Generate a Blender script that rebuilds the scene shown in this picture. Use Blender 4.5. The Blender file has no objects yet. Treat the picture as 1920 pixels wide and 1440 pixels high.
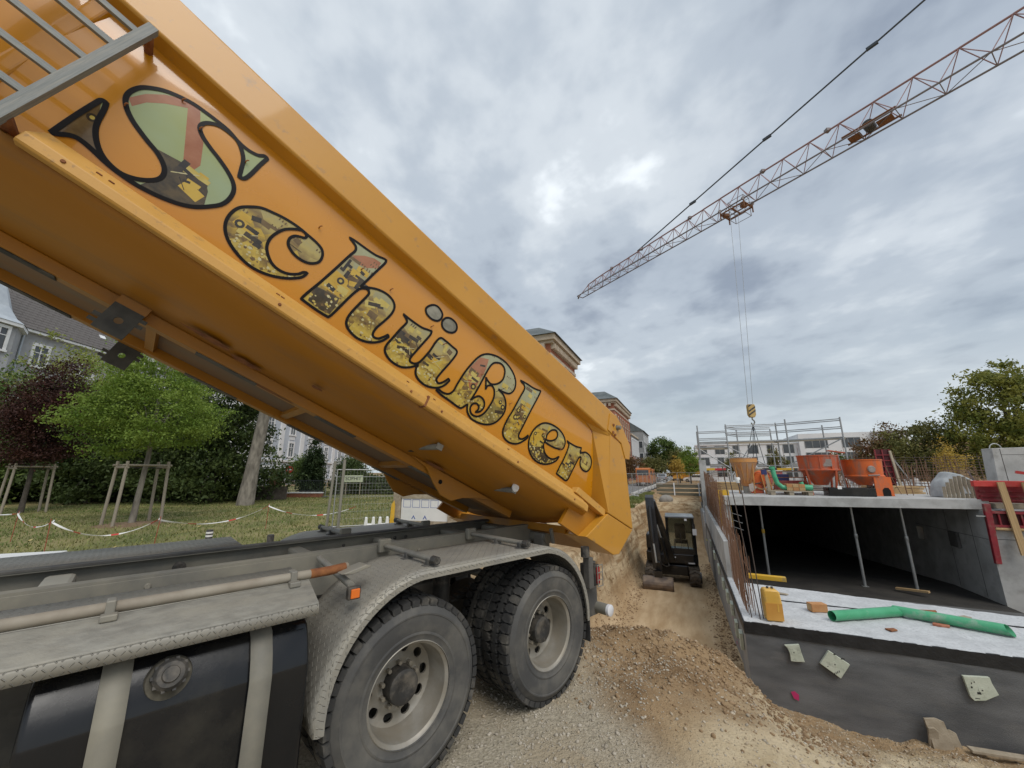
import bpy, bmesh, math, random
import numpy as np
from mathutils import Vector, Matrix, Euler
from mathutils.geometry import tessellate_polygon
R = math.radians
rng = np.random.default_rng(7)
random.seed(7)
sc = bpy.context.scene
C = sc.collection

# ------------------------------------------------------------------ camera, sky, sun, exposure
cam = bpy.data.cameras.new('camera'); camo = bpy.data.objects.new('camera', cam); C.objects.link(camo)
cam.sensor_width = 36.0; cam.lens = 36.0*721.0/1920.0
cam.clip_start = 0.05; cam.clip_end = 2000
PITCH = math.atan(165/721.0)
camo.location = (0, 0, 1.95); camo.rotation_euler = (R(90)+PITCH, 0, 0)
sc.camera = camo

SUN_EL, SUN_AZ = R(52), R(150)          # azimuth clockwise from +Y: behind the camera, to its right
w = bpy.data.worlds.new('World'); sc.world = w; w.use_nodes = True
nt = w.node_tree; nt.nodes.clear()
def N(t, **kw):
    n = nt.nodes.new(t)
    for k, v in kw.items(): setattr(n, k, v)
    return n
out = N('ShaderNodeOutputWorld'); bg = N('ShaderNodeBackground'); bg.inputs[1].default_value = 1.0
sky = N('ShaderNodeTexSky', sky_type='NISHITA'); sky.sun_disc = False
sky.sun_elevation = SUN_EL; sky.sun_rotation = SUN_AZ; sky.air_density = 1.2; sky.dust_density = 2.0
dim = N('ShaderNodeVectorMath', operation='SCALE'); dim.inputs['Scale'].default_value = 0.075
nt.links.new(sky.outputs[0], dim.inputs[0])
tc = N('ShaderNodeTexCoord'); sep = N('ShaderNodeSeparateXYZ'); nt.links.new(tc.outputs['Generated'], sep.inputs[0])
def M(op, a, b=None):
    n = N('ShaderNodeMath', operation=op)
    for i, x in enumerate((a, b)):
        if x is None: continue
        if isinstance(x, (int, float)): n.inputs[i].default_value = x
        else: nt.links.new(x, n.inputs[i])
    return n.outputs[0]
zz = M('ADD', M('MAXIMUM', sep.outputs[2], 0.0), 0.16)
comb = N('ShaderNodeCombineXYZ')
nt.links.new(M('DIVIDE', sep.outputs[0], zz), comb.inputs[0]); nt.links.new(M('DIVIDE', sep.outputs[1], zz), comb.inputs[1])
def noise(scale, detail, rough, dist=0.0, off=(0,0,0), sca=(1,1,1)):
    mp = N('ShaderNodeMapping'); nt.links.new(comb.outputs[0], mp.inputs[0])
    mp.inputs['Location'].default_value = off; mp.inputs['Scale'].default_value = sca; mp.inputs['Rotation'].default_value = (0,0,R(35))
    n = N('ShaderNodeTexNoise'); n.inputs['Scale'].default_value = scale; n.inputs['Detail'].default_value = detail
    n.inputs['Roughness'].default_value = rough; n.inputs['Distortion'].default_value = dist
    nt.links.new(mp.outputs[0], n.inputs['Vector']); return n.outputs[0]
big = noise(0.8, 3.0, 0.5, 0.2, (3.1, 1.7, 0), (1, .85, 1))
med = noise(2.6, 4.0, 0.5, 0.15, (0.3, 5.2, 0), (1, .85, 1))
fin = noise(7.5, 4.0, 0.55, 0.1, (4.3, 2.2, 0), (1, .9, 1))
mixv = M('ADD', M('ADD', M('MULTIPLY', big, 0.46), M('MULTIPLY', med, 0.38)), M('MULTIPLY', fin, 0.16))
ramp = N('ShaderNodeValToRGB'); nt.links.new(mixv, ramp.inputs[0])
cr = ramp.color_ramp; cr.interpolation = 'EASE'
cr.elements[0].position = 0.38; cr.elements[0].color = (0.27, 0.315, 0.385, 1)
cr.elements[1].position = 0.63; cr.elements[1].color = (0.80, 0.85, 0.89, 1)
e = cr.elements.new(0.49); e.color = (0.43, 0.485, 0.55, 1)
e = cr.elements.new(0.57); e.color = (0.57, 0.62, 0.67, 1)
# the haze layer under an overcast: the sky evens out and pales towards the horizon, all round
hz = N('ShaderNodeMapRange'); nt.links.new(sep.outputs[2], hz.inputs[0]); hz.inputs[1].default_value = 0.0; hz.inputs[2].default_value = 0.38
hz.inputs[3].default_value = 0.85; hz.inputs[4].default_value = 0.0
mx = N('ShaderNodeMix', data_type='RGBA'); nt.links.new(hz.outputs[0], mx.inputs[0]); nt.links.new(ramp.outputs[0], mx.inputs[6]); mx.inputs[7].default_value = (0.50, 0.555, 0.59, 1)
# thin places in the cloud deck let some of the clear sky through
thin = N('ShaderNodeMapRange'); nt.links.new(noise(0.55, 2.0, 0.5, 0, (9.0, 2.0, 0)), thin.inputs[0])
thin.inputs[1].default_value = 0.45; thin.inputs[2].default_value = 0.75; thin.inputs[3].default_value = 0.05; thin.inputs[4].default_value = 0.45
mx2 = N('ShaderNodeMix', data_type='RGBA'); nt.links.new(thin.outputs[0], mx2.inputs[0]); nt.links.new(mx.outputs[2], mx2.inputs[6]); nt.links.new(dim.outputs[0], mx2.inputs[7])
nt.links.new(mx2.outputs[2], bg.inputs[0]); nt.links.new(bg.outputs[0], out.inputs[0])

sl = bpy.data.lights.new('sun', 'SUN'); slo = bpy.data.objects.new('sun', sl); C.objects.link(slo)
sl.energy = 1.5; sl.angle = R(35); sl.color = (1.0, 0.96, 0.9)
slo.rotation_euler = Vector((math.sin(SUN_AZ)*math.cos(SUN_EL), math.cos(SUN_AZ)*math.cos(SUN_EL), math.sin(SUN_EL))).to_track_quat('Z', 'Y').to_euler()
sc.view_settings.view_transform = 'Standard'; sc.view_settings.look = 'None'
sc.view_settings.exposure = 0.32; sc.view_settings.gamma = 1.0; sc.view_settings.use_curve_mapping = False
sc.cycles.max_bounces = 8; sc.cycles.transparent_max_bounces = 12; sc.cycles.use_denoising = True

# ------------------------------------------------------------------ frames of reference (metres)
AZ = R(46.1)                                   # the truck points away to the right
TRUCK = Vector((0.349, 3.855, 0.0))            # its rear axle, outer tyre face, on the ground
BA = R(23.9)                                   # street, trench and concrete shell run this way
K = Vector((3.78, 6.95, 0.0))                  # near left corner of the shell
E1 = Vector((math.sin(BA), math.cos(BA), 0)); E2 = Vector((math.cos(BA), -math.sin(BA), 0))
def bl(a, b, z=0.0): return K + E1*a + E2*b + Vector((0, 0, z))
SITE = Matrix.Translation(K) @ Matrix.Rotation(-BA, 4, 'Z')      # local x = b (right), y = a (along)

# ------------------------------------------------------------------ materials
MATS = {}
def srgb(h):
    h = h.lstrip('#'); v = [int(h[i:i+2], 16)/255 for i in (0, 2, 4)]
    return tuple(((c+0.055)/1.055)**2.4 if c > 0.04045 else c/12.92 for c in v)
def mat(name, col, col2=None, scale=6.0, rough=0.6, metal=0.0, bump=0.0, bscale=40.0, coat=0.0, dirt=None, dscale=3.0, damt=0.5, spec=0.5, detail=5.0, stretch=(1,1,1), lo=0.35, hi=0.65, coords='Object', dlo=None, rvar=0.0):
    if name in MATS: return MATS[name]
    m = bpy.data.materials.new(name); m.use_nodes = True; t = m.node_tree; nd = t.nodes; b = nd['Principled BSDF']
    b.inputs['Roughness'].default_value = rough; b.inputs['Metallic'].default_value = metal
    b.inputs['Specular IOR Level'].default_value = spec
    if coat: b.inputs['Coat Weight'].default_value = coat; b.inputs['Coat Roughness'].default_value = 0.05
    tcn = nd.new('ShaderNodeTexCoord'); mp = nd.new('ShaderNodeMapping'); t.links.new(tcn.outputs[coords], mp.inputs[0]); mp.inputs['Scale'].default_value = stretch
    def nz(s, d, r=0.55):
        n = nd.new('ShaderNodeTexNoise'); n.inputs['Scale'].default_value = s; n.inputs['Detail'].default_value = d; n.inputs['Roughness'].default_value = r
        t.links.new(mp.outputs[0], n.inputs['Vector']); return n.outputs[0]
    def mr(x, a, c, lo=0.0, hi=1.0):
        n = nd.new('ShaderNodeMapRange'); t.links.new(x, n.inputs[0]); n.inputs[1].default_value = a; n.inputs[2].default_value = c; n.inputs[3].default_value = lo; n.inputs[4].default_value = hi
        return n.outputs[0]
    def mix(f, a, c):
        n = nd.new('ShaderNodeMix'); n.data_type = 'RGBA'; t.links.new(f, n.inputs[0])
        for i, x in ((6, a), (7, c)):
            if isinstance(x, tuple): n.inputs[i].default_value = (*x[:3], 1)
            else: t.links.new(x, n.inputs[i])
        return n.outputs[2]
    c = tuple(col)
    b.inputs['Base Color'].default_value = (*c, 1)
    if col2 is not None: c = mix(mr(nz(scale, detail), lo, hi), c, tuple(col2))
    if dirt is not None:
        c = mix(mr(nz(dscale, 8.0, 0.65), dlo if dlo is not None else 0.62-0.35*damt, 0.72, 0, 1), c, tuple(dirt))
    if not isinstance(c, tuple): t.links.new(c, b.inputs['Base Color'])
    if rvar: t.links.new(mr(nz(scale*1.7, 6.0), 0.3, 0.7, max(0.02, rough-rvar), min(1, rough+rvar)), b.inputs['Roughness'])
    if bump:
        bn = nd.new('ShaderNodeBump'); bn.inputs['Strength'].default_value = bump; bn.inputs['Distance'].default_value = 0.02
        t.links.new(nz(bscale, 6.0, 0.6), bn.inputs['Height']); t.links.new(bn.outputs[0], b.inputs['Normal'])
    MATS[name] = m; return m

# ------------------------------------------------------------------ mesh helpers
class MB:
    def __init__(s): s.v = []; s.f = []; s.uv = None
    def add(s, vs, fs):
        o = len(s.v); s.v += [tuple(v) for v in vs]; s.f += [tuple(i+o for i in f) for f in fs]; return s
    def box(s, x0, x1, y0, y1, z0, z1, m=None):
        vs = [Vector((x, y, z)) for z in (z0, z1) for y in (y0, y1) for x in (x0, x1)]
        if m is not None: vs = [m @ v for v in vs]
        return s.add(vs, [(0,2,3,1), (4,5,7,6), (0,1,5,4), (2,6,7,3), (0,4,6,2), (1,3,7,5)])
    def cbox(s, c, sx, sy, sz, m=None):
        mm = Matrix.Translation(c) @ (m if m is not None else Matrix())
        return s.box(-sx/2, sx/2, -sy/2, sy/2, -sz/2, sz/2, mm)
    def tube(s, p0, p1, r0, r1=None, n=10, caps=True):
        p0, p1 = Vector(p0), Vector(p1); r1 = r0 if r1 is None else r1
        q = (p1-p0).to_track_quat('Z', 'Y').to_matrix()
        vs = []
        for p, r in ((p0, r0), (p1, r1)):
            for i in range(n):
                a = 2*math.pi*i/n; vs.append(p + q @ Vector((r*math.cos(a), r*math.sin(a), 0)))
        fs = [(i, (i+1) % n, n+(i+1) % n, n+i) for i in range(n)]
        if caps: fs += [tuple(range(n-1, -1, -1)), tuple(range(n, 2*n))]
        return s.add(vs, fs)
    def path(s, pts, r, n=8, taper=None):
        pts = [Vector(p) for p in pts]; vs = []; fs = []
        up = None
        for i, p in enumerate(pts):
            d = (pts[min(i+1, len(pts)-1)]-pts[max(i-1, 0)]).normalized()
            if up is None: up = d.orthogonal().normalized()
            x = (up - d*up.dot(d)).normalized(); y = d.cross(x); up = x
            rr = r if taper is None else taper[i]
            for k in range(n):
                a = 2*math.pi*k/n; vs.append(p + x*rr*math.cos(a) + y*rr*math.sin(a))
        for i in range(len(pts)-1):
            for k in range(n): fs.append((i*n+k, i*n+(k+1) % n, (i+1)*n+(k+1) % n, (i+1)*n+k))
        fs += [tuple(range(n-1, -1, -1)), tuple(range((len(pts)-1)*n, len(pts)*n))]
        return s.add(vs, fs)
    def lathe(s, prof, n=32, c=(0,0,0), axis='Y', close=False):
        # prof: (radius, position along the axis)
        c = Vector(c); vs = []; m = len(prof)
        for i in range(n):
            a = 2*math.pi*i/n; ca, sa = math.cos(a), math.sin(a)
            for r, h in prof:
                v = {'Y': (r*ca, h, r*sa), 'Z': (r*ca, r*sa, h), 'X': (h, r*ca, r*sa)}[axis]; vs.append(c+Vector(v))
        fs = []
        for i in range(n):
            j = (i+1) % n
            for k in range(m if close else m-1):
                l = (k+1) % m
                f = (i*m+k, j*m+k, j*m+l, i*m+l)
                fs.append(f[::-1] if axis == 'Y' else f)
        return s.add(vs, fs)
    def prism(s, poly, h0, h1, fn):
        # poly: 2-D points; fn(x, y, h) gives the 3-D point
        n = len(poly)
        vs = [fn(x, y, h0) for x, y in poly] + [fn(x, y, h1) for x, y in poly]
        fs = [(i, (i+1) % n, n+(i+1) % n, n+i) for i in range(n)] + [tuple(range(n-1, -1, -1)), tuple(range(n, 2*n))]
        return s.add(vs, fs)
    def quad(s, *p): return s.add(p, [tuple(range(len(p)))])
    def build(s, name, m, parent=None, smooth=False, bevel=0.0, mw=None, seg=2, angle=35, weld=False):
        me = bpy.data.meshes.new(name); me.from_pydata(s.v, [], s.f); me.update()
        bm = bmesh.new(); bm.from_mesh(me)
        if weld: bmesh.ops.remove_doubles(bm, verts=bm.verts, dist=1e-5)
        bmesh.ops.recalc_face_normals(bm, faces=bm.faces); bm.to_mesh(me); bm.free()
        o = link(name, me, parent, m)
        if mw is not None: o.matrix_world = mw
        if smooth:
            me.polygons.foreach_set('use_smooth', [True]*len(me.polygons)); me.set_sharp_from_angle(angle=R(angle))
        if bevel:
            bv = o.modifiers.new('bevel', 'BEVEL'); bv.width = bevel; bv.segments = seg; bv.limit_method = 'ANGLE'; bv.angle_limit = R(35)
            bv.harden_normals = False
        return o
def link(name, me, parent, m):
    o = bpy.data.objects.new(name, me); C.objects.link(o)
    if m is not None:
        if isinstance(m, str): m = MATS[m]
        if not me.materials: me.materials.append(m)
    if parent is not None: o.parent = parent
    return o
def thing(name, label, cat, loc=(0,0,0), rz=0.0, group=None, kind=None):
    o = bpy.data.objects.new(name, None); C.objects.link(o); o.location = loc; o.rotation_euler = (0, 0, rz)
    o.empty_display_size = 0.1
    return tag(o, label, cat, group, kind)
def tag(o, label, cat=None, group=None, kind=None):
    o['label'] = label
    if cat: o['category'] = cat
    if group: o['group'] = group
    if kind: o['kind'] = kind
    return o
UNIT = {}
def unit_cyl(m, n):
    key = (m.name, n)
    if key not in UNIT:
        b = MB().tube((0,0,0), (0,0,1), 1.0, n=n); me = bpy.data.meshes.new('bar'); me.from_pydata(b.v, [], b.f); me.update(); me.materials.append(m)
        me.polygons.foreach_set('use_smooth', [len(p.vertices) == 4 for p in me.polygons]); UNIT[key] = me
    return UNIT[key]
def unit_box(m):
    key = (m.name, 'box')
    if key not in UNIT:
        b = MB().box(-.5, .5, -.5, .5, -.5, .5); me = bpy.data.meshes.new('block'); me.from_pydata(b.v, [], b.f); me.update(); me.materials.append(m); UNIT[key] = me
    return UNIT[key]
def bar(parent, name, p0, p1, r, m, n=8):
    if isinstance(m, str): m = MATS[m]
    p0, p1 = Vector(p0), Vector(p1); d = p1-p0
    o = bpy.data.objects.new(name, unit_cyl(m, n)); C.objects.link(o); o.parent = parent
    o.matrix_local = Matrix.Translation(p0) @ d.to_track_quat('Z', 'Y').to_matrix().to_4x4() @ Matrix.Diagonal((r, r, d.length, 1))
    return o
def beam(parent, name, p0, p1, a, b, m, up=(0,0,1)):
    # square timber or steel from p0 to p1, a wide, b deep
    if isinstance(m, str): m = MATS[m]
    p0, p1 = Vector(p0), Vector(p1); d = (p1-p0); L = d.length; d.normalize(); u = Vector(up)
    x = d.cross(u)
    x = x.normalized() if x.length > 1e-4 else d.orthogonal().normalized()
    y = x.cross(d)
    rot = Matrix((x, y, d)).transposed().to_4x4()
    o = bpy.data.objects.new(name, unit_box(m)); C.objects.link(o); o.parent = parent
    o.matrix_local = Matrix.Translation((p0+p1)/2) @ rot @ Matrix.Diagonal((a, b, L, 1))
    return o
def block(parent, name, c, s, m, rot=None):
    if isinstance(m, str): m = MATS[m]
    o = bpy.data.objects.new(name, unit_box(m)); C.objects.link(o); o.parent = parent
    o.matrix_local = Matrix.Translation(c) @ (rot if rot is not None else Matrix()) @ Matrix.Diagonal((s[0], s[1], s[2], 1))
    return o
def npmesh(name, V, F, m, parent=None, smooth=False):
    V = np.asarray(V, np.float32); F = np.asarray(F, np.int32); k = F.shape[1]
    me = bpy.data.meshes.new(name); me.vertices.add(len(V)); me.vertices.foreach_set('co', V.ravel())
    me.loops.add(F.size); me.loops.foreach_set('vertex_index', F.ravel())
    me.polygons.add(len(F)); me.polygons.foreach_set('loop_start', np.arange(0, F.size, k, dtype=np.int32))
    me.update(calc_edges=True)
    if smooth: me.polygons.foreach_set('use_smooth', np.ones(len(F), bool))
    me.validate(); return link(name, me, parent, m)
# value noise for terrain and crowns
def _h(ix, iy, s):
    n = (ix*374761393 + iy*668265263 + s*1442695041) & 0xFFFFFFFF
    n = ((n ^ (n >> 13))*1274126177) & 0xFFFFFFFF
    return ((n ^ (n >> 16)) & 0xFFFF)/65535.0
def vnoise(x, y, s=0):
    x = np.asarray(x, float); y = np.asarray(y, float)
    ix = np.floor(x).astype(np.int64); iy = np.floor(y).astype(np.int64); fx = x-ix; fy = y-iy
    fx = fx*fx*(3-2*fx); fy = fy*fy*(3-2*fy)
    a = _h(ix, iy, s); b = _h(ix+1, iy, s); c = _h(ix, iy+1, s); d = _h(ix+1, iy+1, s)
    return (a*(1-fx)+b*fx)*(1-fy)+(c*(1-fx)+d*fx)*fy
def fbm(x, y, o=4, s=0, g=0.5):
    t = 0.0; amp = 1.0; tot = 0.0
    for i in range(o):
        t = t+amp*(vnoise(x*2**i, y*2**i, s+i)-0.5); tot += amp; amp *= g
    return t/tot*2
def sstep(a, b, x):
    t = np.clip((np.asarray(x, float)-a)/(b-a), 0, 1); return t*t*(3-2*t)
# ------------------------------------------------------------------ the ground
def ground_h(a, b, fine=True):
    a = np.asarray(a, float); b = np.asarray(b, float)
    zf = np.interp(a, [-9,-3.3,-2.6,-1.6,-.6,.6,3,9,20,22.6,23.5,24.6,27,40], [0,0,-.10,-.75,-1.15,-1.38,-1.7,-2.14,-2.6,-2.62,-.9,-.35,-.1,0])
    zr = np.interp(a, [-9,-6.2,-4.6,-3.5,-2.5,-1.3,0,1], [0,-.03,-.22,-.52,-.92,-1.32,-1.62,-1.7])
    mb = sstep(-1.3, 1.0, b)
    z = np.where(a < 1.0, zf*(1-mb)+zr*mb, zf)
    wob = 0.45*fbm(a*0.35, b*0+3.3, 3, 11)
    t = sstep(-2.55, -3.55, b+wob)
    z = z*(1-t)
    dig = sstep(-3.6, -2.6, a)*(1-sstep(26.5, 28, a))*(1-sstep(-4.6, -5.6, b))
    # spoil heaped where the truck tips
    heap = 0.24*np.exp(-((a+2.75+0.35*np.sin(b*2.1))/0.50)**2)*sstep(-3.4, -2.2, b)*(1-sstep(-.6, .9, b))
    heap += 0.16*np.exp(-((a+1.9)/.55)**2-((b+.1)/.7)**2) + 0.10*np.exp(-((a+3.7)/.6)**2-((b+.4)/.9)**2)
    z = z+heap
    if fine:
        amp = sstep(-4.3, -3.3, a)*(1-sstep(27, 30, a))*(1-sstep(-5, -6, b))
        lumpy = np.maximum(np.exp(-((a+2.4)/1.7)**2), .75*sstep(-.6, .4, b)*(a < .2))
        z = z+amp*(0.08*fbm(a*1.6, b*1.6, 4, 3)*(0.35+lumpy)+0.085*lumpy*fbm(a*4.2, b*4.2, 5, 5, 0.6))
        slope = t*(1-t)*4*sstep(-.5, 1, a)
        z = z+slope*(0.34*fbm(a*0.9+z*.6, b*1.2, 4, 21)+0.16*fbm(a*4+b*3, b*1.8, 4, 25))
        bk = np.exp(-((a-23.6)/1.2)**2)*(b < 0.5)*(b > -4)
        z = z+bk*0.35*fbm(a*2, b*1.6, 4, 31)
        z = z+(1-amp)*0.012*fbm(a*0.8, b*0.8, 3, 8)
    inside = (a > 0.12) & (b > 0.12) & (a < 31.9) & (b < 19.9)
    return np.where(inside, -3.4, z)
def axis(segs):
    v = []
    for a, b, st in segs: v += list(np.arange(a, b-1e-6, st))
    return np.array(v+[segs[-1][1]])
A = axis([(-400,-60,40), (-60,-14,4), (-14,-6.5,.4), (-6.5,-5,.07), (-5,0.6,.034), (.6,4,.06), (4,12,.12), (12,28,.16), (28,40,1.0), (40,120,8), (120,900,60)])
Bx = axis([(-700,-100,50), (-100,-20,8), (-20,-7,1.0), (-7,-4.9,.18), (-4.9,-2.2,.06), (-2.2,2.6,.034), (2.6,4.6,.1), (4.6,20,.8), (20,100,8), (100,900,60)])
GA, GB = np.meshgrid(A, Bx, indexing='ij')
GZ = ground_h(GA, GB)
V = np.stack([GB.ravel(), GA.ravel(), GZ.ravel()], 1)
na, nb = GA.shape
ii = np.arange((na-1)*(nb-1)); r_, c_ = ii//(nb-1), ii % (nb-1); i0 = r_*nb+c_
Fq = np.stack([i0, i0+1, i0+nb+1, i0+nb], 1)
def soil_material():
    m = bpy.data.materials.new('soil'); m.use_nodes = True; t = m.node_tree; nd = t.nodes; b = nd['Principled BSDF']; b.inputs['Roughness'].default_value = 0.95; b.inputs['Specular IOR Level'].default_value = 0.2
    L = t.links.new
    tcn = nd.new('ShaderNodeTexCoord'); P = tcn.outputs['Object']
    def nz(s, d, r=.55, vec=None, dist=0):
        n = nd.new('ShaderNodeTexNoise'); n.inputs['Scale'].default_value = s; n.inputs['Detail'].default_value = d; n.inputs['Roughness'].default_value = r; n.inputs['Distortion'].default_value = dist
        L(vec or P, n.inputs['Vector']); return n.outputs[0]
    def mr(x, a, c, lo=0., hi=1.):
        n = nd.new('ShaderNodeMapRange'); L(x, n.inputs[0]); n.inputs[1].default_value = a; n.inputs[2].default_value = c; n.inputs[3].default_value = lo; n.inputs[4].default_value = hi; return n.outputs[0]
    def mix(f, a, c):
        n = nd.new('ShaderNodeMix'); n.data_type = 'RGBA'; L(f, n.inputs[0])
        for i, x in ((6, a), (7, c)):
            if isinstance(x, tuple): n.inputs[i].default_value = (*x, 1)
            else: L(x, n.inputs[i])
        return n.outputs[2]
    def mth(op, a, c):
        n = nd.new('ShaderNodeMath'); n.operation = op
        for i, x in enumerate((a, c)):
            if isinstance(x, (int, float)): n.inputs[i].default_value = x
            else: L(x, n.inputs[i])
        return n.outputs[0]
    at = nd.new('ShaderNodeAttribute'); at.attribute_name = 'zone'; sp = nd.new('ShaderNodeSeparateColor'); L(at.outputs['Color'], sp.inputs[0])
    # loam and sand of the dig
    loam = mix(mr(nz(1.3, 6), .38, .62), (.24, .155, .080), (.38, .265, .15))
    loam = mix(mr(nz(3.3, 8, .68), .52, .70), loam, (.20, .125, .062))
    pv = nd.new('ShaderNodeTexVoronoi'); pv.inputs['Scale'].default_value = 26; L(P, pv.inputs['Vector'])
    peb = mr(pv.outputs['Distance'], .0, .32, 1, 0)
    loam = mix(mth('MULTIPLY', peb, mr(nz(6, 4), .48, .62, 0, .6)), loam, (.55, .45, .32))
    # driven clay on the ramp and floor: smoother, tracked along the trench
    mp = nd.new('ShaderNodeMapping'); mp.inputs['Scale'].default_value = (2.2, .35, 1); L(P, mp.inputs[0])
    floor = mix(mr(nz(1.6, 6, .6, mp.outputs[0]), .35, .65), (.42, .285, .155), (.58, .43, .265))
    dry = mix(mr(nz(2.2, 7, .65), .36, .62), (.44, .345, .21), (.62, .52, .355))
    c = mix(at.outputs['Alpha'], loam, dry)
    c = mix(sp.outputs[1], c, floor)
    # cut bank: layers of sand that run level
    mp2 = nd.new('ShaderNodeMapping'); mp2.inputs['Scale'].default_value = (.5, .22, 3.2); L(P, mp2.inputs[0])
    bank = mix(mr(nz(1.5, 7, .65, mp2.outputs[0], .6), .40, .60), (.30, .19, .095), (.56, .44, .28))
    bank = mix(mr(nz(2.6, 8, .7), .50, .64), bank, (.20, .125, .06))
    c = mix(sp.outputs[2], c, bank)
    # grey crushed stone where the truck stands
    gv = nd.new('ShaderNodeTexVoronoi'); gv.inputs['Scale'].default_value = 55; L(P, gv.inputs['Vector'])
    gs = mix(mr(nz(45, 4), .35, .65), (.34, .295, .215), (.51, .45, .345))
    gs = mix(mr(nz(1.3, 6), .44, .62), gs, (.42, .35, .245))
    c = mix(sp.outputs[0], c, gs)
    L(c, b.inputs['Base Color'])
    bn = nd.new('ShaderNodeBump'); bn.inputs['Strength'].default_value = 1.0; bn.inputs['Distance'].default_value = .035
    hgt = mth('ADD', mth('ADD', nz(16, 8, .68), mth('MULTIPLY', peb, .28)), mth('MULTIPLY', mr(gv.outputs['Distance'], 0, .4, 1, 0), .15))
    L(hgt, bn.inputs['Height']); L(bn.outputs[0], b.inputs['Normal'])
    MATS['soil'] = m; return m
soil_material()
ground = npmesh('ground', V, Fq, MATS['soil'], None, True)
ground.matrix_world = SITE
tag(ground, 'sandy brown soil of the building site around the truck', 'ground', kind='structure')
zone = np.zeros((len(V), 4), np.float32); zone[:, 3] = 1
ga, gb, gz = GA.ravel(), GB.ravel(), GZ.ravel()
edge = 0.5*fbm(ga*1.1, gb*1.1, 4, 41)
zone[:, 0] = np.clip(1-sstep(-4.6, -3.5, ga+1.3*np.maximum(gb+1.55, -.3)+edge*1.5), 0, 1)
tt = sstep(-2.55, -3.55, gb)
zone[:, 1] = sstep(-.8, .4, ga)*(1-sstep(.05, .5, tt))*(1-sstep(22.5, 23.5, ga))
zone[:, 2] = np.maximum(sstep(.04, .35, tt)*sstep(-2, .5, ga)*(1-sstep(27, 29, ga)), sstep(23, 23.8, ga)*(1-sstep(27, 28, ga))*(gb > -5)*(gb < 1))
zone[:, 3] = np.clip(sstep(-.5, .35, gb+1.2*(-3.0-ga)*.55+edge*1.2)*(1-sstep(-.9, -.3, ga)), 0, 1)*.9
ca = ground.data.color_attributes.new('zone', 'FLOAT_COLOR', 'POINT'); ca.data.foreach_set('color', zone.ravel())

def gz_at(a, b): return float(ground_h(np.array([a]), np.array([b]))[0])
# loose stones lying on the spoil and the crushed-stone pad
ico = [Vector(v) for v in [(0,0,1), (.89,0,.45), (.28,.85,.45), (-.72,.53,.45), (-.72,-.53,.45), (.28,-.85,.45), (.72,.53,-.45), (-.28,.85,-.45), (-.89,0,-.45), (-.28,-.85,-.45), (.72,-.53,-.45), (0,0,-1)]]
icf = np.array([(0,1,2), (0,2,3), (0,3,4), (0,4,5), (0,5,1), (1,6,2), (2,7,3), (3,8,4), (4,9,5), (5,10,1), (6,7,2), (7,8,3), (8,9,4), (9,10,5), (10,6,1), (11,7,6), (11,8,7), (11,9,8), (11,10,9), (11,6,10)])
icv = np.array([tuple(v) for v in ico])
def stones(name, n, ra, rb, size, m, label, dens=None, parent=None):
    a = rng.uniform(*ra, n*3); b = rng.uniform(*rb, n*3)
    keep = np.ones(len(a), bool) if dens is None else rng.random(len(a)) < dens(a, b)
    keep &= ~((a > -.02) & (b > -.03))
    a, b = a[keep][:n], b[keep][:n]; n = len(a)
    z = ground_h(a, b)
    s = size*np.exp(rng.normal(0, .55, n)); s = np.minimum(s, size*3.2)
    sq = rng.uniform(.6, 1.25, (n, 1, 3)); sq[:, :, 2] *= .72
    V = icv[None]*sq*s[:, None, None]*rng.uniform(.82, 1.18, (n, 12, 1))
    th = rng.uniform(0, 6.28, n); co, si = np.cos(th)[:, None], np.sin(th)[:, None]
    x = V[:, :, 0]*co-V[:, :, 1]*si; y = V[:, :, 0]*si+V[:, :, 1]*co; tl = rng.normal(0, .35, (n, 1)); V[:, :, 2] += x*tl
    V = np.stack([x+b[:, None], y+a[:, None], V[:, :, 2]+(z+s*.22)[:, None]], 2).reshape(-1, 3)
    F = (icf[None]+12*np.arange(n)[:, None, None]).reshape(-1, 3)
    o = npmesh(name, V, F, m); o.matrix_world = SITE
    tag(o, label, 'gravel', kind='stuff'); return o
mat('stone_tan', (.36,.28,.185), (.50,.43,.33), scale=5, rough=.9, bump=.3, bscale=60, lo=.4, hi=.6)
mat('stone_brown', (.20,.128,.066), (.34,.235,.135), scale=6, rough=.95, bump=.4, bscale=60)
mat('stone_grey', (.30,.26,.20), (.48,.43,.35), scale=7, rough=.9, bump=.3, bscale=60)
stones('clods', 15000, (-4.2,.2), (-3.0,3.0), .0085, 'stone_brown', 'crumbled brown soil clods over the tipped spoil heap', lambda a, b: np.exp(-((a+2.5)/.8)**2)*(1.15-sstep(-.3,1.2,b))+.03)
stones('pebbles', 15000, (-4.8,.4), (-3.0,3.4), .0062, 'stone_tan', 'rounded tan pebbles mixed through the spoil heap', lambda a, b: np.exp(-((a+2.3)/1.4)**2)*.6+.55*sstep(-.6, .4, b)+.08)
stones('crushed_stone', 9000, (-6.2,-3.0), (-2.6,.6), .0055, 'stone_grey', 'fine grey crushed stone strewn beside the truck wheels', lambda a, b: .15+.85*(vnoise(a*1.3, b*1.3, 4) > .42))
stones('bank_rubble', 2600, (0,22), (-3.2,-2.1), .014, 'stone_brown', 'crumbs of soil along the foot of the bank', lambda a, b: np.exp(-((b+2.55)/.3)**2))
stones('wall_foot_rubble', 1500, (-.2,14), (-.62,-.02), .012, 'stone_brown', 'crumbs of soil along the foot of the grey wall', lambda a, b: np.exp(-((b+.1)/.25)**2))

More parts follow.
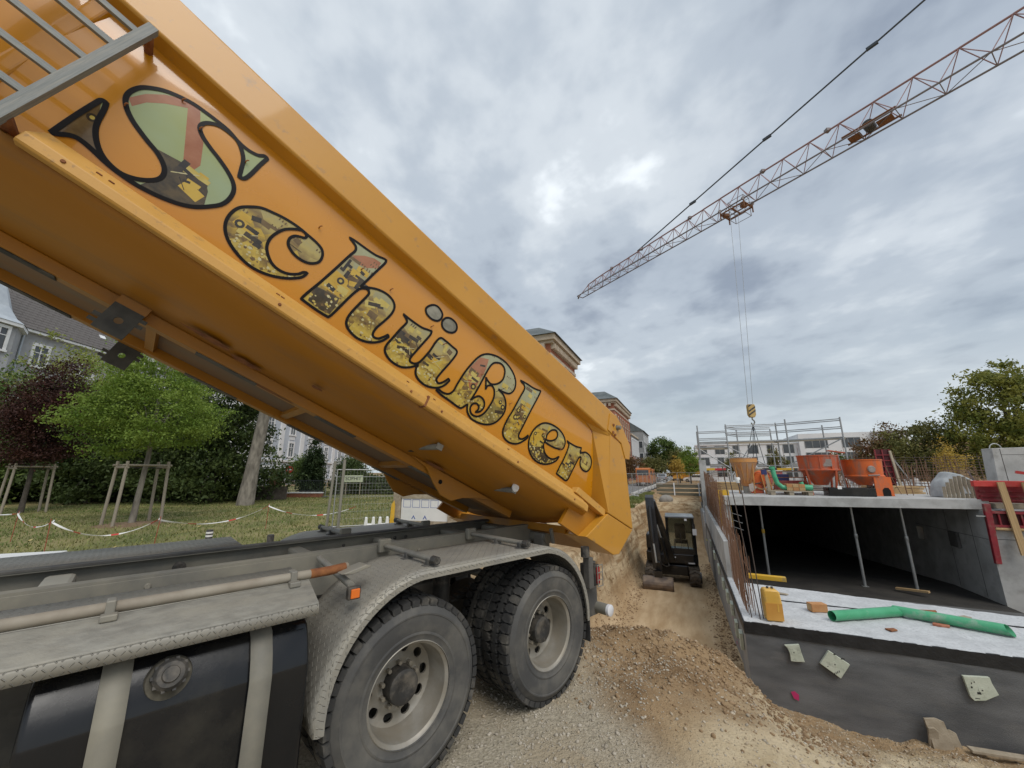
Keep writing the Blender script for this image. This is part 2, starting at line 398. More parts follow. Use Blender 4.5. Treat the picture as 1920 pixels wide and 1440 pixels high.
# street, kerb, pavement and lawn on the left of the dig
def sheet(name, a0, a1, b0, b1, z, m, label, na=2, nb=2, amp=0.0):
    aa = np.linspace(a0, a1, na+1); bb = np.linspace(b0, b1, nb+1); GA, GB = np.meshgrid(aa, bb, indexing='ij')
    Z = z+amp*np.abs(fbm(GA*.25, GB*.25, 3, 77))
    V = np.stack([GB.ravel(), GA.ravel(), Z.ravel()], 1); ii = np.arange(na*nb); r, c = ii//nb, ii % nb; i0 = r*(nb+1)+c
    o = npmesh(name, V, np.stack([i0, i0+1, i0+nb+2, i0+nb+1], 1), m); o.matrix_world = SITE
    tag(o, label, name.replace('_', ' '), kind='structure'); return o
mat('asphalt', (.16,.16,.16), (.23,.225,.22), scale=1.2, rough=.9, bump=.25, bscale=80)
mat('paving', (.36,.35,.33), (.46,.45,.42), scale=1.5, rough=.9, bump=.2, bscale=50)
mat('grass_ground', (.10,.115,.03), (.235,.20,.08), scale=.5, rough=1, bump=.5, bscale=9, detail=8, dirt=(.30,.25,.11), dscale=.35, damt=.45)
sheet('street', 29, 330, -9.2, -5.4, .02, 'asphalt', 'grey asphalt street running away past the red brick building', 60, 4)
sheet('pavement', 16, 330, -5.2, -4.35, .03, 'paving', 'pale paved strip between the fence and the street', 40, 2)
kb = MB()
for i in range(90):
    a0 = 29+i*1.0; kb.box(-5.4, -5.2, a0+.006, a0+.994, -.02, .12)
kbo = kb.build('kerb', mat('kerb_stone', (.5,.49,.46), (.62,.61,.58), scale=3, rough=.85), None, bevel=.012, mw=SITE); tag(kbo, 'pale granite kerb stones along the street edge', 'kerb', kind='structure')
lawn = sheet('lawn', -60, 31, -90, -9.4, .015, 'grass_ground', 'patchy green and yellow lawn under the young trees', 90, 90, .05)
# grass blades and fallen leaves: nobody could count them
def blades(n, ra, rb, h, m, name, label, flat=False, dens=None):
    a = rng.uniform(*ra, n); b = rng.uniform(*rb, n)
    if dens is not None: k = rng.random(n) < dens(a, b); a, b = a[k], b[k]; n = len(a)
    z = .015+.05*np.abs(fbm(a*.25, b*.25, 3, 77)); th = rng.uniform(0, 6.28, n); s = h*rng.uniform(.5, 1.4, n)
    if flat:
        dx, dy = np.cos(th)*s, np.sin(th)*s; k = rng.uniform(.3, .55, n); up = rng.uniform(0, .8, n)*s
        V = np.stack([np.stack([b-dx, a-dy, z+.02], 1), np.stack([b-dy*k, a+dx*k, z+.025+up*.4], 1), np.stack([b+dx, a+dy, z+.02+up], 1), np.stack([b+dy*k, a-dx*k, z+.02], 1)], 1)
    else:
        dx, dy = np.cos(th)*.02, np.sin(th)*.02; lx, ly = rng.normal(0, .5, n)*s, rng.normal(0, .5, n)*s
        V = np.stack([np.stack([b-dx, a-dy, z-.01], 1), np.stack([b+dx, a+dy, z-.01], 1), np.stack([b+lx+dx*.3, a+ly, z+s], 1), np.stack([b+lx-dx*.3, a+ly, z+s*.95], 1)], 1)
    o = npmesh(name, V.reshape(-1, 3), np.arange(4*n).reshape(-1, 4), m); o.matrix_world = SITE; tag(o, label, name.replace('_', ' '), kind='stuff'); return o
mat('grass_blade', (.10,.15,.03), (.24,.23,.08), scale=.6, rough=.8, coords='Object', detail=6)
mat('dry_leaf', (.42,.30,.08), (.55,.46,.22), scale=3, rough=.8)
blades(9000, (12,31), (-4.7,-3.5), .16, 'grass_blade', 'bank_grass', 'thin grass growing on the top edge of the bank', False, lambda a, b: (vnoise(a*.9, b*2, 3) > .45)*.8)
blades(70000, (-8,28), (-34,-9.5), .07, 'grass_blade', 'grass', 'short uneven grass of the lawn beyond the truck')
blades(7000, (-6,29), (-36,-9.5), .045, 'dry_leaf', 'fallen_leaves', 'yellow fallen leaves scattered over the lawn', True, lambda a, b: np.clip(.25+.75*sstep(8, 22, a)+.6*(vnoise(a*.6, b*.6, 9)-.5), 0, 1))
LETTERS={'s':[[(-4.637,1.879),(-4.63,2.006),(-4.622,2.125),(-4.617,2.166),(-4.598,2.171),(-4.583,2.13),(-4.566,2.067),(-4.548,2.022),(-4.516,1.977),(-4.473,1.938),(-4.423,1.915),(-4.365,1.909),(-4.311,1.93),(-4.267,1.969),(-4.246,2.01),(-4.253,2.053),(-4.282,2.088),(-4.332,2.119),(-4.382,2.136),(-4.436,2.157),(-4.493,2.184),(-4.542,2.221),(-4.572,2.264),(-4.58,2.31),(-4.572,2.359),(-4.554,2.394),(-4.513,2.442),(-4.461,2.477),(-4.395,2.505),(-4.334,2.515),(-4.269,2.521),(-4.205,2.522),(-4.136,2.506),(-4.075,2.504),(-4.025,2.522),(-3.999,2.551),(-3.98,2.549),(-3.982,2.478),(-3.981,2.376),(-3.988,2.327),(-4.01,2.313),(-4.026,2.353),(-4.056,2.425),(-4.101,2.478),(-4.145,2.507),(-4.193,2.513),(-4.245,2.505),(-4.282,2.477),(-4.3,2.44),(-4.294,2.404),(-4.257,2.372),(-4.2,2.346),(-4.137,2.324),(-4.07,2.295),(-4.015,2.26),(-3.983,2.218),(-3.97,2.161),(-3.976,2.105),(-4.005,2.053),(-4.054,1.994),(-4.107,1.957),(-4.171,1.931),(-4.232,1.915),(-4.295,1.905),(-4.362,1.904),(-4.424,1.909),(-4.486,1.922),(-4.531,1.93),(-4.567,1.93),(-4.593,1.917),(-4.617,1.893)]],'c':[[(-3.406,2.072),(-3.414,2.029),(-3.449,1.986),(-3.499,1.946),(-3.565,1.912),(-3.638,1.893),(-3.707,1.894),(-3.781,1.915),(-3.842,1.947),(-3.884,1.987),(-3.909,2.035),(-3.917,2.093),(-3.907,2.149),(-3.875,2.194),(-3.827,2.239),(-3.764,2.264),(-3.694,2.284),(-3.615,2.294),(-3.542,2.292),(-3.473,2.287),(-3.425,2.271),(-3.398,2.233),(-3.393,2.185),(-3.418,2.146),(-3.459,2.123),(-3.512,2.118),(-3.557,2.129),(-3.594,2.153),(-3.608,2.191),(-3.596,2.226),(-3.57,2.246),(-3.546,2.26),(-3.543,2.28),(-3.558,2.291),(-3.589,2.29),(-3.626,2.261),(-3.661,2.219),(-3.68,2.167),(-3.687,2.11),(-3.673,2.055),(-3.638,2.013),(-3.589,1.982),(-3.534,1.976),(-3.484,1.993),(-3.444,2.027),(-3.426,2.059)]],'h':[[(-3.336,2.489),(-3.291,2.499),(-3.209,2.507),(-3.127,2.519),(-3.068,2.542),(-3.045,2.547),(-3.041,2.513),(-3.062,2.39),(-3.087,2.226),(-3.035,2.264),(-2.976,2.297),(-2.905,2.314),(-2.84,2.302),(-2.803,2.264),(-2.796,2.204),(-2.81,2.128),(-2.83,2.049),(-2.83,1.997),(-2.811,1.976),(-2.777,1.985),(-2.75,2.02),(-2.731,2.054),(-2.718,2.045),(-2.741,1.991),(-2.781,1.947),(-2.83,1.917),(-2.895,1.9),(-2.955,1.906),(-3.006,1.927),(-3.032,1.966),(-3.036,2.028),(-3.026,2.113),(-3.015,2.185),(-3.014,2.23),(-3.042,2.244),(-3.076,2.22),(-3.091,2.185),(-3.107,2.108),(-3.121,2.005),(-3.136,1.916),(-3.158,1.904),(-3.248,1.9),(-3.341,1.904),(-3.332,1.965),(-3.311,2.071),(-3.287,2.222),(-3.267,2.364),(-3.256,2.432),(-3.271,2.465),(-3.303,2.479)]],'u':[[(-2.72,2.267),(-2.672,2.266),(-2.595,2.268),(-2.529,2.275),(-2.479,2.293),(-2.446,2.303),(-2.442,2.266),(-2.458,2.176),(-2.475,2.077),(-2.484,2.016),(-2.474,1.986),(-2.436,1.988),(-2.406,2.017),(-2.39,2.07),(-2.375,2.157),(-2.369,2.25),(-2.349,2.306),(-2.298,2.313),(-2.218,2.31),(-2.165,2.306),(-2.152,2.274),(-2.165,2.184),(-2.185,2.093),(-2.199,2.016),(-2.193,1.983),(-2.16,1.975),(-2.129,2.009),(-2.105,2.055),(-2.087,2.048),(-2.106,1.99),(-2.148,1.94),(-2.209,1.908),(-2.273,1.896),(-2.342,1.908),(-2.383,1.936),(-2.401,1.979),(-2.395,2.001),(-2.418,1.976),(-2.453,1.941),(-2.507,1.909),(-2.575,1.9),(-2.638,1.911),(-2.685,1.941),(-2.697,1.986),(-2.688,2.055),(-2.675,2.149),(-2.661,2.217),(-2.667,2.241),(-2.696,2.258)]],'dot1':[[(-2.585,2.441),(-2.555,2.501),(-2.505,2.526),(-2.445,2.505),(-2.428,2.464),(-2.445,2.417),(-2.496,2.393),(-2.557,2.401)]],'dot2':[[(-2.408,2.438),(-2.393,2.491),(-2.347,2.52),(-2.286,2.514),(-2.258,2.471),(-2.272,2.424),(-2.323,2.393),(-2.379,2.397)]],'sz':[[(-2.15,1.916),(-2.081,1.906),(-1.993,1.906),(-1.9,1.903),(-1.859,1.91),(-1.836,1.944),(-1.821,1.972),(-1.788,1.918),(-1.723,1.886),(-1.651,1.887),(-1.565,1.908),(-1.492,1.951),(-1.445,2.018),(-1.425,2.112),(-1.453,2.191),(-1.511,2.241),(-1.582,2.257),(-1.601,2.261),(-1.523,2.272),(-1.456,2.302),(-1.428,2.369),(-1.45,2.445),(-1.519,2.503),(-1.621,2.537),(-1.719,2.537),(-1.814,2.51),(-1.893,2.461),(-1.944,2.39),(-1.979,2.28),(-1.999,2.175),(-2.007,2.06),(-2.007,1.993),(-2.033,1.948),(-2.087,1.93),(-2.136,1.932)],[(-1.75,2.464),(-1.684,2.494),(-1.622,2.468),(-1.598,2.383),(-1.626,2.31),(-1.69,2.259),(-1.744,2.262),(-1.78,2.281),(-1.724,2.18),(-1.724,2.219),(-1.683,2.247),(-1.638,2.228),(-1.606,2.164),(-1.606,2.081),(-1.623,1.991),(-1.669,1.931),(-1.734,1.919),(-1.777,1.954),(-1.776,1.996),(-1.744,2.022),(-1.707,2.013),(-1.699,1.983),(-1.711,1.952),(-1.668,1.984),(-1.657,2.042),(-1.693,2.087),(-1.752,2.092),(-1.791,2.056),(-1.813,2.016),(-1.805,2.115),(-1.801,2.23),(-1.795,2.351),(-1.781,2.421)]],'l':[[(-1.4,2.49),(-1.307,2.508),(-1.2,2.521),(-1.098,2.552),(-1.109,2.468),(-1.134,2.298),(-1.146,2.132),(-1.149,2.02),(-1.122,1.991),(-1.079,2.007),(-1.038,2.067),(-1.032,2.042),(-1.074,1.977),(-1.13,1.927),(-1.215,1.901),(-1.296,1.913),(-1.345,1.962),(-1.356,2.063),(-1.342,2.18),(-1.327,2.335),(-1.312,2.439),(-1.33,2.475),(-1.374,2.483)]],'e':[[(-0.521,2.08),(-0.54,2.021),(-0.615,1.952),(-0.719,1.908),(-0.831,1.903),(-0.932,1.943),(-0.992,2.012),(-1.01,2.092),(-0.986,2.184),(-0.919,2.267),(-0.824,2.312),(-0.691,2.329),(-0.589,2.31),(-0.519,2.261),(-0.506,2.196),(-0.537,2.157),(-0.629,2.13),(-0.726,2.117),(-0.804,2.118),(-0.787,2.069),(-0.727,2.019),(-0.643,2.004),(-0.578,2.025),(-0.54,2.062)],[(-0.793,2.141),(-0.803,2.2),(-0.77,2.263),(-0.709,2.296),(-0.663,2.272),(-0.664,2.218),(-0.721,2.165)]],'r':[[(-0.497,2.279),(-0.404,2.283),(-0.314,2.297),(-0.237,2.322),(-0.228,2.258),(-0.188,2.287),(-0.139,2.311),(-0.055,2.309),(0.001,2.266),(0.018,2.199),(-0.009,2.139),(-0.067,2.117),(-0.136,2.129),(-0.178,2.171),(-0.188,2.222),(-0.218,2.216),(-0.235,2.145),(-0.249,2.031),(-0.265,1.918),(-0.352,1.909),(-0.456,1.915),(-0.452,1.998),(-0.44,2.12),(-0.44,2.228),(-0.449,2.26)]]}
PRINTS={'arm':[(-4.405,2.48),(-4.361,2.516),(-4.313,2.439),(-4.299,2.397),(-4.235,2.343),(-4.17,2.215),(-4.176,2.163),(-4.239,2.181),(-4.294,2.281)],'boom':[(-4.567,2.272),(-4.54,2.355),(-4.493,2.431),(-4.444,2.48),(-4.37,2.508),(-4.394,2.458),(-4.464,2.386),(-4.511,2.318),(-4.533,2.246)],'mach':[(-4.361,2.132),(-4.211,2.167),(-4.095,2.15),(-4.063,2.113),(-4.032,2.033),(-4.061,1.996),(-4.11,1.962),(-4.174,1.936),(-4.236,1.921),(-4.284,1.914),(-4.272,1.949),(-4.247,1.992),(-4.24,2.038),(-4.272,2.091)],'serif':[(-4.631,1.886),(-4.627,2.001),(-4.617,2.118),(-4.611,2.157),(-4.562,2.052),(-4.539,2.005),(-4.498,1.953),(-4.461,1.925),(-4.483,1.926),(-4.535,1.935),(-4.571,1.936),(-4.597,1.924)],'hbody':[(-3.305,2.061),(-3.275,2.217),(-3.175,2.207),(-3.154,2.069),(-3.219,2.06)],'harm':[(-3.254,2.388),(-3.186,2.451),(-3.12,2.489),(-3.063,2.497),(-3.061,2.439),(-3.126,2.381),(-3.19,2.36)],'hdark':[(-3.312,2.035),(-3.222,2.052),(-3.155,2.063),(-3.139,1.992),(-3.144,1.928),(-3.209,1.917),(-3.303,1.922),(-3.314,1.975)],'sztruck':[(-1.975,2.252),(-1.925,2.403),(-1.833,2.445),(-1.814,2.339),(-1.828,2.152),(-1.871,2.085),(-1.947,2.168)],'szgravel':[(-1.658,1.932),(-1.592,2.1),(-1.44,2.135),(-1.445,2.039),(-1.507,1.954),(-1.573,1.919)],'edark':[(-0.978,2.02),(-0.785,2.076),(-0.72,2.017),(-0.645,1.995),(-0.647,1.949),(-0.726,1.916),(-0.83,1.912),(-0.927,1.951)],'eyellow':[(-0.992,2.102),(-0.969,2.182),(-0.851,2.209),(-0.795,2.14),(-0.793,2.089),(-0.986,2.043)]}
# ------------------------------------------------------------------ the tipper truck
ORANGE = (.62, .235, .016)
mat('orange_paint', (.60,.252,.006), (.57,.236,.005), scale=1.2, rough=.30, coat=.9, spec=.5, rvar=.05, bump=.06, bscale=1.6)
crv = lambda v: .10+.18*max(0.0, 2.63-v)**2          # the wall bows in towards the floor
mat('orange_frame', (.54,.262,.025), (.50,.236,.020), scale=1.5, rough=.42, coat=.3, dirt=(.34,.19,.07), dscale=9, damt=.12, bump=.03, bscale=20)
mat('orange_rail', (.60,.325,.072), (.55,.285,.052), scale=3, rough=.5, dirt=(.30,.17,.07), dscale=22, damt=.12, bump=.05, bscale=30)
mat('orange_shaded', (.41,.168,.007), (.36,.15,.010), scale=1.5, rough=.45, dirt=(.20,.125,.07), dscale=1.1, damt=.35, bump=.05, bscale=25, stretch=(.25,1.6,1))  # underside shade put into the base orange, dirt streaks mixed over it
mat('dusty_floor', (.22,.145,.09), (.27,.13,.04), scale=1.2, rough=.85, dirt=(.20,.16,.12), dscale=2, damt=.8, stretch=(.3,1.5,1))
mat('rust', (.17,.06,.025), (.30,.12,.04), scale=18, rough=.9, bump=.3)
mat('black_line', (.008,.007,.008), rough=.45, spec=.2)
mat('steel_dusty', (.17,.165,.15), (.25,.24,.215), scale=4, rough=.6, metal=.2, dirt=(.32,.295,.235), dscale=2.2, damt=.6, bump=.05)
mat('frame_grey', (.15,.145,.125), (.21,.20,.17), scale=3, rough=.7, dirt=(.31,.285,.22), dscale=1.8, damt=.7, bump=.04)
mat('frame_dark', (.06,.058,.055), (.11,.105,.095), scale=3, rough=.75, dirt=(.20,.185,.155), dscale=2, damt=.5)
mat('black_plastic', (.006,.007,.009), (.012,.012,.013), scale=2, rough=.20, spec=.45, dirt=(.030,.028,.024), dscale=2.2, damt=.22, bump=.02, rvar=.1)
mat('rubber', (.022,.022,.022), (.045,.044,.042), scale=5, rough=.82, dirt=(.16,.145,.12), dscale=4, damt=.3, bump=.06, bscale=60)
mat('tyre_side', (.050,.050,.050), (.092,.089,.082), scale=2.2, rough=.72, dirt=(.15,.14,.12), dscale=3, damt=.45, bump=.04, bscale=50)
mat('rim_steel', (.36,.34,.30), (.26,.245,.21), scale=6, rough=.55, metal=.35, dirt=(.27,.235,.18), dscale=5, damt=.65, bump=.06)
mat('hub_black', (.022,.021,.02), (.05,.047,.042), scale=8, rough=.6, dirt=(.15,.13,.105), dscale=9, damt=.4, bump=.15)
mat('amber', (.75,.16,.015), rough=.25, coat=.6); mat('red_lens', (.35,.015,.02), rough=.25, coat=.6); mat('void', (.004,.004,.004), rough=.95)
mat('white_lens', (.7,.7,.72), rough=.3, coat=.3)
def tread_plate(name, scale):
    m = mat(name, (.25,.24,.215), (.33,.315,.275), scale=3.5, rough=.6, metal=.25, dirt=(.34,.315,.255), dscale=2.0, damt=.7)
    t = m.node_tree; nd = t.nodes; L = t.links.new; b = nd['Principled BSDF']
    uv = nd.new('ShaderNodeUVMap'); sp = nd.new('ShaderNodeSeparateXYZ'); L(uv.outputs[0], sp.inputs[0])
    def mth(op, a, c=None, d=None):
        n = nd.new('ShaderNodeMath'); n.operation = op
        for i, x in enumerate((a, c, d)):
            if x is None: continue
            if isinstance(x, (int, float)): n.inputs[i].default_value = x
            else: L(x, n.inputs[i])
        return n.outputs[0]
    x = mth('MULTIPLY', sp.outputs[0], scale); y = mth('MULTIPLY', sp.outputs[1], scale)
    par = mth('MODULO', mth('ADD', mth('FLOOR', x), mth('FLOOR', y)), 2.0)
    sg = mth('SUBTRACT', mth('MULTIPLY', mth('ABSOLUTE', par), 2.0), 1.0)
    fx = mth('MULTIPLY', mth('SUBTRACT', mth('FRACT', x), .5), sg); fy = mth('SUBTRACT', mth('FRACT', y), .5)
    q = mth('ADD', fx, fy); r = mth('SUBTRACT', fx, fy)
    barv = mth('MAXIMUM', mth('COSINE', mth('MULTIPLY', q, 6.2832*1.6)), 0.0)
    bars = mth('MULTIPLY', barv, mth('MULTIPLY', mth('LESS_THAN', mth('ABSOLUTE', r), .52), mth('LESS_THAN', mth('ABSOLUTE', q), .46)))
    bn = nd.new('ShaderNodeBump'); bn.inputs['Strength'].default_value = 1.0; bn.inputs['Distance'].default_value = .010; L(bars, bn.inputs['Height'])
    L(bn.outputs[0], b.inputs['Normal'])
    # the raised bars are scuffed brighter than the dusty ground of the sheet
    cur = b.inputs['Base Color'].links[0].from_socket
    mx = nd.new('ShaderNodeMix'); mx.data_type = 'RGBA'; L(mth('MULTIPLY', bars, .9), mx.inputs[0]); L(cur, mx.inputs[6]); mx.inputs[7].default_value = (.44,.42,.365,1); L(mx.outputs[2], b.inputs['Base Color'])
    return m
tread_plate('tread_plate', 27.0)

truck = thing('dump_truck', 'grey dump truck with its long orange tipping body raised', 'truck', TRUCK, R(90)-AZ)
def strip_uv(name, prof, y0, y1, m, parent, thick=.004, ny=6, smooth=True, swap=False):
    # sheet swept across y along a profile of (x, z); uv in metres
    ys = np.linspace(y0, y1, ny+1); arc = [0.0]
    for p, q in zip(prof, prof[1:]): arc.append(arc[-1]+math.dist(p, q))
    V = []; UV = []
    for (x, z), l in zip(prof, arc):
        for y in ys: V.append((x, y, z)); UV.append((l, y))
    n = ny+1; F = [(i*n+j, i*n+j+1, (i+1)*n+j+1, (i+1)*n+j) for i in range(len(prof)-1) for j in range(ny)]
    me = bpy.data.meshes.new(name); me.from_pydata(V, [], F); me.update()
    ul = me.uv_layers.new(name='UVMap')
    for lp in me.loops: ul.data[lp.index].uv = UV[lp.vertex_index]
    o = link(name, me, parent, m)
    if smooth: me.polygons.foreach_set('use_smooth', [True]*len(me.polygons)); me.set_sharp_from_angle(angle=R(40))
    sd = o.modifiers.new('thickness', 'SOLIDIFY'); sd.thickness = thick; sd.offset = -1
    return o
def arc(cx, cz, r, a0, a1, n): return [(cx+r*math.cos(R(a0+(a1-a0)*i/n)), cz+r*math.sin(R(a0+(a1-a0)*i/n))) for i in range(n+1)]

# chassis: two channel rails joined by cross members
def rail(name, y0, y1, m):
    z0, z1, t = 1.02, 1.32, .012; b = MB(); outer = y0 < 1.25
    w0, w1 = (y0, y0+t) if outer else (y1-t, y1)
    b.box(-6.2, .95, w0, w1, z0, z1); b.box(-6.2, .95, (w1 if outer else y0), (y1 if outer else w0), z1-t, z1); b.box(-6.2, .95, (w1 if outer else y0), (y1 if outer else w0), z0, z0+t)
    return b.build(name, m, truck, bevel=.004)
r1 = rail('chassis_rail', .85, .93, 'frame_grey'); r2 = rail('chassis_rail', 1.57, 1.65, 'frame_grey')
sub1 = MB().box(-6.2, .70, .853, .935, 1.3205, 1.335).build('subframe_strip', 'frame_grey', truck); sub2 = MB().box(-6.2, .70, 1.565, 1.647, 1.3205, 1.335).build('subframe_strip', 'frame_dark', truck)
for s, wd in ((-4.4,.14), (-3.16,.15), (-1.75,.12), (-.95,.12), (-.1,.16), (.55,.2)):
    MB().box(s-wd/2, s+wd/2, .935, 1.565, 1.10, 1.285).build('cross_member', mat('frame_beige', (.34,.325,.27), (.42,.40,.33), scale=4, rough=.7) if s < -3 else 'frame_grey', truck, bevel=.025)
for s, z, rr in ((-3.52,1.27,.022), (-3.55,1.20,.022), (-2.55,1.23,.035), (-.75,1.25,.015), (-.62,1.25,.015), (-1.30,1.24,.012)):
    MB().lathe([(rr*1.25,0), (rr*1.25,-.008), (rr*.7,-.012), (0,-.012)], 14, (s, 1.569, z)).build('bolt', 'hub_black', truck)
for s, z in ((-3.35,1.2), (-2.75,1.27), (-2.2,1.24), (-.98,1.24), (-.88,1.24), (-3.02,1.16)):
    MB().lathe([(0,-.012), (.014,-.012), (.018,0)], 10, (s, .85, z)).build('bolt', 'steel_dusty', truck)
MB().box(-6.2, -2.5, .70, 1.8, .55, 1.0).build('gearbox_cover', 'frame_dark', truck, bevel=.05)
for s in (-1.39, 0.0):
    ax = MB().tube((s, .35, .54), (s, 2.15, .54), .10, n=16); ax.lathe([(0,-.22), (.16,-.16), (.22,0), (.16,.16), (0,.22)], 20, (s, 1.25, .56))
    ax.build('axle', 'frame_dark', truck, smooth=True)
    for y in (.88, 1.60):
        lf = MB()
        for k in range(5): lf.box(s-.5+.07*k, s+.5-.07*k, y-.05, y+.05, .72+.022*k, .738+.022*k)
        lf.build('leaf_spring', 'frame_dark', truck)
for y in (.72, 1.78):
    MB().tube((-.70, y, .74), (-.70, y, 1.08), .08, n=14).build('air_bellows', 'hub_black', truck, smooth=True)
MB().box(-.95, -.45, .94, 1.56, .55, .98).build('axle_casing', 'frame_dark', truck, bevel=.08)

# tread-plate deck over the tank, with its pipe
mat('alu_plain', (.23,.222,.195), (.33,.32,.28), scale=28, rough=.62, metal=.2, dirt=(.35,.33,.275), dscale=9, damt=.55, bump=.25, bscale=150, detail=8)
slope_ = strip_uv('deck_slope', [(.004,1.206), (.014,1.214), (.205,1.291), (.215,1.293)], 0, 1, 'alu_plain', truck, .004, 2)
DM = Matrix(((0, -2.55, 0, -2.03), (1, 0, 0, 0.0), (0, 0, 1, 0), (0, 0, 0, 1))); slope_.matrix_local = DM
lip_ = strip_uv('deck_flange', [(-.002,1.152), (0.0,1.200), (.004,1.2055)], 0, 1, 'tread_plate', truck)
lip_.matrix_local = DM
for d in lip_.data.uv_layers[0].data: d.uv = (d.uv[0]*1.5+.01, d.uv[1]*2.55*1.5)
deck = strip_uv('tank_deck', [(.2155,1.2935), (.24,1.300), (.62,1.300)], 0, 1, 'tread_plate', truck)
# (the deck profile runs across the truck, so build it turned: x across, y along)
deck.matrix_local = Matrix(((0, -2.55, 0, -2.03), (1, 0, 0, 0.0), (0, 0, 1, 0), (0, 0, 0, 1)))
me = deck.data; ul = me.uv_layers[0]
for d in ul.data: d.uv = (d.uv[0], d.uv[1]*2.55)
deck2 = strip_uv('far_deck', [(.0,1.300), (.62,1.302)], 0, 1, 'tread_plate', truck)
deck2.matrix_local = Matrix(((0, -2.2, 0, -2.1), (1, 0, 0, 1.86), (0, 0, 1, -.0), (0, 0, 0, 1)))
for d in deck2.data.uv_layers[0].data: d.uv = (d.uv[0], d.uv[1]*2.2)
mat('hose_tan', (.23,.195,.15), (.33,.29,.23), scale=5, rough=.7, dirt=(.36,.33,.27), dscale=3, damt=.6)
MB().path([(-4.7,.235,1.325), (-3.5,.232,1.325), (-2.15,.232,1.325), (-1.95,.235,1.325), (-1.78,.26,1.33)], .026, 12).build('guard_pipe', 'hose_tan', truck, smooth=True)
MB().path([(-2.02,.235,1.325), (-1.9,.235,1.326), (-1.80,.25,1.33)], .0275, 12).build('pipe_sleeve', 'rust', truck, smooth=True)
for s in (-2.9, -2.12):
    b = MB().cbox((s, .232, 1.332), .035, .075, .06); b.cbox((s, .18, 1.295), .06, .05, .03); b.build('pipe_clip', 'steel_dusty', truck, bevel=.006)

# fuel tank with straps and filler
tk = MB(); prof = []
for cx, cz, a0 in ((.13,.44,180), (.58,.44,270), (.58,1.0,0), (.13,1.0,90)):
    prof += [(cx+.12*math.cos(R(a0+90*i/5)), cz+.12*math.sin(R(a0+90*i/5))) for i in range(6)]
prof = [(.03,.33), (.07,.32), (.62,.32), (.70,.40), (.70,1.04), (.62,1.12), (.17,1.12), (.10,1.09), (.045,1.00), (.012,.915), (.01,.90), (.01,.37)]
tk.prism([(x, z) for x, z in prof], -3.09, -2.045, lambda x, z, h: (h, x, z))
tank = tk.build('fuel_tank', 'black_plastic', truck, smooth=True, bevel=.022, seg=4)
for s in (-2.835, -2.285):
    st = MB(); outp = [((x-.355)*1.02+.355-.004, (z-.72)*1.008+.72) for x, z in prof]
    n = len(prof)
    for k in range(n):
        p, q = outp[k], outp[(k+1) % n]; st.quad((s-.05, p[0]-.006, p[1]), (s+.05, p[0]-.006, p[1]), (s+.05, q[0]-.006, q[1]), (s-.05, q[0]-.006, q[1]))
    o = st.build('tank_strap', 'frame_grey', tank, smooth=True, angle=80, weld=True); sd = o.modifiers.new('thickness', 'SOLIDIFY'); sd.thickness = .008; sd.offset = 1
    for dz in (.62, .86): MB().lathe([(0,-.010), (.004,-.010), (.007,0)], 8, (s+.005, -.0045, dz)).build('rivet', 'frame_dark', tank)
cap = MB().lathe([(.0,-.06), (.03,-.06), (.034,-.048), (.05,-.048), (.064,-.03), (.064,-.0), (.055,.02)], 24, (0,0,0)).build('filler_cap', 'hub_black', tank, smooth=True)
CM = Matrix.Translation((-2.655,.028,1.035)) @ Matrix.Rotation(R(-22), 4, 'X'); cap.matrix_local = CM
for k in range(10):
    a = k*math.tau/10; rb = MB().cbox((.063*math.cos(a), -.015, .063*math.sin(a)), .013, .036, .013).build('cap_rib', 'hub_black', tank); rb.matrix_local = CM
nk = MB().lathe([(.0,-.004), (.070,-.004), (.082,.0), (.088,.03), (.05,.04)], 28).build('filler_neck', mat('cream_dust', (.045,.041,.032), (.12,.108,.08), scale=14, rough=.8), tank, smooth=True); nk.matrix_local = Matrix.Translation((-2.655,.03,1.02)) @ Matrix.Rotation(R(-10), 4, 'X')

# tandem mudguards
def fender(y0, y1, side):
    prof = arc(-1.30, .58, .70, 183, 96, 16)+arc(-.15, .58, .70, 84, -4, 16)
    g = strip_uv('mudguard', prof, y0, y1, 'tread_plate', truck, .005, 8)
    lip = MB(); yy = y0 if side < 0 else y1; dy = .014*side
    for i in range(len(prof)-1):
        (xa, za), (xb, zb) = prof[i], prof[i+1]
        def inner(x, z, r):
            cx = -1.30 if x < -1.30 else (-.15 if x > -.15 else x); d = Vector((x-cx, z-.58)); d = d.normalized()*(d.length-r) if d.length > 1e-6 else Vector((0, 1)); return cx+d.x, .58+d.y
        p, q = inner(xa, za, .016), inner(xb, zb, .016); p2, q2 = inner(xa, za, .05), inner(xb, zb, .05)
        lip.quad((xa, yy, za), (xb, yy, zb), (q[0], yy+dy, q[1]), (p[0], yy+dy, p[1])); lip.quad((p[0], yy+dy, p[1]), (q[0], yy+dy, q[1]), (q2[0], yy+dy, q2[1]), (p2[0], yy+dy, p2[1]))
    lo = lip.build('mudguard_lip', 'tread_plate', g, smooth=True, angle=60)
    ul = lo.data.uv_layers.new(name='UVMap')
    for l in lo.data.loops:
        v = lo.data.vertices[l.vertex_index].co; ul.data[l.index].uv = (v.x+v.z, v.y*.3+v.z)
    return g
fender(-.03, .62, -1); fender(1.88, 2.53, 1)
for y0, s0 in ((-.02, .56), (1.9, .56)):
    MB().box(s0, s0+.012, y0, y0+.6, .33, .68).build('mud_flap', 'rubber', truck, bevel=.003)
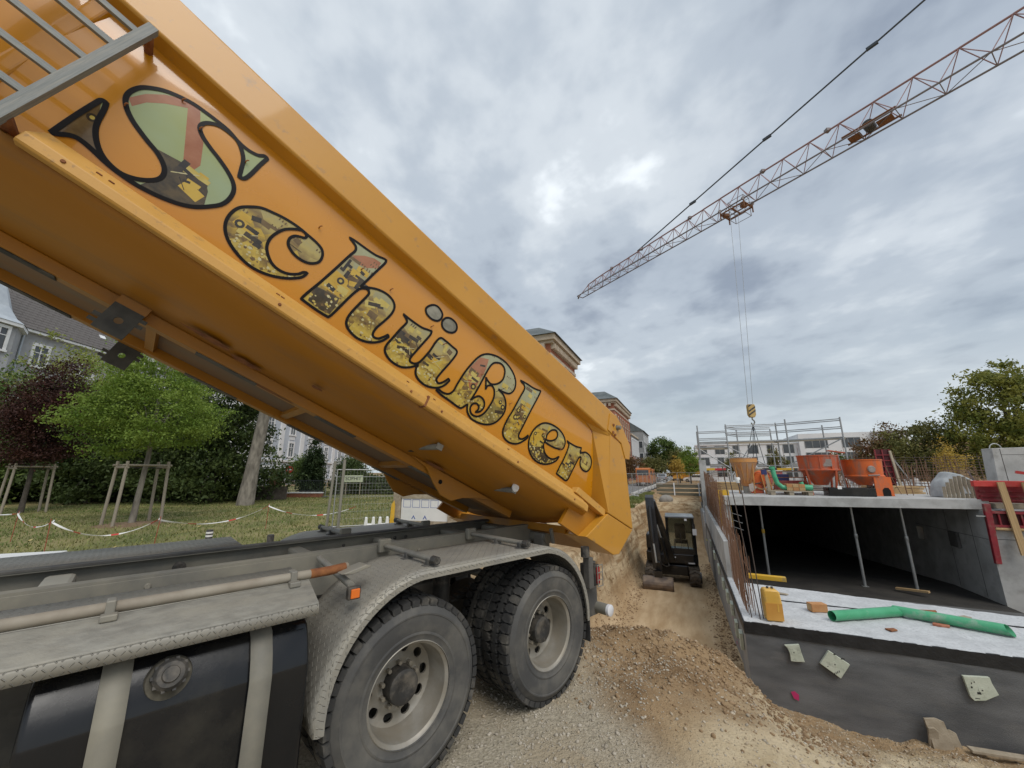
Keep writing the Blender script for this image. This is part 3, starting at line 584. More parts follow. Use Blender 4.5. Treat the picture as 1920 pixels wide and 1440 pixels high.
def fender_rod(s, y_in, y_out, z):
    rod = MB().tube((s, y_in, z), (s, y_out, z), .022, n=12).build('mudguard_rod', 'steel_dusty', truck, smooth=True)
    MB().tube((s, y_out-.0, z), (s, y_out+.06*(1 if y_out > y_in else -1)*-1, z), .03, n=8).build('rod_cap', 'hub_black', rod)
    for y in (y_out+(.10 if y_out < y_in else -.10), (y_in+y_out)/2):
        b = MB().cbox((s, y, z-.02), .06, .045, .05); b.cbox((s, y, z-.045), .11, .06, .015); b.build('rod_clamp', 'frame_dark', rod, bevel=.006)
    b = MB().cbox((s, y_in, z), .11, .05, .11).build('rod_bracket', 'frame_grey', rod, bevel=.012)
fender_rod(-1.24, .82, -.01, 1.325); fender_rod(-.29, .82, -.01, 1.325); fender_rod(-1.24, 1.70, 2.45, 1.325); fender_rod(-.29, 1.70, 2.45, 1.325)
MB().tube((-1.78, .80, 1.30), (-1.80, .12, 1.24), .022, n=12).build('lamp_bracket', 'steel_dusty', truck, smooth=True)
MB().prism([(-1.86,1.31), (-1.70,1.345), (-1.66,1.33), (-1.78,1.30)], .14, .26, lambda x, z, h: (x, h, z)).build('lamp_bracket_plate', 'steel_dusty', truck, bevel=.005)
lamp = MB().box(-1.84, -1.76, .055, .10, 1.17, 1.245).build('side_marker_lamp', 'hub_black', truck, bevel=.008)
MB().box(-1.828, -1.772, .042, .0545, 1.18, 1.235).build('lens', 'amber', lamp, bevel=.005)

# wheels: twin tyres on two axles, both sides
def tyre_meshes():
    b = MB()
    prof = [(.292,.02), (.300,.004), (.33,.0), (.335,-.004), (.345,-.004), (.35,-.001), (.40,-.012), (.452,-.011), (.456,-.015), (.466,-.015), (.47,-.010), (.500,.004), (.515,.022), (.518,.04), (.520,.06), (.520,.24), (.518,.26), (.515,.278), (.5,.296), (.46,.31), (.40,.312), (.33,.30), (.30,.296), (.292,.28)]
    b.lathe(prof, 72); me1 = b
    t = MB(); n = 46
    for i in range(n):
        a0 = i*math.tau/n; da = math.tau/n
        def pt(da_, y, r): a = a0+da_*da; return (r*math.cos(a), y, r*math.sin(a))
        # shoulder lugs with a curved edge, both sides, and staggered centre blocks
        for side in (0, 1):
            f = (lambda y: y) if side == 0 else (lambda y: .30-y)
            of = 0 if side == 0 else .5
            pts = [(0.02, .006), (.80, .006), (.86, .05), (.70, .085), (.52, .105), (.30, .085), (.10, .09), (-.04, .05)]
            top = [pt(u+of, f(y), .5535 if y > .01 else .546) for u, y in pts]; bot = [pt(u+of, f(y), .508) for u, y in pts]
            m = len(pts); fs = [(k, (k+1) % m, m+(k+1) % m, m+k) for k in range(m)]+[tuple(range(m))]
            t.add(top+bot, fs)
        pts = [(.05,.115), (.45,.125), (.80,.115), (.95,.15), (.80,.185), (.45,.175), (.05,.185), (-.1,.15)]
        top = [pt(u+.25, y, .555) for u, y in pts]; bot = [pt(u+.25, y, .512) for u, y in pts]; m = len(pts)
        t.add(top+bot, [(k, (k+1) % m, m+(k+1) % m, m+k) for k in range(m)]+[tuple(range(m))])
    return me1, t
ty_b, tr_b = tyre_meshes()
rimb = MB()
rimb.lathe([(.296,.0), (.300,.004), (.298,.012), (.285,.018), (.275,.03), (.272,.07), (.266,.11), (.262,.15), (.252,.194)], 64)
# dished disc with ten real hand holes
nh = 10
def disc_pt(r, ang):
    k = np.interp(r, [.10, .15, .165, .19, .235, .252], [.19, .19, .195, .212, .206, .194]); return Vector((r*math.cos(ang), float(k), r*math.sin(ang)))
for i in range(nh):
    a0 = i*math.tau/nh; da = math.tau/nh; ra, rb, hc, hr = .150, .252, .205, .031
    q = []; 
    for k in range(24):
        th = k*math.tau/24; c, s_ = math.cos(th), math.sin(th); m_ = max(abs(c), abs(s_)); q.append((c/m_, s_/m_, c, s_))
    outer = [disc_pt((ra+rb)/2+u*(rb-ra)/2, a0+v*da/2) for u, v, _, _ in q]
    inn = [disc_pt(hc+c*hr*.95, a0+s_*hr*1.12/hc) for _, _, c, s_ in q]
    back = [p+Vector((0, .016, 0)) for p in inn]
    fs = [(k, (k+1) % 24, 24+(k+1) % 24, 24+k) for k in range(24)]+[(24+k, 24+(k+1) % 24, 48+(k+1) % 24, 48+k) for k in range(24)]
    rimb.add(outer+inn+back, fs)
rimb.lathe([(.150,.19), (.10,.19)], 48)
hubb = MB(); hubb.lathe([(0,.10), (.04,.10), (.06,.094), (.095,.094), (.104,.10), (.108,.12), (.112,.196)], 32)
nutb = MB(); nutb.lathe([(0,-.042), (.013,-.042), (.0155,-.034), (.0155,0), (.021,.001), (.021,.006)], 6)
def wheel(s, y, flip, full):
    wl = bpy.data.objects.new('wheel', None); C.objects.link(wl); wl.parent = truck; wl.empty_display_size = .1
    wl.matrix_local = Matrix.Translation((s, y, .545)) @ (Matrix.Rotation(math.pi, 4, 'Z') if flip else Matrix()) @ Matrix.Rotation(rng.uniform(0, 6), 4, 'Y')
    return wl
shared = {}
def sub(wl, name, b, m, smooth=True, bevel=0, angle=35):
    if name not in shared:
        o = b.build(name, m, wl, smooth=smooth, bevel=bevel, angle=angle); shared[name] = o.data
    else: o = link(name, shared[name], wl, None)
    return o
for s in (-1.39, 0.0):
    for y, flip in ((.0, False), (.345, False), (2.5, True), (2.155, True)):
        wl = wheel(s, y, flip, True)
        sub(wl, 'tyre', ty_b, 'tyre_side'); sub(wl, 'tread', tr_b, 'rubber', False); sub(wl, 'rim', rimb, 'rim_steel')
        if y in (0.0, 2.5):
            sub(wl, 'hub', hubb, 'hub_black')
            for k in range(10):
                a = k*math.tau/10+.3; nn = sub(wl, 'wheel_nut', nutb, 'rim_steel', False); nn.location = (.130*math.cos(a), .187, .130*math.sin(a))

# tail of the chassis
MB().box(.62, .74, .62, .80, 1.02, 1.26).build('hinge_bracket', 'steel_dusty', truck, bevel=.03)
MB().tube((.68, .60, 1.20), (.68, 1.90, 1.20), .06, n=16).build('tipping_hinge', 'frame_grey', truck, smooth=True)
MB().tube((.52, .42, 1.33), (.60, .46, 1.18), .022, n=10).build('hand_lever', 'steel_dusty', truck, smooth=True)
MB().tube((.60, .03, 1.09), (.60, .03, 1.19), .045, n=14).build('rubber_buffer', 'hub_black', truck, smooth=True)
MB().box(.62, .70, .0, .08, .78, 1.08).build('tail_lamp_bracket', 'frame_dark', truck, bevel=.01)
tl = MB().box(.70, .79, -.01, .09, .80, 1.0).build('tail_lamp', 'hub_black', truck, bevel=.01)
MB().box(.72, .775, -.024, -.0105, .82, .98).build('lens', 'red_lens', tl, bevel=.006)
for z in (.80, .86, .93, 1.0): bar(tl, 'guard_wire', (.70, -.04, z), (.80, -.04, z), .005, 'steel_dusty', 6)
for s_ in (.71, .795): bar(tl, 'guard_wire', (s_, -.04, .80), (s_, -.04, 1.0), .005, 'steel_dusty', 6)
MB().tube((.88, -.06, .545), (.88, 2.55, .545), .055, n=18).build('underrun_bar', 'frame_grey', truck, smooth=True)
MB().lathe([(0,-.004), (.05,-.004), (.056,.0), (.056,.03)], 18, (.88, -.062, .545)).build('bar_end_cap', 'white_lens', truck, smooth=True)
MB().box(.68, .88, .1, .16, .48, 1.0).build('underrun_bracket', 'frame_dark', truck); MB().box(.80, .95, .85, 1.65, 1.0, 1.3).build('rear_cross_beam', 'frame_dark', truck, bevel=.02)

# ---- the tipping body: u along its length (to the rear), y across, v up; turned up about the hinge
body = MB().add([], [])
TILT = Matrix.Rotation(R(23.9), 4, 'Y')
U0 = -5.75
def by(u, v, y): return (u, y, v)
def mirror(pts): return [(2.5-y, v) for y, v in pts]
floor = MB()
sect = [(.055,1.680), (.10,1.640), (.17,1.600), (.28,1.562), (.42,1.530), (.60,1.508), (.80,1.5), (1.70,1.5), (1.90,1.508), (2.08,1.53), (2.22,1.562), (2.33,1.60), (2.40,1.64), (2.445,1.68)]
NU = 24
for i in range(NU):
    ua, ub = U0+(.02-U0)*i/NU, U0+(.02-U0)*(i+1)/NU
    for (ya, va), (yb, vb) in zip(sect, sect[1:]): floor.quad((ua, ya, va), (ub, ya, va), (ub, yb, vb), (ua, yb, vb))
dump = floor.build('dump_body', 'orange_shaded', truck, smooth=True, angle=60, weld=True); dump.matrix_local = TILT
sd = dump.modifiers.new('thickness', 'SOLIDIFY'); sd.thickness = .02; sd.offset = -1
dump['label'] = 'long orange tipping body with picture-filled lettering on its side'
for flip in (False, True):
    Y = (lambda y: 2.5-y) if flip else (lambda y: y)
    P = MB(); vv = np.linspace(1.80, 2.64, 22); ue = lambda v: float(np.interp(v, [1.80, 1.86, 2.58, 2.64], [.26, .26, -.13, -.30]))
    for v0_, v1_ in zip(vv, vv[1:]):
        for k in range(6):
            uf = lambda t, v: U0+(ue(v)-U0)*t
            P.quad((uf(k/6, v0_), Y(crv(v0_)), v0_), (uf((k+1)/6, v0_), Y(crv(v0_)), v0_), (uf((k+1)/6, v1_), Y(crv(v1_)), v1_), (uf(k/6, v1_), Y(crv(v1_)), v1_))
    po_ = P.build('side_wall', 'orange_paint', dump, smooth=True, angle=60, weld=True)
    tr = MB(); tr.prism([(.0,2.66), (.0,2.935), (.012,2.95), (.17,2.95), (.17,2.64), (.10,2.632), (.012,2.648)], U0, .12, lambda y, v, h: (h, Y(y), v)); tr.build('top_rail', 'orange_frame', dump, bevel=.008)
    lr = MB(); lr.prism([(.0,1.672), (.0,1.722), (.014,1.738), (.105,1.828), (.26,1.828), (.26,1.70), (.05,1.672), (.05,1.66), (.008,1.66)], -4.60, -.10, lambda y, v, h: (h, Y(y), v)); lr.prism([(.02,1.668), (.02,1.73), (.07,1.78), (.07,1.668)], -.10, -.02, lambda y, v, h: (h, Y(y), v))
    lo_ = lr.build('lower_rail', 'orange_rail', dump, bevel=.004)
    lr2 = MB(); lr2.prism([(.0,1.672), (.0,1.722), (.105,1.835), (.16,1.835), (.16,1.672)], U0, -4.99, lambda y, v, h: (h, Y(y), v)); lr2.build('lower_rail', 'orange_rail', dump, bevel=.004)
    MB().box(-2.28, -2.262, min(Y(-.002), Y(.1)), max(Y(-.002), Y(.1)), 1.658, 1.75).build('rail_joint', 'rust', dump) if not flip else None
    if not flip:
        for u in (-4.45, -3.42, -2.42, -2.12, -1.2, -.3):
            MB().lathe([(0,-.006), (.008,-.006), (.011,.002)], 10, (u, 0, 1.70)).build('rivet', 'rust', dump)
        for u in (-4.36, -4.31, -3.46, -3.43, -2.46, -2.20, -1.32):
            MB().cbox((u, .0445, 1.766), .022, .014, .009, Matrix.Rotation(R(-42), 4, 'X')).build('scuff', 'rust', dump)
    # rear pillar, its inner facet and the foot of the tail
    MB().prism([(.09,2.66), (.42,2.66), (.90,1.79), (.33,1.785)], Y(.0), Y(.12), lambda u, v, h: (u, h, v)).build('rear_pillar', 'orange_frame', dump, bevel=.01)
    fc = MB().quad((-.13, Y(.099), 2.60), (.09, Y(.002), 2.63), (.33, Y(.002), 1.80), (.27, Y(crv(1.83)), 1.83)); fc.quad((-.30, Y(.098), 2.64), (-.13, Y(.098), 2.595), (.09, Y(.001), 2.63), (.02, Y(.005), 2.66)); fc.build('pillar_facet', 'orange_frame', dump)
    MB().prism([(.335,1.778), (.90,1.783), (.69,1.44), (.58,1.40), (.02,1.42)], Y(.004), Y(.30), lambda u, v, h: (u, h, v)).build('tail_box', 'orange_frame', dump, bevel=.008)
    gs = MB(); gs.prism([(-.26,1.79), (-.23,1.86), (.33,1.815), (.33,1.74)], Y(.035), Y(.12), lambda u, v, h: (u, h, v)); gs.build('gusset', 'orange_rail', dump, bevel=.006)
    MB().prism([(-.30,1.44), (-.16,1.79), (.33,1.775), (.02,1.42)], Y(.11), Y(.15), lambda u, v, h: (u, h, v)).build('corner_plate', 'orange_shaded', dump)
    MB().prism([(.00,2.90), (.12,2.94), (.28,2.88), (.55,2.72), (.57,2.55), (.48,2.52), (.34,2.66), (.02,2.68)], Y(-.012), Y(.01), lambda u, v, h: (u, h, v)).build('tailgate_hinge_plate', 'orange_frame', dump, bevel=.006)
    pin = MB().lathe([(0,-.05), (.022,-.05), (.026,-.04), (.026,-.0), (.036,.0), (.036,.012)], 16, (.19, Y(-.012), 2.80) if not flip else (.19, 2.5, 2.80)).build('hinge_pin', 'steel_dusty', dump, smooth=True)
    if not flip:
        for u, v in ((.10,2.79), (.12,2.70), (.17,2.69)): MB().lathe([(0,-.012), (.016,-.012), (.018,0)], 8, (u, -.012, v)).build('bolt', 'rust', dump)
    # longitudinal bearer under the floor
    MB().box(U0, -.35, min(Y(.80), Y(.90)), max(Y(.80), Y(.90)), 1.42, 1.4985).build('bearer', 'orange_shaded', dump, bevel=.006)
    for ua, ub in ((-5.2,-4.38), (-3.62,-3.2), (-2.72,-2.35), (-1.75,-1.4)):
        MB().box(ua, ub, min(Y(.812), Y(.888)), max(Y(.812), Y(.888)), 1.412, 1.4195).build('rubber_pad', 'rubber' if ua < -4 else 'frame_dark', dump, bevel=.003)
    # guide bracket with a round hole and torn edges
    br = MB(); hole = [(.022*math.cos(k*math.tau/24), .022*math.sin(k*math.tau/24)) for k in range(24)]
    sq = []
    for k in range(24):
        c, s_ = math.cos(k*math.tau/24), math.sin(k*math.tau/24); m_ = max(abs(c), abs(s_)); sq.append((.078*c/m_, .095*s_/m_))
    for h0, h1 in ((0, .012),):
        vs = [(-4.02+x, Y(.74+h), 1.345+z) for h in (h0, h1) for x, z in sq+hole]
        fs = [(k, (k+1) % 24, 24+(k+1) % 24, 24+k) for k in range(24)]+[(48+k, 48+24+k, 48+24+(k+1) % 24, 48+(k+1) % 24) for k in range(24)]
        fs += [(k, 48+k, 48+(k+1) % 24, (k+1) % 24) for k in range(24)]+[(24+k, 24+(k+1) % 24, 72+(k+1) % 24, 72+k) for k in range(24)]
        br.add(vs, fs)
    for dz in (.02, .06): br.box(-4.02-.115, -4.02-.077, min(Y(.741), Y(.751)), max(Y(.741), Y(.751)), 1.345-dz-.01, 1.345-dz+.012); br.box(-4.02+.077, -4.02+.11, min(Y(.741), Y(.751)), max(Y(.741), Y(.751)), 1.345+dz-.01, 1.345+dz+.012)
    br.build('guide_bracket', mat('zinc_black', (.035,.036,.034), (.09,.09,.08), scale=6, rough=.6), dump)
    MB().box(-4.10, -3.94, min(Y(.745), Y(.80)), max(Y(.745), Y(.80)), 1.44, 1.50).build('bracket_arm', 'orange_shaded', dump)
    # ear plate that carries the ram, and torn hook end
    MB().prism([(-1.85,1.50), (-1.62,1.46), (-1.48,1.36), (-1.36,1.29), (-1.22,1.285), (-1.10,1.36), (-.92,1.43), (-.70,1.49)], Y(.76), Y(.785), lambda u, v, h: (u, h, v)).build('ram_ear', 'orange_shaded', dump, bevel=.006)
    MB().lathe([(0,-.003), (.022,-.003), (.022,.004)], 12, (-1.42, Y(.758) if not flip else 1.74, 1.40)).build('ear_hole', 'void', dump)
    if not flip:
        for u, v, lens in ((-1.88,1.545,'steel_dusty'), (-.93,1.55,'steel_dusty')):
            t_ = MB().tube((u, .70, v), (u, .24, v-.02), .026, n=12).build('support_tube', 'steel_dusty', dump, smooth=True)
            MB().lathe([(.03,0), (.045,.0), (.045,.07), (.03,.07)], 12, (u, .66, v), 'Y').build('tube_flange', 'hub_black', dump, smooth=True)
            MB().cbox((u, .235, v-.02), .06, .012, .05).build('tube_end', 'steel_dusty', dump)
        MB().lathe([(0,-.012), (.035,-.012), (.045,0), (.04,.014)], 16, (-.93, .225, 1.56)).build('work_lamp', 'white_lens', dump, smooth=True)
        MB().box(-1.02, -.86, .38, .62, 1.575, 1.60).build('red_brush', mat('red_cloth', (.35,.02,.03), (.22,.01,.02), scale=30, rough=.9, bump=.5), dump, bevel=.01)
MB().box(-5.76, -5.72, .1, 2.4, 1.5, 2.95).build('front_wall', 'orange_frame', dump)
MB().box(.015, .62, .29, 2.21, 1.42, 1.50).build('tail_floor', 'orange_shaded', dump)
tg = MB(); tg.prism([(.40,2.64), (.44,2.64), (.91,1.80), (.87,1.80)], .125, 2.375, lambda u, v, h: (u, h, v)); tg.build('tailgate', 'orange_frame', dump, bevel=.006)
MB().box(U0, -.3, .91, 1.59, 1.488, 1.4985).build('floor_plate', 'dusty_floor', dump)
for u in (-5.0, -3.9, -2.8, -1.7): MB().box(u-.03, u+.03, .905, 1.595, 1.44, 1.4875).build('floor_rib', 'orange_shaded', dump)
for i, (u, y, w_, h_) in enumerate(((-3.6,.62,.34,.05), (-3.35,.70,.22,.06), (-2.9,.45,.10,.03), (-1.6,.66,.26,.05), (-3.15,.835,.5,.03))):
    v0_ = float(np.interp(y, [q[0] for q in sect], [q[1] for q in sect]))-.0225 if y < .8 else 1.4185
    MB().add([(u+w_*.5*math.cos(k*math.tau/14)*(.7+.5*((k*7+i*3) % 5)/5), y+h_*math.sin(k*math.tau/14)*(.7+.5*((k*5+i) % 4)/4), v0_-(.0 if y >= .8 else 0)+((y+h_*math.sin(k*math.tau/14)-y)*-.04 if y < .8 else 0)) for k in range(14)], [tuple(range(14))]).build('rust_patch', 'rust', dump)
# tie hooks along the wall
hookb = MB().path([(0,.004,0), (0,-.016,.002), (.003,-.022,.010), (.010,-.023,.015)], .004, 6)
for u, v in ((-4.43,2.47), (-4.29,2.395), (-4.04,2.42), (-3.52,2.39), (-3.15,2.34), (-2.9,2.36), (-2.47,2.33), (-2.30,2.27), (-1.83,2.27), (-1.41,2.21), (-.86,2.17), (-.55,2.15), (-4.55,2.22)):
    sub(dump, 'tie_hook', hookb, 'rust').location = (u, crv(v)-.001, v)
# ladder at the front of the side
lad = bpy.data.objects.new('ladder', None); C.objects.link(lad); lad.parent = truck; lad.matrix_local = TILT
mat('ladder_grey', (.17,.185,.18), (.235,.245,.235), scale=9, rough=.55, dirt=(.30,.29,.25), dscale=5, damt=.35, bump=.12, bscale=60)
beam(lad, 'stile', (-4.665,-.035,1.55), (-4.675,-.035,2.62), .045, .042, 'ladder_grey', (0,1,0)); beam(lad, 'stile', (-5.03,-.035,1.55), (-5.04,-.035,2.62), .045, .042, 'ladder_grey', (0,1,0))
for v in (1.69, 1.86, 2.03, 2.20, 2.37, 2.53): beam(lad, 'rung', (-5.01,-.035,v), (-4.69,-.035,v), .022, .030, 'ladder_grey')
MB().tube((-4.67,-.02,2.58), (-4.67,.12,2.58), .02, n=8).build('ladder_bolt', 'rust', lad); MB().tube((-4.665,-.02,1.72), (-4.665,.12,1.72), .028, n=8).build('ladder_bolt', 'rust', lad)
# pressed ribs behind the ladder
for u in (-4.90, -5.25): MB().prism([(u-.05,0), (u-.03,-.03), (u+.03,-.03), (u+.05,0)], 1.85, 2.63, lambda x, y, h: (x, .103+y+.18*max(0, 2.63-h)**2, h)).build('pressed_rib', 'orange_paint', dump, bevel=.008)
# ---- the lettering: black outlines round a printed collage
def print_mat(name, cols, vs, ns, st=(1,1,1), seed=0.0, brick=None):
    m = bpy.data.materials.new(name); m.use_nodes = True; t = m.node_tree; nd = t.nodes; b = nd['Principled BSDF']; b.inputs['Roughness'].default_value = .25; b.inputs['Coat Weight'].default_value = .4; b.inputs['Coat Roughness'].default_value = .05
    L = t.links.new; tcn = nd.new('ShaderNodeTexCoord'); mp = nd.new('ShaderNodeMapping'); L(tcn.outputs['Object'], mp.inputs[0]); mp.inputs['Scale'].default_value = st; mp.inputs['Location'].default_value = (seed, 0, seed*.7); mp.inputs['Rotation'].default_value = (0, R(-28), 0)
    v = nd.new('ShaderNodeTexVoronoi'); v.distance = 'CHEBYCHEV'; v.inputs['Scale'].default_value = vs; L(mp.outputs[0], v.inputs['Vector']); v2 = nd.new('ShaderNodeTexVoronoi'); v2.distance = 'CHEBYCHEV'; v2.inputs['Scale'].default_value = vs*.34; L(mp.outputs[0], v2.inputs['Vector'])
    n = nd.new('ShaderNodeTexNoise'); n.inputs['Scale'].default_value = ns; n.inputs['Detail'].default_value = 8; n.inputs['Roughness'].default_value = .7; L(mp.outputs[0], n.inputs['Vector'])
    s = nd.new('ShaderNodeSeparateColor'); L(v.outputs['Color'], s.inputs[0])
    s2 = nd.new('ShaderNodeSeparateColor'); L(v2.outputs['Color'], s2.inputs[0]); av_ = nd.new('ShaderNodeMath'); av_.operation = 'ADD'; L(s.outputs[0], av_.inputs[0]); L(s2.outputs[1], av_.inputs[1])
    a = nd.new('ShaderNodeMath'); a.operation = 'MULTIPLY_ADD'; L(av_.outputs[0], a.inputs[0]); a.inputs[1].default_value = .36; 
    k = nd.new('ShaderNodeMapRange'); L(n.outputs[0], k.inputs[0]); k.inputs[1].default_value = .3; k.inputs[2].default_value = .7; k.inputs[3].default_value = 0; k.inputs[4].default_value = .24; L(k.outputs[0], a.inputs[2])
    r = nd.new('ShaderNodeValToRGB'); L(a.outputs[0], r.inputs[0]); r.color_ramp.elements[0].color = (*cols[0], 1); r.color_ramp.elements[1].color = (*cols[-1], 1); r.color_ramp.elements[0].position = .12; r.color_ramp.elements[1].position = .9
    for i, c in enumerate(cols[1:-1]): e = r.color_ramp.elements.new(.12+.78*(i+1)/(len(cols)-1)); e.color = (*c, 1)
    L(r.outputs[0], b.inputs['Base Color']); MATS[name] = m; return m
def print_soft(name, cols, ns, seed):
    m = mat(name, cols[0], cols[1], scale=ns, rough=.25, coat=.5, detail=4, lo=.38, hi=.62, stretch=(1,1,1.3)); return m
for nm_, c0, c1, ns in (('print_base', (.20,.15,.035), (.44,.34,.075), 7), ('print_base_b', (.13,.10,.035), (.36,.28,.07), 9), ('print_sky', (.31,.35,.13), (.31,.39,.24), 1.3), ('print_grey', (.17,.155,.11), (.30,.285,.22), 6), ('print_red', (.30,.10,.035), (.38,.16,.075), 6), ('print_yellow', (.50,.30,.022), (.58,.40,.06), 5), ('print_dark', (.022,.015,.010), (.06,.042,.02), 12), ('print_brown', (.11,.065,.022), (.17,.11,.04), 10), ('print_gold', (.48,.36,.06), (.55,.45,.13), 10), ('print_pale', (.50,.45,.22), (.60,.56,.33), 10), ('print_machine', (.035,.025,.012), (.10,.07,.03), 14), ('print_rubble', (.16,.12,.03), (.30,.24,.07), 12)): print_soft(nm_, (c0, c1), ns, 0)
def print_scene():
    m = mat('print_scene', (.3,.25,.07), rough=.25, coat=.5); t = m.node_tree; nd = t.nodes; L = t.links.new; b = nd['Principled BSDF']
    tcn = nd.new('ShaderNodeTexCoord'); sp = nd.new('ShaderNodeSeparateXYZ'); L(tcn.outputs['Object'], sp.inputs[0]); v = nd.new('ShaderNodeTexVoronoi'); v.inputs['Scale'].default_value = 13; L(tcn.outputs['Object'], v.inputs['Vector']); sc2 = nd.new('ShaderNodeSeparateColor'); L(v.outputs['Color'], sc2.inputs[0])
    n = nd.new('ShaderNodeTexNoise'); n.inputs['Scale'].default_value = 30; n.inputs['Detail'].default_value = 6; L(tcn.outputs['Object'], n.inputs['Vector'])
    a = nd.new('ShaderNodeMath'); a.operation = 'MULTIPLY_ADD'; L(sc2.outputs[0], a.inputs[0]); a.inputs[1].default_value = .13; L(sp.outputs[2], a.inputs[2]); a2 = nd.new('ShaderNodeMath'); a2.operation = 'MULTIPLY_ADD'; L(n.outputs[0], a2.inputs[0]); a2.inputs[1].default_value = .07; L(a.outputs[0], a2.inputs[2])
    mr = nd.new('ShaderNodeMapRange'); L(a2.outputs[0], mr.inputs[0]); mr.inputs[1].default_value = 1.88; mr.inputs[2].default_value = 2.55
    r = nd.new('ShaderNodeValToRGB'); L(mr.outputs[0], r.inputs[0]); cr = r.color_ramp; cr.elements[0].color = (.46,.36,.07,1); cr.elements[1].color = (.36,.37,.22,1)
    for p, c in ((.14, (.33,.24,.045)), (.26, (.55,.41,.07)), (.36, (.16,.10,.03)), (.46, (.52,.36,.045)), (.56, (.21,.14,.05)), (.66, (.44,.35,.11)), (.80, (.33,.30,.16))): e = cr.elements.new(p); e.color = (*c, 1)
    L(r.outputs[0], b.inputs['Base Color'])
print_scene()
def spline(pts, n=5):
    P = [Vector(p) for p in pts]; m = len(P); o = []
    for i in range(m):
        p0, p1, p2, p3 = P[i-1], P[i], P[(i+1) % m], P[(i+2) % m]
        sharp = lambda a, b, c: (b-a).length > 1e-6 and (c-b).length > 1e-6 and (b-a).angle(c-b) > R(78)
        m1 = (p2-p0)*.5 if not sharp(p0, p1, p2) else (p2-p1)*.7; m2 = (p3-p1)*.5 if not sharp(p1, p2, p3) else (p2-p1)*.7
        for k in range(n):
            t = k/n; t2, t3 = t*t, t*t*t; o.append(p1*(2*t3-3*t2+1)+m1*(t3-2*t2+t)+p2*(-2*t3+3*t2)+m2*(t3-t2))
    return o
def flat(name, loops, off, m, parent):
    L3 = [[Vector((p[0], p[1], 0)) for p in l] for l in loops]; tri = tessellate_polygon(L3); vs = [(v.x, 0.0, v.y) for l in L3 for v in l]
    me = bpy.data.meshes.new(name); me.from_pydata(vs, [], [tuple(t) for t in tri]); me.update()
    bm = bmesh.new(); bm.from_mesh(me); bmesh.ops.recalc_face_normals(bm, faces=bm.faces)
    if sum((f.normal.y*f.calc_area() for f in bm.faces)) > 0: bmesh.ops.reverse_faces(bm, faces=bm.faces)
    for v in np.arange(1.84, 2.64, .035): bmesh.ops.bisect_plane(bm, geom=bm.verts[:]+bm.edges[:]+bm.faces[:], plane_co=(0, 0, float(v)), plane_no=(0, 0, 1))
    bmesh.ops.dissolve_degenerate(bm, dist=2e-4, edges=bm.edges[:]); bmesh.ops.triangulate(bm, faces=bm.faces[:])
    for v in bm.verts: v.co.y = crv(v.co.z)-off
    for f in bm.faces: f.smooth = True
    bm.to_mesh(me); bm.free()
    nv = [Vector((0, -1, -.36*max(0.0, 2.63-v.co.z))).normalized() for v in me.vertices]; me.normals_split_custom_set_from_vertices(nv)
    return link(name, me, parent, m)
fill = dict(s='print_sky', c='print_scene', h='print_scene', u='print_scene', dot1='print_grey', dot2='print_grey', sz='print_scene', l='print_scene', e='print_scene', r='print_scene')
CELL = {}
for key, loops in LETTERS.items():
    sm = [spline(l) for l in loops]
    nm = 'umlaut_dot' if key.startswith('dot') else 'letter'
    flat(nm, sm, .0018, fill[key], dump); CELL[key] = sm
    rb = MB(); wdt = .0145 if key == 's' else .0112
    for l in sm:
        n = len(l); vs = []
        for i in range(n):
            d = (l[(i+1) % n]-l[i-1]); d = d.normalized() if d.length > 1e-9 else Vector((1, 0)); nn = Vector((-d.y, d.x))*wdt*.82
            for q in (l[i]+nn, l[i], l[i]-nn): vs.append((q.x, crv(q.y)-.0046, q.y))
        rb.add(vs, [(3*i+j, 3*i+j+1, 3*((i+1) % n)+j+1, 3*((i+1) % n)+j) for i in range(n) for j in (0, 1)])
    rb.build('letter_outline', 'black_line', dump)
def inside(p, loops):
    c = False
    for l in loops:
        n = len(l); j = n-1
        for i in range(n):
            a, b = l[i], l[j]
            if (a.y > p[1]) != (b.y > p[1]) and p[0] < (b.x-a.x)*(p[1]-a.y)/(b.y-a.y)+a.x: c = not c
            j = i
    return c
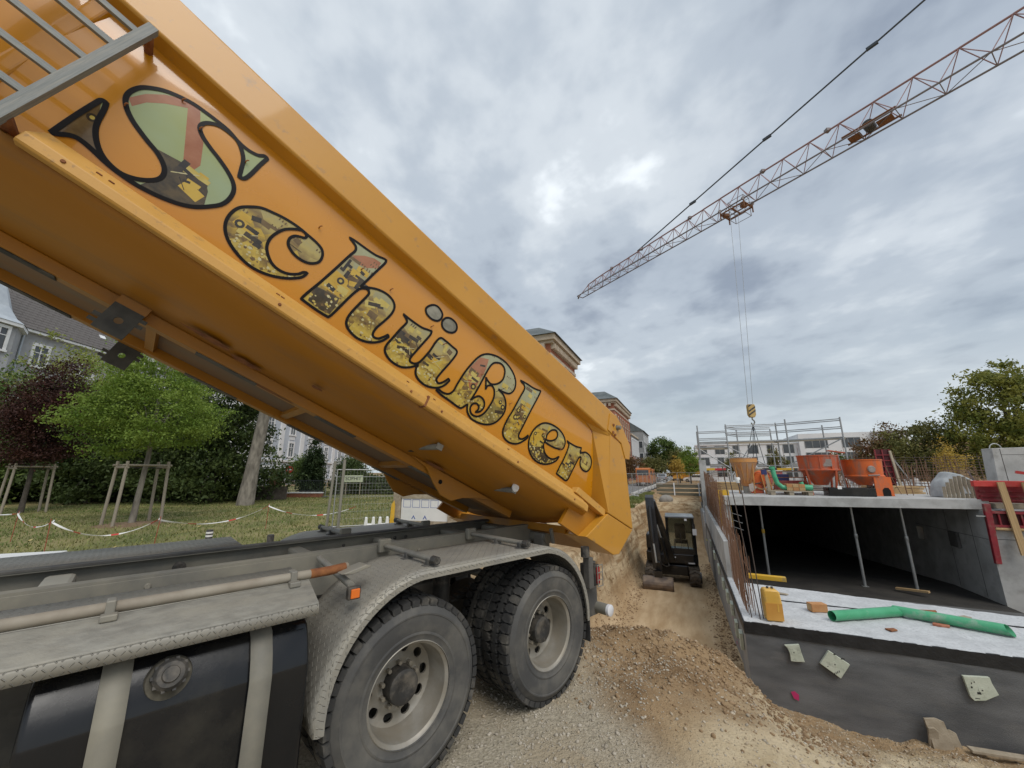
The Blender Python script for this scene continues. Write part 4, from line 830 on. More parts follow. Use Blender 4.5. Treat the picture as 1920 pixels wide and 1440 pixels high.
# the collage inside the letters: beams, wheels, machine panels, window rows and rubble, as flat print
def collage(loops, regions, ntry, seed):
    r = random.Random(seed); xs = [p.x for l in loops for p in l]; ys = [p.y for l in loops for p in l]; layers = {}
    def put(col, poly):
        if all(inside(p, loops) for p in poly): layers.setdefault(col, []).append(poly); return True
    def rect(cx, cy, w_, h_, a):
        c, s_ = math.cos(a), math.sin(a); return [(cx+x*c-y*s_, cy+x*s_+y*c) for x, y in ((-w_/2,-h_/2), (w_/2,-h_/2), (w_/2,h_/2), (-w_/2,h_/2))]
    def disc(cx, cy, rr, n=12): return [(cx+rr*math.cos(k*math.tau/n), cy+rr*math.sin(k*math.tau/n)) for k in range(n)]
    y0, y1 = min(ys), max(ys)
    for _ in range(ntry):
        cx, cy = r.uniform(min(xs), max(xs)), r.uniform(y0, y1)
        if regions and not inside((cx, cy), regions): continue
        t = (cy-y0)/(y1-y0)+r.uniform(-.06, .06); k = r.random(); a = R(r.choice([0, 0, 90, 6, -8, 24])+r.uniform(-3, 3))
        if regions or .32 < t < .68:                     # machines: panels, booms, cabs, the odd wheel
            if k < .22: put(r.choice(['print_yellow', 'print_gold', 'print_brown']), rect(cx, cy, r.uniform(.05, .13), r.uniform(.03, .07), a))
            elif k < .34: put('print_dark', rect(cx, cy, r.uniform(.03, .10), r.uniform(.012, .035), a))
            elif k < .44: put(r.choice(['print_pale', 'print_dark', 'print_yellow']), rect(cx, cy, r.uniform(.06, .14), r.uniform(.003, .007), a+R(r.choice([0, 35, -40]))))
            elif k < .48:
                rr = r.uniform(.016, .032)
                if put('print_dark', disc(cx, cy, rr)): put('print_top', disc(cx, cy, rr*.45))
        elif t >= .68:                                   # backdrop: roofs, window rows
            if k < .10: put(r.choice(['print_brown', 'print_gold']), rect(cx, cy, r.uniform(.04, .10), r.uniform(.02, .05), a))
            elif k < .18:
                for i in range(3): put('print_brown', rect(cx+.02*i, cy, .008, .016, 0))
        else:                                            # rubble in the foreground
            n = r.randint(4, 6); rr = r.uniform(.006, .017); put(r.choice(['print_pale', 'print_gold', 'print_gold', 'print_brown']), [(cx+rr*r.uniform(.6, 1.1)*math.cos(q*math.tau/n), cy+rr*r.uniform(.5, .9)*math.sin(q*math.tau/n)) for q in range(n)])
    order = ['print_brown', 'print_yellow', 'print_gold', 'print_dark', 'print_pale', 'print_top']
    for k, col in enumerate(order):
        if col not in layers: continue
        b = MB()
        for poly in layers[col]: b.add([(u, crv(v)-.0024-.00022*k, v) for u, v in poly], [tuple(range(len(poly)))])
        o = b.build('printed_picture', 'print_gold' if col == 'print_top' else col, dump); o['kind'] = 'stuff'
big_ = lambda k: [[Vector(p) for p in PRINTS[k]]]
for i, (key, ntry) in enumerate((('c', 420), ('h', 420), ('u', 420), ('sz', 460), ('l', 240), ('e', 320), ('r', 240))): collage(CELL[key], None, ntry, 11+i)
collage(CELL['s'], big_('mach')+big_('serif'), 420, 5)
pm_ = dict(arm='print_red', boom='print_red', mach='print_machine', serif='print_brown', hbody='print_yellow', harm='print_red', hdark='print_machine', sztruck='print_red', szgravel='print_rubble', edark='print_machine', eyellow='print_yellow')
for i, (k, l) in enumerate(PRINTS.items()): flat('printed_picture', [l], .0020+.00012*(i % 3), pm_[k], dump)
# ------------------------------------------------------------------ the concrete shell beside the trench (local x = b, y = a)
mat('concrete', (.36,.36,.35), (.47,.47,.455), scale=1.6, rough=.85, bump=.12, bscale=25, dirt=(.27,.265,.25), dscale=2.4, damt=.4)
mat('concrete_light', (.46,.47,.475), (.58,.59,.595), scale=3, rough=.9, bump=.5, bscale=40, dirt=(.36,.365,.37), dscale=22, damt=.4, detail=9)
mat('concrete_dark', (.065,.062,.058), (.10,.097,.09), scale=1.4, rough=.9, bump=.1, dirt=(.13,.125,.12), dscale=1.5, damt=.5)  # bay walls carry their shade in this colour; also used for seams and feet
mat('membrane', (.085,.088,.092), (.165,.168,.172), scale=1.6, rough=.7, bump=.45, bscale=90, stretch=(.6,.6,2.2), dirt=(.15,.148,.145), dscale=2.5, damt=.3, detail=8)
mat('bitumen', (.006,.006,.007), (.016,.016,.017), scale=5, rough=.55, bump=.4, bscale=20)
mat('insulation_grey', (.20,.205,.21), (.29,.29,.285), scale=1.2, rough=.85, bump=.1, dirt=(.30,.29,.27), dscale=3, damt=.3)
shell = thing('concrete_shell', 'unfinished concrete garage shell with a dark open bay beside the trench', 'building', K, -BA)
def wavy(name, y, x0, x1, z0, z1, m, nx=60, nz=14, amp=.012, fn=None):
    V = []; 
    for i in range(nx+1):
        for j in range(nz+1):
            x = x0+(x1-x0)*i/nx; z = z0+(z1-z0)*j/nz
            d = amp*float(fbm(np.array(x*.9+z*.5), np.array(z*1.7), 4, 5)); V.append((x, y+d, z) if fn is None else fn(x, y+d, z))
    F = [(i*(nz+1)+j, (i+1)*(nz+1)+j, (i+1)*(nz+1)+j+1, i*(nz+1)+j+1) for i in range(nx) for j in range(nz)]
    b = MB().add(V, F); return b.build(name, m, shell, smooth=True, angle=80)
MB().box(.02, 9.0, .02, .3, -3.2, -.58).build('front_wall', 'concrete', shell)
wavy('wall_membrane', -.002, -.012, 9.0, -2.6, -.575, 'membrane', 110, 30, .022)
# torn black bitumen strip along the top edge
bt = MB(); n = 120
for i in range(n):
    x0, x1 = -.02+9.02*i/n, -.02+9.02*(i+1)/n
    def e(x): return .008*float(fbm(np.array(x*9), np.array(2.0), 3, 3))
    t0, t1, b0, b1 = -.412+e(x0), -.412+e(x1), -.578+e(x0+9)*.7, -.578+e(x1+9)*.7
    bt.quad((x0, -.016, b0), (x1, -.016, b1), (x1, -.016, t1), (x0, -.016, t0)); bt.quad((x0, -.016, t0), (x1, -.016, t1), (x1, .02, t1), (x0, .02, t0)); bt.quad((x0, -.016, b0), (x0, .02, b0), (x1, .02, b1), (x1, -.016, b1))
bt.build('bitumen_strip', 'bitumen', shell)
# the deck in front of the bay, its surface left rough
V = []; nx, ny = 150, 60
for i in range(nx+1):
    for j in range(ny+1):
        x, y = .0+9*i/nx, -.012+2.62*j/ny; f_ = 1-.045*x
        V.append((x, y*f_+.0, -.412+.010*float(fbm(np.array(x*7), np.array(y*7), 3, 9))+.006*float(fbm(np.array(x*22), np.array(y*22), 2, 19))))
MB().add(V, [(i*(ny+1)+j, (i+1)*(ny+1)+j, (i+1)*(ny+1)+j+1, i*(ny+1)+j+1) for i in range(nx) for j in range(ny)]).build('deck_surface', 'concrete_light', shell, smooth=True, angle=80)
MB().box(.03, 9, .05, 1.6, -1.6, -.44).build('deck_slab', 'concrete', shell)
MB().prism([(1.6,-1.6), (1.6,-.44), (2.45,-.44), (2.2,-.75), (2.3,-1.6)], .3, 9, lambda a, z, h: (h, a, z)).build('deck_edge', 'concrete_dark', shell)
MB().box(.6, 9.0, 1.42, 1.45, -.415, -.399).build('joint_tape', 'bitumen', shell)
# side wall to the trench: membrane below, parapet and upstand above
MB().box(.02, .3, .3, 31, -3.2, -.6).build('side_wall', 'concrete', shell)
wavy('side_wall_panel', 0, .0, 31, -3.3, -.5, 'insulation_grey', 120, 10, .01, lambda x, y, z: (-.012+(y), x, z))
MB().box(-.022, .02, .0, 13.5, -.60, -.44).build('side_bitumen_strip', 'bitumen', shell, bevel=.004)
MB().box(-.002, .26, .02, 3.0, -.585, -.425).build('kicker', 'concrete_light', shell, bevel=.008)
MB().box(.0, .24, 3.0, 13.5, -.43, .36).build('parapet', 'concrete', shell, bevel=.008)
pier = MB().box(-.06, .55, 14.5, 15.2, -.75, .0); pier.build('pier_base', 'concrete_light', shell, bevel=.012)
MB().box(-.04, .5, 14.6, 15.1, -3.0, -.76).build('pier_foot', 'insulation_grey', shell); MB().box(-.05, .5, 14.59, 15.0, -1.36, -1.33).build('yellow_line', mat('yellow_spray', (.55,.60,.06), rough=.7), shell)
MB().box(-.02, .30, 14.7, 15.2, .0, 2.55).build('wall_end', 'concrete', shell, bevel=.01); MB().box(-.05, .02, 13.5, 14.6, -.76, -.4).build('pier_lining', 'insulation_grey', shell)
# upper slab, its soffit, the bay inside
slabp = [(.30,5.55), (6.45,6.62), (6.45,31), (.30,31)]
MB().prism(slabp, 1.0, 1.25, lambda x, y, h: (x, y, h)).build('upper_slab', 'concrete', shell, bevel=.01)
MB().box(6.45, 19, 8.6, 31, .9, 1.25).build('upper_slab', 'concrete', shell, bevel=.01)
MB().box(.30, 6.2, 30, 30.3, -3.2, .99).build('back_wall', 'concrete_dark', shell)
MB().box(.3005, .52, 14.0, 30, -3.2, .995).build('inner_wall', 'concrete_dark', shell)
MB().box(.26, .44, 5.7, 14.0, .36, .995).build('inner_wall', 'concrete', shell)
MB().prism([(2.0,-1.22), (8.5,-1.25), (30,-3.0), (30,-3.2), (2.0,-3.2)], .3, 6.2, lambda a, z, h: (h, a, z)).build('bay_floor', mat('bay_shade', (.020,.018,.016), (.04,.036,.03), scale=2, rough=.95, bump=.4), shell)  # near-black floor: the shade of the bay is put into its colour
rw = MB().box(6.2, 6.5, 6.45, 9.6, -3.0, .985); rw.box(6.2, 6.5, 10.0, 30, -3.0, .985); rw.box(6.2, 6.5, 9.6, 10.0, -3.0, -.2); rw.box(6.2, 6.5, 9.6, 10.0, .2, .985); rw.build('right_wall', 'concrete', shell)
for a_ in (7.1, 8.2): MB().box(6.196, 6.1995, a_-.006, a_+.006, -1.2, .98).build('form_seam', 'concrete_dark', shell)
MB().box(6.195, 6.1995, 6.5, 10, .28, .29).build('form_seam', 'concrete_dark', shell)
MB().box(6.13, 6.2, 7.7, 8.1, -.12, .28).build('wall_box', 'concrete_dark', shell, bevel=.01)
MB().box(6.5, 19, 8.3, 8.6, -1, 1.2).build('cross_wall', 'concrete', shell)

mat('foam', (.46,.50,.40), (.55,.58,.48), scale=8, rough=.9, bump=.2, bscale=60, dirt=(.30,.32,.26), dscale=12, damt=.25); mat('ink', (.02,.02,.02), rough=.6)
def foam_plate(label, poly, marks=(), side=False, t=.045):
    # poly in (b or a, z) on the wall face
    p = thing('foam_plate', label, 'foam plate', K, -BA, 'foam offcuts dowelled to the shell walls')
    if side: f = lambda x, z, h: (-.02-h, x, z)
    else: f = lambda x, z, h: (x, -.02-h, z)
    MB().prism(poly, 0, t, f).build('board', 'foam', p, bevel=.004)
    cx = sum(q[0] for q in poly)/len(poly); cz = sum(q[1] for q in poly)/len(poly)
    m = MB(); 
    ring = [(cx+.035*math.cos(k*math.tau/16), cz+.035*math.sin(k*math.tau/16)) for k in range(16)]
    m.prism(ring, t, t+.004, f); m.build('dowel_plate', 'foam', p); MB().prism([(cx+.008*math.cos(k*math.tau/8), cz+.008*math.sin(k*math.tau/8)) for k in range(8)], t+.004, t+.007, f).build('dowel_pin', 'ink', p)
    for x, z, wd, ht in marks: MB().prism([(x, z), (x+wd, z+.004), (x+wd*.9, z+ht), (x+.003, z+ht*.9)], t+.0005, t+.0015, f).build('ink_mark', 'ink', p)
foam_plate('small torn greenish foam plate nearest the left corner of the dark wall', [(.50,-.66), (.60,-.64), (.69,-.62), (.70,-.70), (.73,-.85), (.60,-.865), (.555,-.865), (.555,-.76), (.53,-.69)])
foam_plate('tilted rectangular foam plate, second from the corner of the dark wall', [(1.05,-.645), (1.28,-.79), (1.145,-.99), (.92,-.835)], [(1.07+.02*k, -.955+.014*k, .012, .03) for k in range(4)]+[(1.10,-.69,.03,.02), (1.18,-.735,.05,.02), (1.0,-.86,.02,.01)])
foam_plate('largest foam plate with a chipped corner at the right of the dark wall', [(2.49,-.71), (2.75,-.68), (2.76,-.75), (2.80,-.87), (2.66,-.96), (2.55,-.985), (2.52,-.95)], [(2.55,-.79,.012,.02), (2.58,-.77,.012,.02), (2.54,-.84,.02,.025), (2.59,-.90,.04,.03), (2.64,-.88,.02,.02), (2.56,-.955,.05,.01)])
nth = ['nearest', 'second nearest', 'third nearest', 'fourth nearest', 'fifth nearest', 'sixth nearest', 'seventh nearest', 'farthest']
for i, (a_, z_, w_, h_) in enumerate([(.35,-.72,.16,.24), (1.15,-.80,.15,.26), (1.75,-.66,.20,.20), (2.75,-.70,.26,.22), (3.9,-.72,.3,.2), (5.4,-.68,.3,.22), (7.3,-.66,.4,.2), (9.6,-.64,.4,.2)]):
    foam_plate('pale foam plate on the trench wall, %s of the row to the camera' % nth[i], [(a_, z_), (a_+w_, z_+.02), (a_+w_+.02, z_-h_), (a_+.02, z_-h_-.015)], side=True, t=.05)
MB_pink = mat('pink_spray', (.50,.03,.14), rough=.8)
pk = MB().prism([(.0,-.0), (.05,.02), (.10,-.02), (.09,-.10), (.03,-.08)], .024, .026, lambda x, z, h: (x+.50, -h, z-1.30)).build('pink_mark', MB_pink, shell)
pk2 = MB(); 
for k in range(14):
    a0 = 1.2+.09*k; zc = -1.25+.18*math.sin(k*.6); pk2.quad((-.028, a0, zc), (-.028, a0+.09, zc+.05*math.cos(k*.6)), (-.028, a0+.09, zc+.05*math.cos(k*.6)+.03), (-.028, a0, zc+.03))
pk2.build('pink_mark', MB_pink, shell)

# things lying on the deck
mat('pipe_green', (.045,.30,.135), (.07,.36,.18), scale=3, rough=.35, coat=.2, dirt=(.30,.36,.30), dscale=4, damt=.25)
def pipe(label, p, q, r, cut0, cut1):
    t = thing('green_pipe', label, 'pipe', bl(p[1], p[0], -.405), -BA, 'green sewer pipes on the deck')
    d = Vector((q[0]-p[0], q[1]-p[1], q[2]-p[2])); Lg = d.length; n = 28
    rot = d.to_track_quat('Z', 'Y').to_matrix().to_4x4(); b = MB(); vs = []
    for h, rr, ct in ((0, r, cut0), (Lg, r, cut1), (Lg, r*.93, cut1), (0, r*.93, cut0)):
        for k in range(n):
            a = k*math.tau/n; vs.append(rot @ Vector((rr*math.cos(a), rr*math.sin(a), h+ct*math.cos(a+1.0)))+Vector((0, 0, r+.004+p[2])))
    b.add(vs, [(j*n+k, j*n+(k+1) % n, ((j+1) % 4)*n+(k+1) % n, ((j+1) % 4)*n+k) for j in range(4) for k in range(n)]); b.build('pipe_wall', 'pipe_green', t, smooth=True)
    return t
pipe('shorter green plastic pipe with its open end towards the wood block', (1.30,.54,0), (2.42,1.28,.0), .076, .0, .09)
pipe('longer green plastic pipe with a slanted cut, lying to the right', (2.44,1.26,0), (3.50,.87,.0), .076, .12, .05)
mat('can_yellow', (.62,.36,.06), (.70,.42,.09), scale=4, rough=.4, dirt=(.45,.30,.12), dscale=6, damt=.3)
cn = thing('jerry_can', 'yellow plastic jerry can standing on the pale deck', 'jerry can', bl(.24, .44, -.405), -BA+R(8))
b = MB(); b.prism([(-.115,0), (.12,0), (.128,.05), (.13,.28), (.115,.43), (.085,.47), (-.095,.47), (-.12,.42), (-.125,.25)], -.10, .10, lambda x, z, h: (x, h, z)); b.build('canister', 'can_yellow', cn, bevel=.025, smooth=True)
MB().box(-.118, .124, -.1035, -.1005, .02, .27).build('lower_panel', mat('can_label', (.52,.25,.045), (.58,.30,.06), scale=5, rough=.5), cn); MB().box(.05, .07, -.1065, -.104, .15, .26).build('paint_drip', 'can_yellow', cn)
for x in (-.03, .035): MB().tube((x, 0, .46), (x, 0, .50), .018, n=12).build('cap', 'hub_black', cn)
mat('timber', (.40,.26,.12), (.52,.36,.18), scale=7, rough=.8, bump=.15, stretch=(1,1,.25), dirt=(.30,.20,.10), dscale=4, damt=.3); mat('timber_red', (.42,.19,.07), (.50,.26,.11), scale=8, rough=.8); mat('timber_old', (.30,.25,.18), (.42,.36,.27), scale=8, rough=.9, bump=.2, dirt=(.25,.20,.14), dscale=6, damt=.4)
wb = thing('wood_block', 'short reddish wood block at the open pipe end', 'wood block', bl(1.02, 1.22, -.405), -BA+R(20)); MB().box(-.13, .13, -.07, .07, .0, .13).build('block', 'timber_red', wb, bevel=.008); MB().box(-.131, -.1302, -.05, .05, .02, .11).build('end_grain', 'timber', wb)
bk_ = thing('brick_shard', 'flat broken piece of red brick on the deck', 'brick', bl(.98, 2.78, -.405), -BA+R(-10)); MB().prism([(-.10,-.04), (.0,-.055), (.09,-.03), (.11,.03), (-.07,.05)], 0, .03, lambda x, y, h: (x, y, h)).build('shard', mat('brick_red', (.33,.11,.06), (.42,.17,.10), scale=9, rough=.9), bk_, bevel=.005)
yb = thing('formwork_board', 'yellow formwork board lying at the left of the bay mouth', 'board', bl(2.95, .78, -.40), -BA+R(-3)); MB().box(-.36, .36, -.02, .12, .0, .09).build('board', mat('form_yellow', (.62,.36,.02), (.70,.42,.04), scale=5, rough=.5, dirt=(.4,.28,.1), dscale=5, damt=.3), yb, bevel=.006)
yv = thing('shutter_board', 'upright yellow formwork panel at the left end of the upper slab', 'panel', bl(6.0, .22, .36), -BA); MB().prism([(0,.0), (.0,1.05), (.32,1.05), (.36,.0)], -.02, .02, lambda x, z, h: (x-.06, h, z)).build('panel', 'form_yellow', yv)
for k, (x, z) in enumerate([(3.1,.0)]):
    rp = thing('red_bar', 'thin dark red steel bar lying inside the bay mouth', 'bar', bl(3.2, 2.5, -1.2), -BA); bar(rp, 'rod', (-.1,-.4,.42), (.7,.1,.36), .03, mat('dark_red', (.20,.012,.022), (.28,.02,.03), scale=6, rough=.5, dirt=(.22,.10,.08), dscale=7, damt=.3))
bd = thing('loose_plank', 'short plank lying at the foot of the right prop', 'plank', bl(6.9, 4.6, -1.22), -BA); beam(bd, 'plank', (-.25,.1,.05), (.25,-.35,.12), .10, .05, 'timber')

# steel props under the slab
mat('galv', (.36,.37,.37), (.48,.49,.48), scale=6, rough=.45, metal=.6, dirt=(.30,.27,.22), dscale=8, damt=.35)
for (b_, lab) in ((1.41, 'galvanised steel prop with a yellow band, leftmost in the dark bay'), (3.735, 'galvanised steel prop in the middle of the dark bay'), (4.865, 'galvanised steel prop nearest the right bay wall')):
    pr = thing('steel_prop', lab, 'prop', bl(7.2, b_, -1.24), -BA, 'steel props holding up the slab')
    bar(pr, 'outer_tube', (0,0,.0), (0,0,1.35), .036, 'galv', 14); bar(pr, 'inner_tube', (0,0,1.35), (0,0,2.21), .029, 'galv', 14); bar(pr, 'collar', (0,0,1.30), (0,0,1.42), .047, 'form_yellow' if b_ < 2 else 'galv', 14)
    block(pr, 'foot_plate', (0,0,.006), (.14,.14,.012), 'galv'); block(pr, 'head_plate', (0,0,2.22), (.14,.14,.012), 'galv')

# rebar: mesh standing along the shell edge, tall single bars, starter bars on the slab
mat('rebar_rust', (.13,.060,.033), (.24,.125,.07), scale=20, rough=.85, dirt=(.26,.20,.15), dscale=8, damt=.3)
mat('rebar_dark', (.06,.045,.038), (.10,.075,.06), scale=20, rough=.85)
rm = thing('rebar_mesh', 'rusty reinforcing mesh standing along the left edge of the shell', 'rebar', K, -BA)
av = list(np.arange(.35, 3.0, .10))+list(np.arange(3.05, 13.2, .15))
for i, a_ in enumerate(av):
    z0 = -.42 if a_ < 3 else .36; top = np.interp(a_, [.3, 2.8, 3.2, 6, 13.2], [.55, .95, 1.35, 1.75, 1.95])+rng.uniform(-.05, .08)
    bar(rm, 'upright_bar', (.10+rng.normal(0,.004), a_, z0-.02), (.10+rng.normal(0,.012), a_+rng.normal(0,.02), top), .0058, 'rebar_rust', 6)
    if i % 2 == 0: bar(rm, 'upright_bar', (.21, a_+.04, z0-.02), (.21+rng.normal(0,.012), a_+.04, top-.1), .0058, 'rebar_rust', 6)
for k, z in enumerate(np.arange(-.25, 1.95, .16)):
    a0 = .3 if z < .5 else (1.6 if z < .8 else 3.0); a0 = max(a0, 3.0 if z > .95 else a0)
    bar(rm, 'cross_bar', (.11, a0+rng.uniform(-.1,.1), z), (.11, 13.2, z+rng.normal(0,.01)), .0052, 'rebar_rust', 6); 
    if k % 2: bar(rm, 'cross_bar', (.20, a0+.1, z+.05), (.20, 13.0, z+.05), .0052, 'rebar_rust', 6)
for z in np.arange(.5, 1.0, .18): bar(rm, 'cross_bar', (.25, 5.2, z), (.62, 4.7, z-.08), .006, 'galv', 6)
for i, (b0, a0, b1, a1, lab) in enumerate([(.13,.22,-.03,.35,'left of the three tall bars leaning at the shell corner'), (.25,.20,.05,.28,'middle of the three tall bars leaning at the shell corner'), (.30,.25,.235,.45,'right of the three tall bars leaning at the shell corner')]):
    rb_ = thing('reinforcing_bar', 'tall reinforcing bar, '+lab, 'rebar', K, -BA, 'tall bars at the shell corner'); bar(rb_, 'bar', (b0, a0, -.43), (b1, a1, 2.05-.12*i), .0085, 'rebar_dark', 8)
sb = thing('starter_bars', 'dense rows of rusty starter bars standing on the upper slab', 'rebar', K, -BA)
k = 0
for b_, a0, a1, n_, h in ((5.0,9,14,20,1.0), (5.6,8.2,15,26,.85), (6.3,8.8,20,34,1.0), (7.2,9.5,20,24,1.15), (8.4,10,22,22,1.2), (9.8,11,24,20,1.3), (11.5,12,26,16,1.4), (2.2,16,16.1,1,1.2)):
    for a_ in np.linspace(a0, a1, n_):
        bar(sb, 'starter_bar', (b_+rng.normal(0,.06), a_, 1.24), (b_+rng.normal(0,.09), a_+rng.normal(0,.05), 1.25+h*rng.uniform(.7, 1.1)), .009, 'rebar_rust', 5)
for b_, a_, z in ((5.0,9,1.5), (5.6,8.2,1.45), (5.6,8.2,1.75), (6.3,8.8,1.5), (6.3,8.8,1.8), (7.2,9.5,1.55), (8.4,10,1.7), (8.4,10,2.0)): bar(sb, 'tie_bar', (b_, a_, z), (b_, a_+6.5, z+.02), .008, 'rebar_rust', 5)
for k in range(26):
    b_ = 1.0+k*.42; bar(sb, 'starter_bar', (b_, 24.5, 1.24), (b_+rng.normal(0,.05), 24.5, 2.2+rng.uniform(0,1.6)), .011, 'rebar_rust', 5)

# concrete buckets and gear on the slab
mat('bucket_orange', (.52,.20,.05), (.46,.21,.09), scale=4, rough=.6, dirt=(.40,.30,.22), dscale=3.5, damt=.65, bump=.1); mat('silo_red', (.55,.10,.03), (.46,.085,.03), scale=3, rough=.5, dirt=(.24,.17,.14), dscale=3.2, damt=.35, bump=.08, stretch=(1.5,1.5,.5)); mat('silo_orange', (.66,.135,.022), (.58,.115,.025), scale=3, rough=.5, dirt=(.28,.14,.09), dscale=3.2, damt=.3, bump=.06, stretch=(1.5,1.5,.5))
bu = thing('concrete_bucket', 'faded orange cone shaped concrete bucket on legs at the slab edge', 'bucket', bl(7.6, 1.16, 1.25), -BA)
b = MB().lathe([(.02,.24), (.13,.24), (.15,.30), (.385,.98), (.392,1.0), (.405,1.02), (.405,1.14), (.412,1.15), (.40,1.16), (.38,1.14), (.37,1.0), (.12,.30)], 36, axis='Z'); b.build('hopper', 'bucket_orange', bu, smooth=True)
mat('bucket_band', (.60,.26,.06), (.55,.27,.09), scale=5, rough=.55, dirt=(.42,.26,.14), dscale=4, damt=.3); MB().lathe([(.408,1.02), (.409,1.13)], 36, axis='Z').build('rim_band', 'bucket_band', bu, smooth=True)
for k in range(4):
    a = R(38+90*k); bar(bu, 'leg', (.36*math.cos(a), .36*math.sin(a), .98), (.30*math.cos(a), .30*math.sin(a), .0), .02, 'bucket_band', 8)
for k in range(3): a = R(250+k*28); bar(bu, 'rib', (.385*math.cos(a), .385*math.sin(a), .98), (.17*math.cos(a), .17*math.sin(a), .34), .016, 'bucket_band', 8)
bar(bu, 'lever', (.1,-.2,.28), (.42,-.15,.36), .02, 'hub_black'); MB().tube((0,0,.0), (0,0,.24), .11, n=16).build('hose', mat('hose_grey', (.28,.26,.23), rough=.8), bu, smooth=True)
MB().prism([(.04,.30), (.16,.34), (.26,.20), (.12,.06), (.05,.10)], -.26, -.24, lambda x, z, h: (x, h, z)).build('flap', mat('pale_cloth', (.50,.42,.36), (.6,.5,.44), scale=8, rough=.9), bu)
def silo(name, label, a_, b_, r, zlo, zmid, ztop, m, legs, rot=0):
    s_ = thing(name, label, 'silo', bl(a_, b_, 1.25), -BA+rot, 'orange mixing silos on the slab')
    b = MB().lathe([(.02,zlo), (r*.34,zlo), (r*.5,zlo+(zmid-zlo)*.35), (r*.93,zmid-.02), (r*1.02,zmid), (r*1.02,zmid+.03), (r*.96,zmid+.05), (r,ztop-.04), (r*1.03,ztop-.03), (r*1.03,ztop), (r*.97,ztop), (r*.95,zmid)], 44, axis='Z'); b.build('drum', m, s_, smooth=True)
    for k in range(legs):
        a = R(40+360/legs*k); bar(s_, 'leg', (r*.98*math.cos(a), r*.98*math.sin(a), zmid+.02), (r*.78*math.cos(a), r*.78*math.sin(a), 0), .032, m, 8)
    return s_
s2 = silo('mixing_silo', 'streaked red silo with a deep cone, left of the two big drums', 7.6, 3.22, .53, .30, .75, 1.22, 'silo_red', 4)
for k in range(4): a = R(230+k*33); beam(s2, 'rib', (.525*math.cos(a), .525*math.sin(a), .79), (.535*math.cos(a), .535*math.sin(a), 1.18), .03, .02, 'silo_red')
block(s2, 'lid', (.53,.05,1.33), (.42,.25,.03), 'silo_red', Matrix.Rotation(R(10), 4, 'Y')); beam(s2, 'stand', (.50,-.05,0), (.36,-.05,1.3), .05, .04, 'rust'); beam(s2, 'stand', (.62,-.05,0), (.55,.0,1.3), .03, .03, 'galv'); block(s2, 'hatch', (.12,-.50,.98), (.22,.03,.22), mat('grey_patch', (.24,.20,.18), (.32,.27,.24), scale=9, rough=.9))
s3 = silo('mixing_silo', 'bright orange silo with a stained front, right of the two big drums', 7.9, 4.40, .50, .30, .56, 1.08, 'silo_orange', 3, R(15))
MB().prism([(-.05,0), (.42,.0), (.40,.55), (-.05,.58)], -.50, -.48, lambda x, z, h: (x, h, z)).build('leg_plate', 'silo_orange', s3); MB().prism([(.12,.0), (.12,.18), (.18,.24), (.28,.24), (.33,.16), (.33,0)], -.506, -.502, lambda x, z, h: (x, h, z)).build('leg_opening', 'void', s3)
bar(s3, 'handle', (-.18,-.51,.60), (.10,-.545,.61), .018, 'grey_patch'); MB().lathe([(0,-.008), (.09,-.004), (.11,.02)], 14, (-.06,-.52,.78)).build('stain', 'grey_patch', s3, smooth=True)
bar(s3, 'side_pipe', (.53,-.05,.58), (.60,-.1,.05), .022, 'bucket_orange')
cm = thing('small_mixer', 'small orange mixer with a toothed ring beside the concrete bucket', 'mixer', bl(7.9, 1.62, 1.25), -BA)
MB().lathe([(0,-.16), (.20,-.16), (.29,-.05), (.29,.1), (.18,.22), (0,.22)], 28, (0,0,.46)).build('drum', 'silo_orange', cm, smooth=True); MB().lathe([(.30,-.19), (.345,-.19), (.345,-.155), (.30,-.155)], 36, (.04,0,.46), close=True).build('ring_gear', mat('brass_dust', (.38,.22,.09), (.45,.32,.2), scale=14, rough=.7), cm)
MB().box(-.32, .05, -.16, .16, .0, .34).build('engine_box', 'silo_red', cm, bevel=.02); beam(cm, 'post', (.10,-.2,0), (.02,-.2,.62), .05, .03, 'bucket_band'); beam(cm, 'post', (.30,-.2,0), (.22,-.2,.5), .05, .03, 'bucket_band')
wh = thing('white_tub', 'small white plastic tub hung in front of the concrete bucket', 'tub', bl(7.0, .86, 1.60), -BA); MB().lathe([(0,0), (.05,0), (.075,.05), (.075,.15), (.06,.18), (0,.18)], 16, axis='Z').build('tub', mat('white_plastic', (.78,.78,.76), rough=.4), wh, smooth=True); bar(wh, 'strap', (0,0,.0), (.05,.02,-.35), .018, 'hub_black')
# pallet with green pump parts and timber, dark trough
pl = thing('pallet', 'wooden pallet on the slab edge carrying green fittings', 'pallet', bl(7.2, 2.25, 1.25), -BA)
for y in (-.35, -.12, .12, .35): block(pl, 'board', (0,y,.12), (1.1,.13,.022), 'timber_old')
for x in (-.48, 0, .48):
    for y in (-.35, 0, .35): block(pl, 'foot', (x,y,.054), (.12,.1,.106), 'timber_old')
gp = thing('green_fitting', 'upright green plastic pipe bend on the pallet', 'fitting', bl(7.1, 1.98, 1.383), -BA); mat('fitting_green', (.05,.33,.17), (.10,.42,.24), scale=4, rough=.4); MB().path([(-.10,0,.72), (-.07,0,.45), (-.02,0,.22), (.10,0,.10), (.24,0,.07)], .07, 16).build('bend', 'fitting_green', gp, smooth=True); MB().tube((-.105,0,.66), (-.10,0,.74), .085, n=16).build('socket', 'fitting_green', gp, smooth=True)
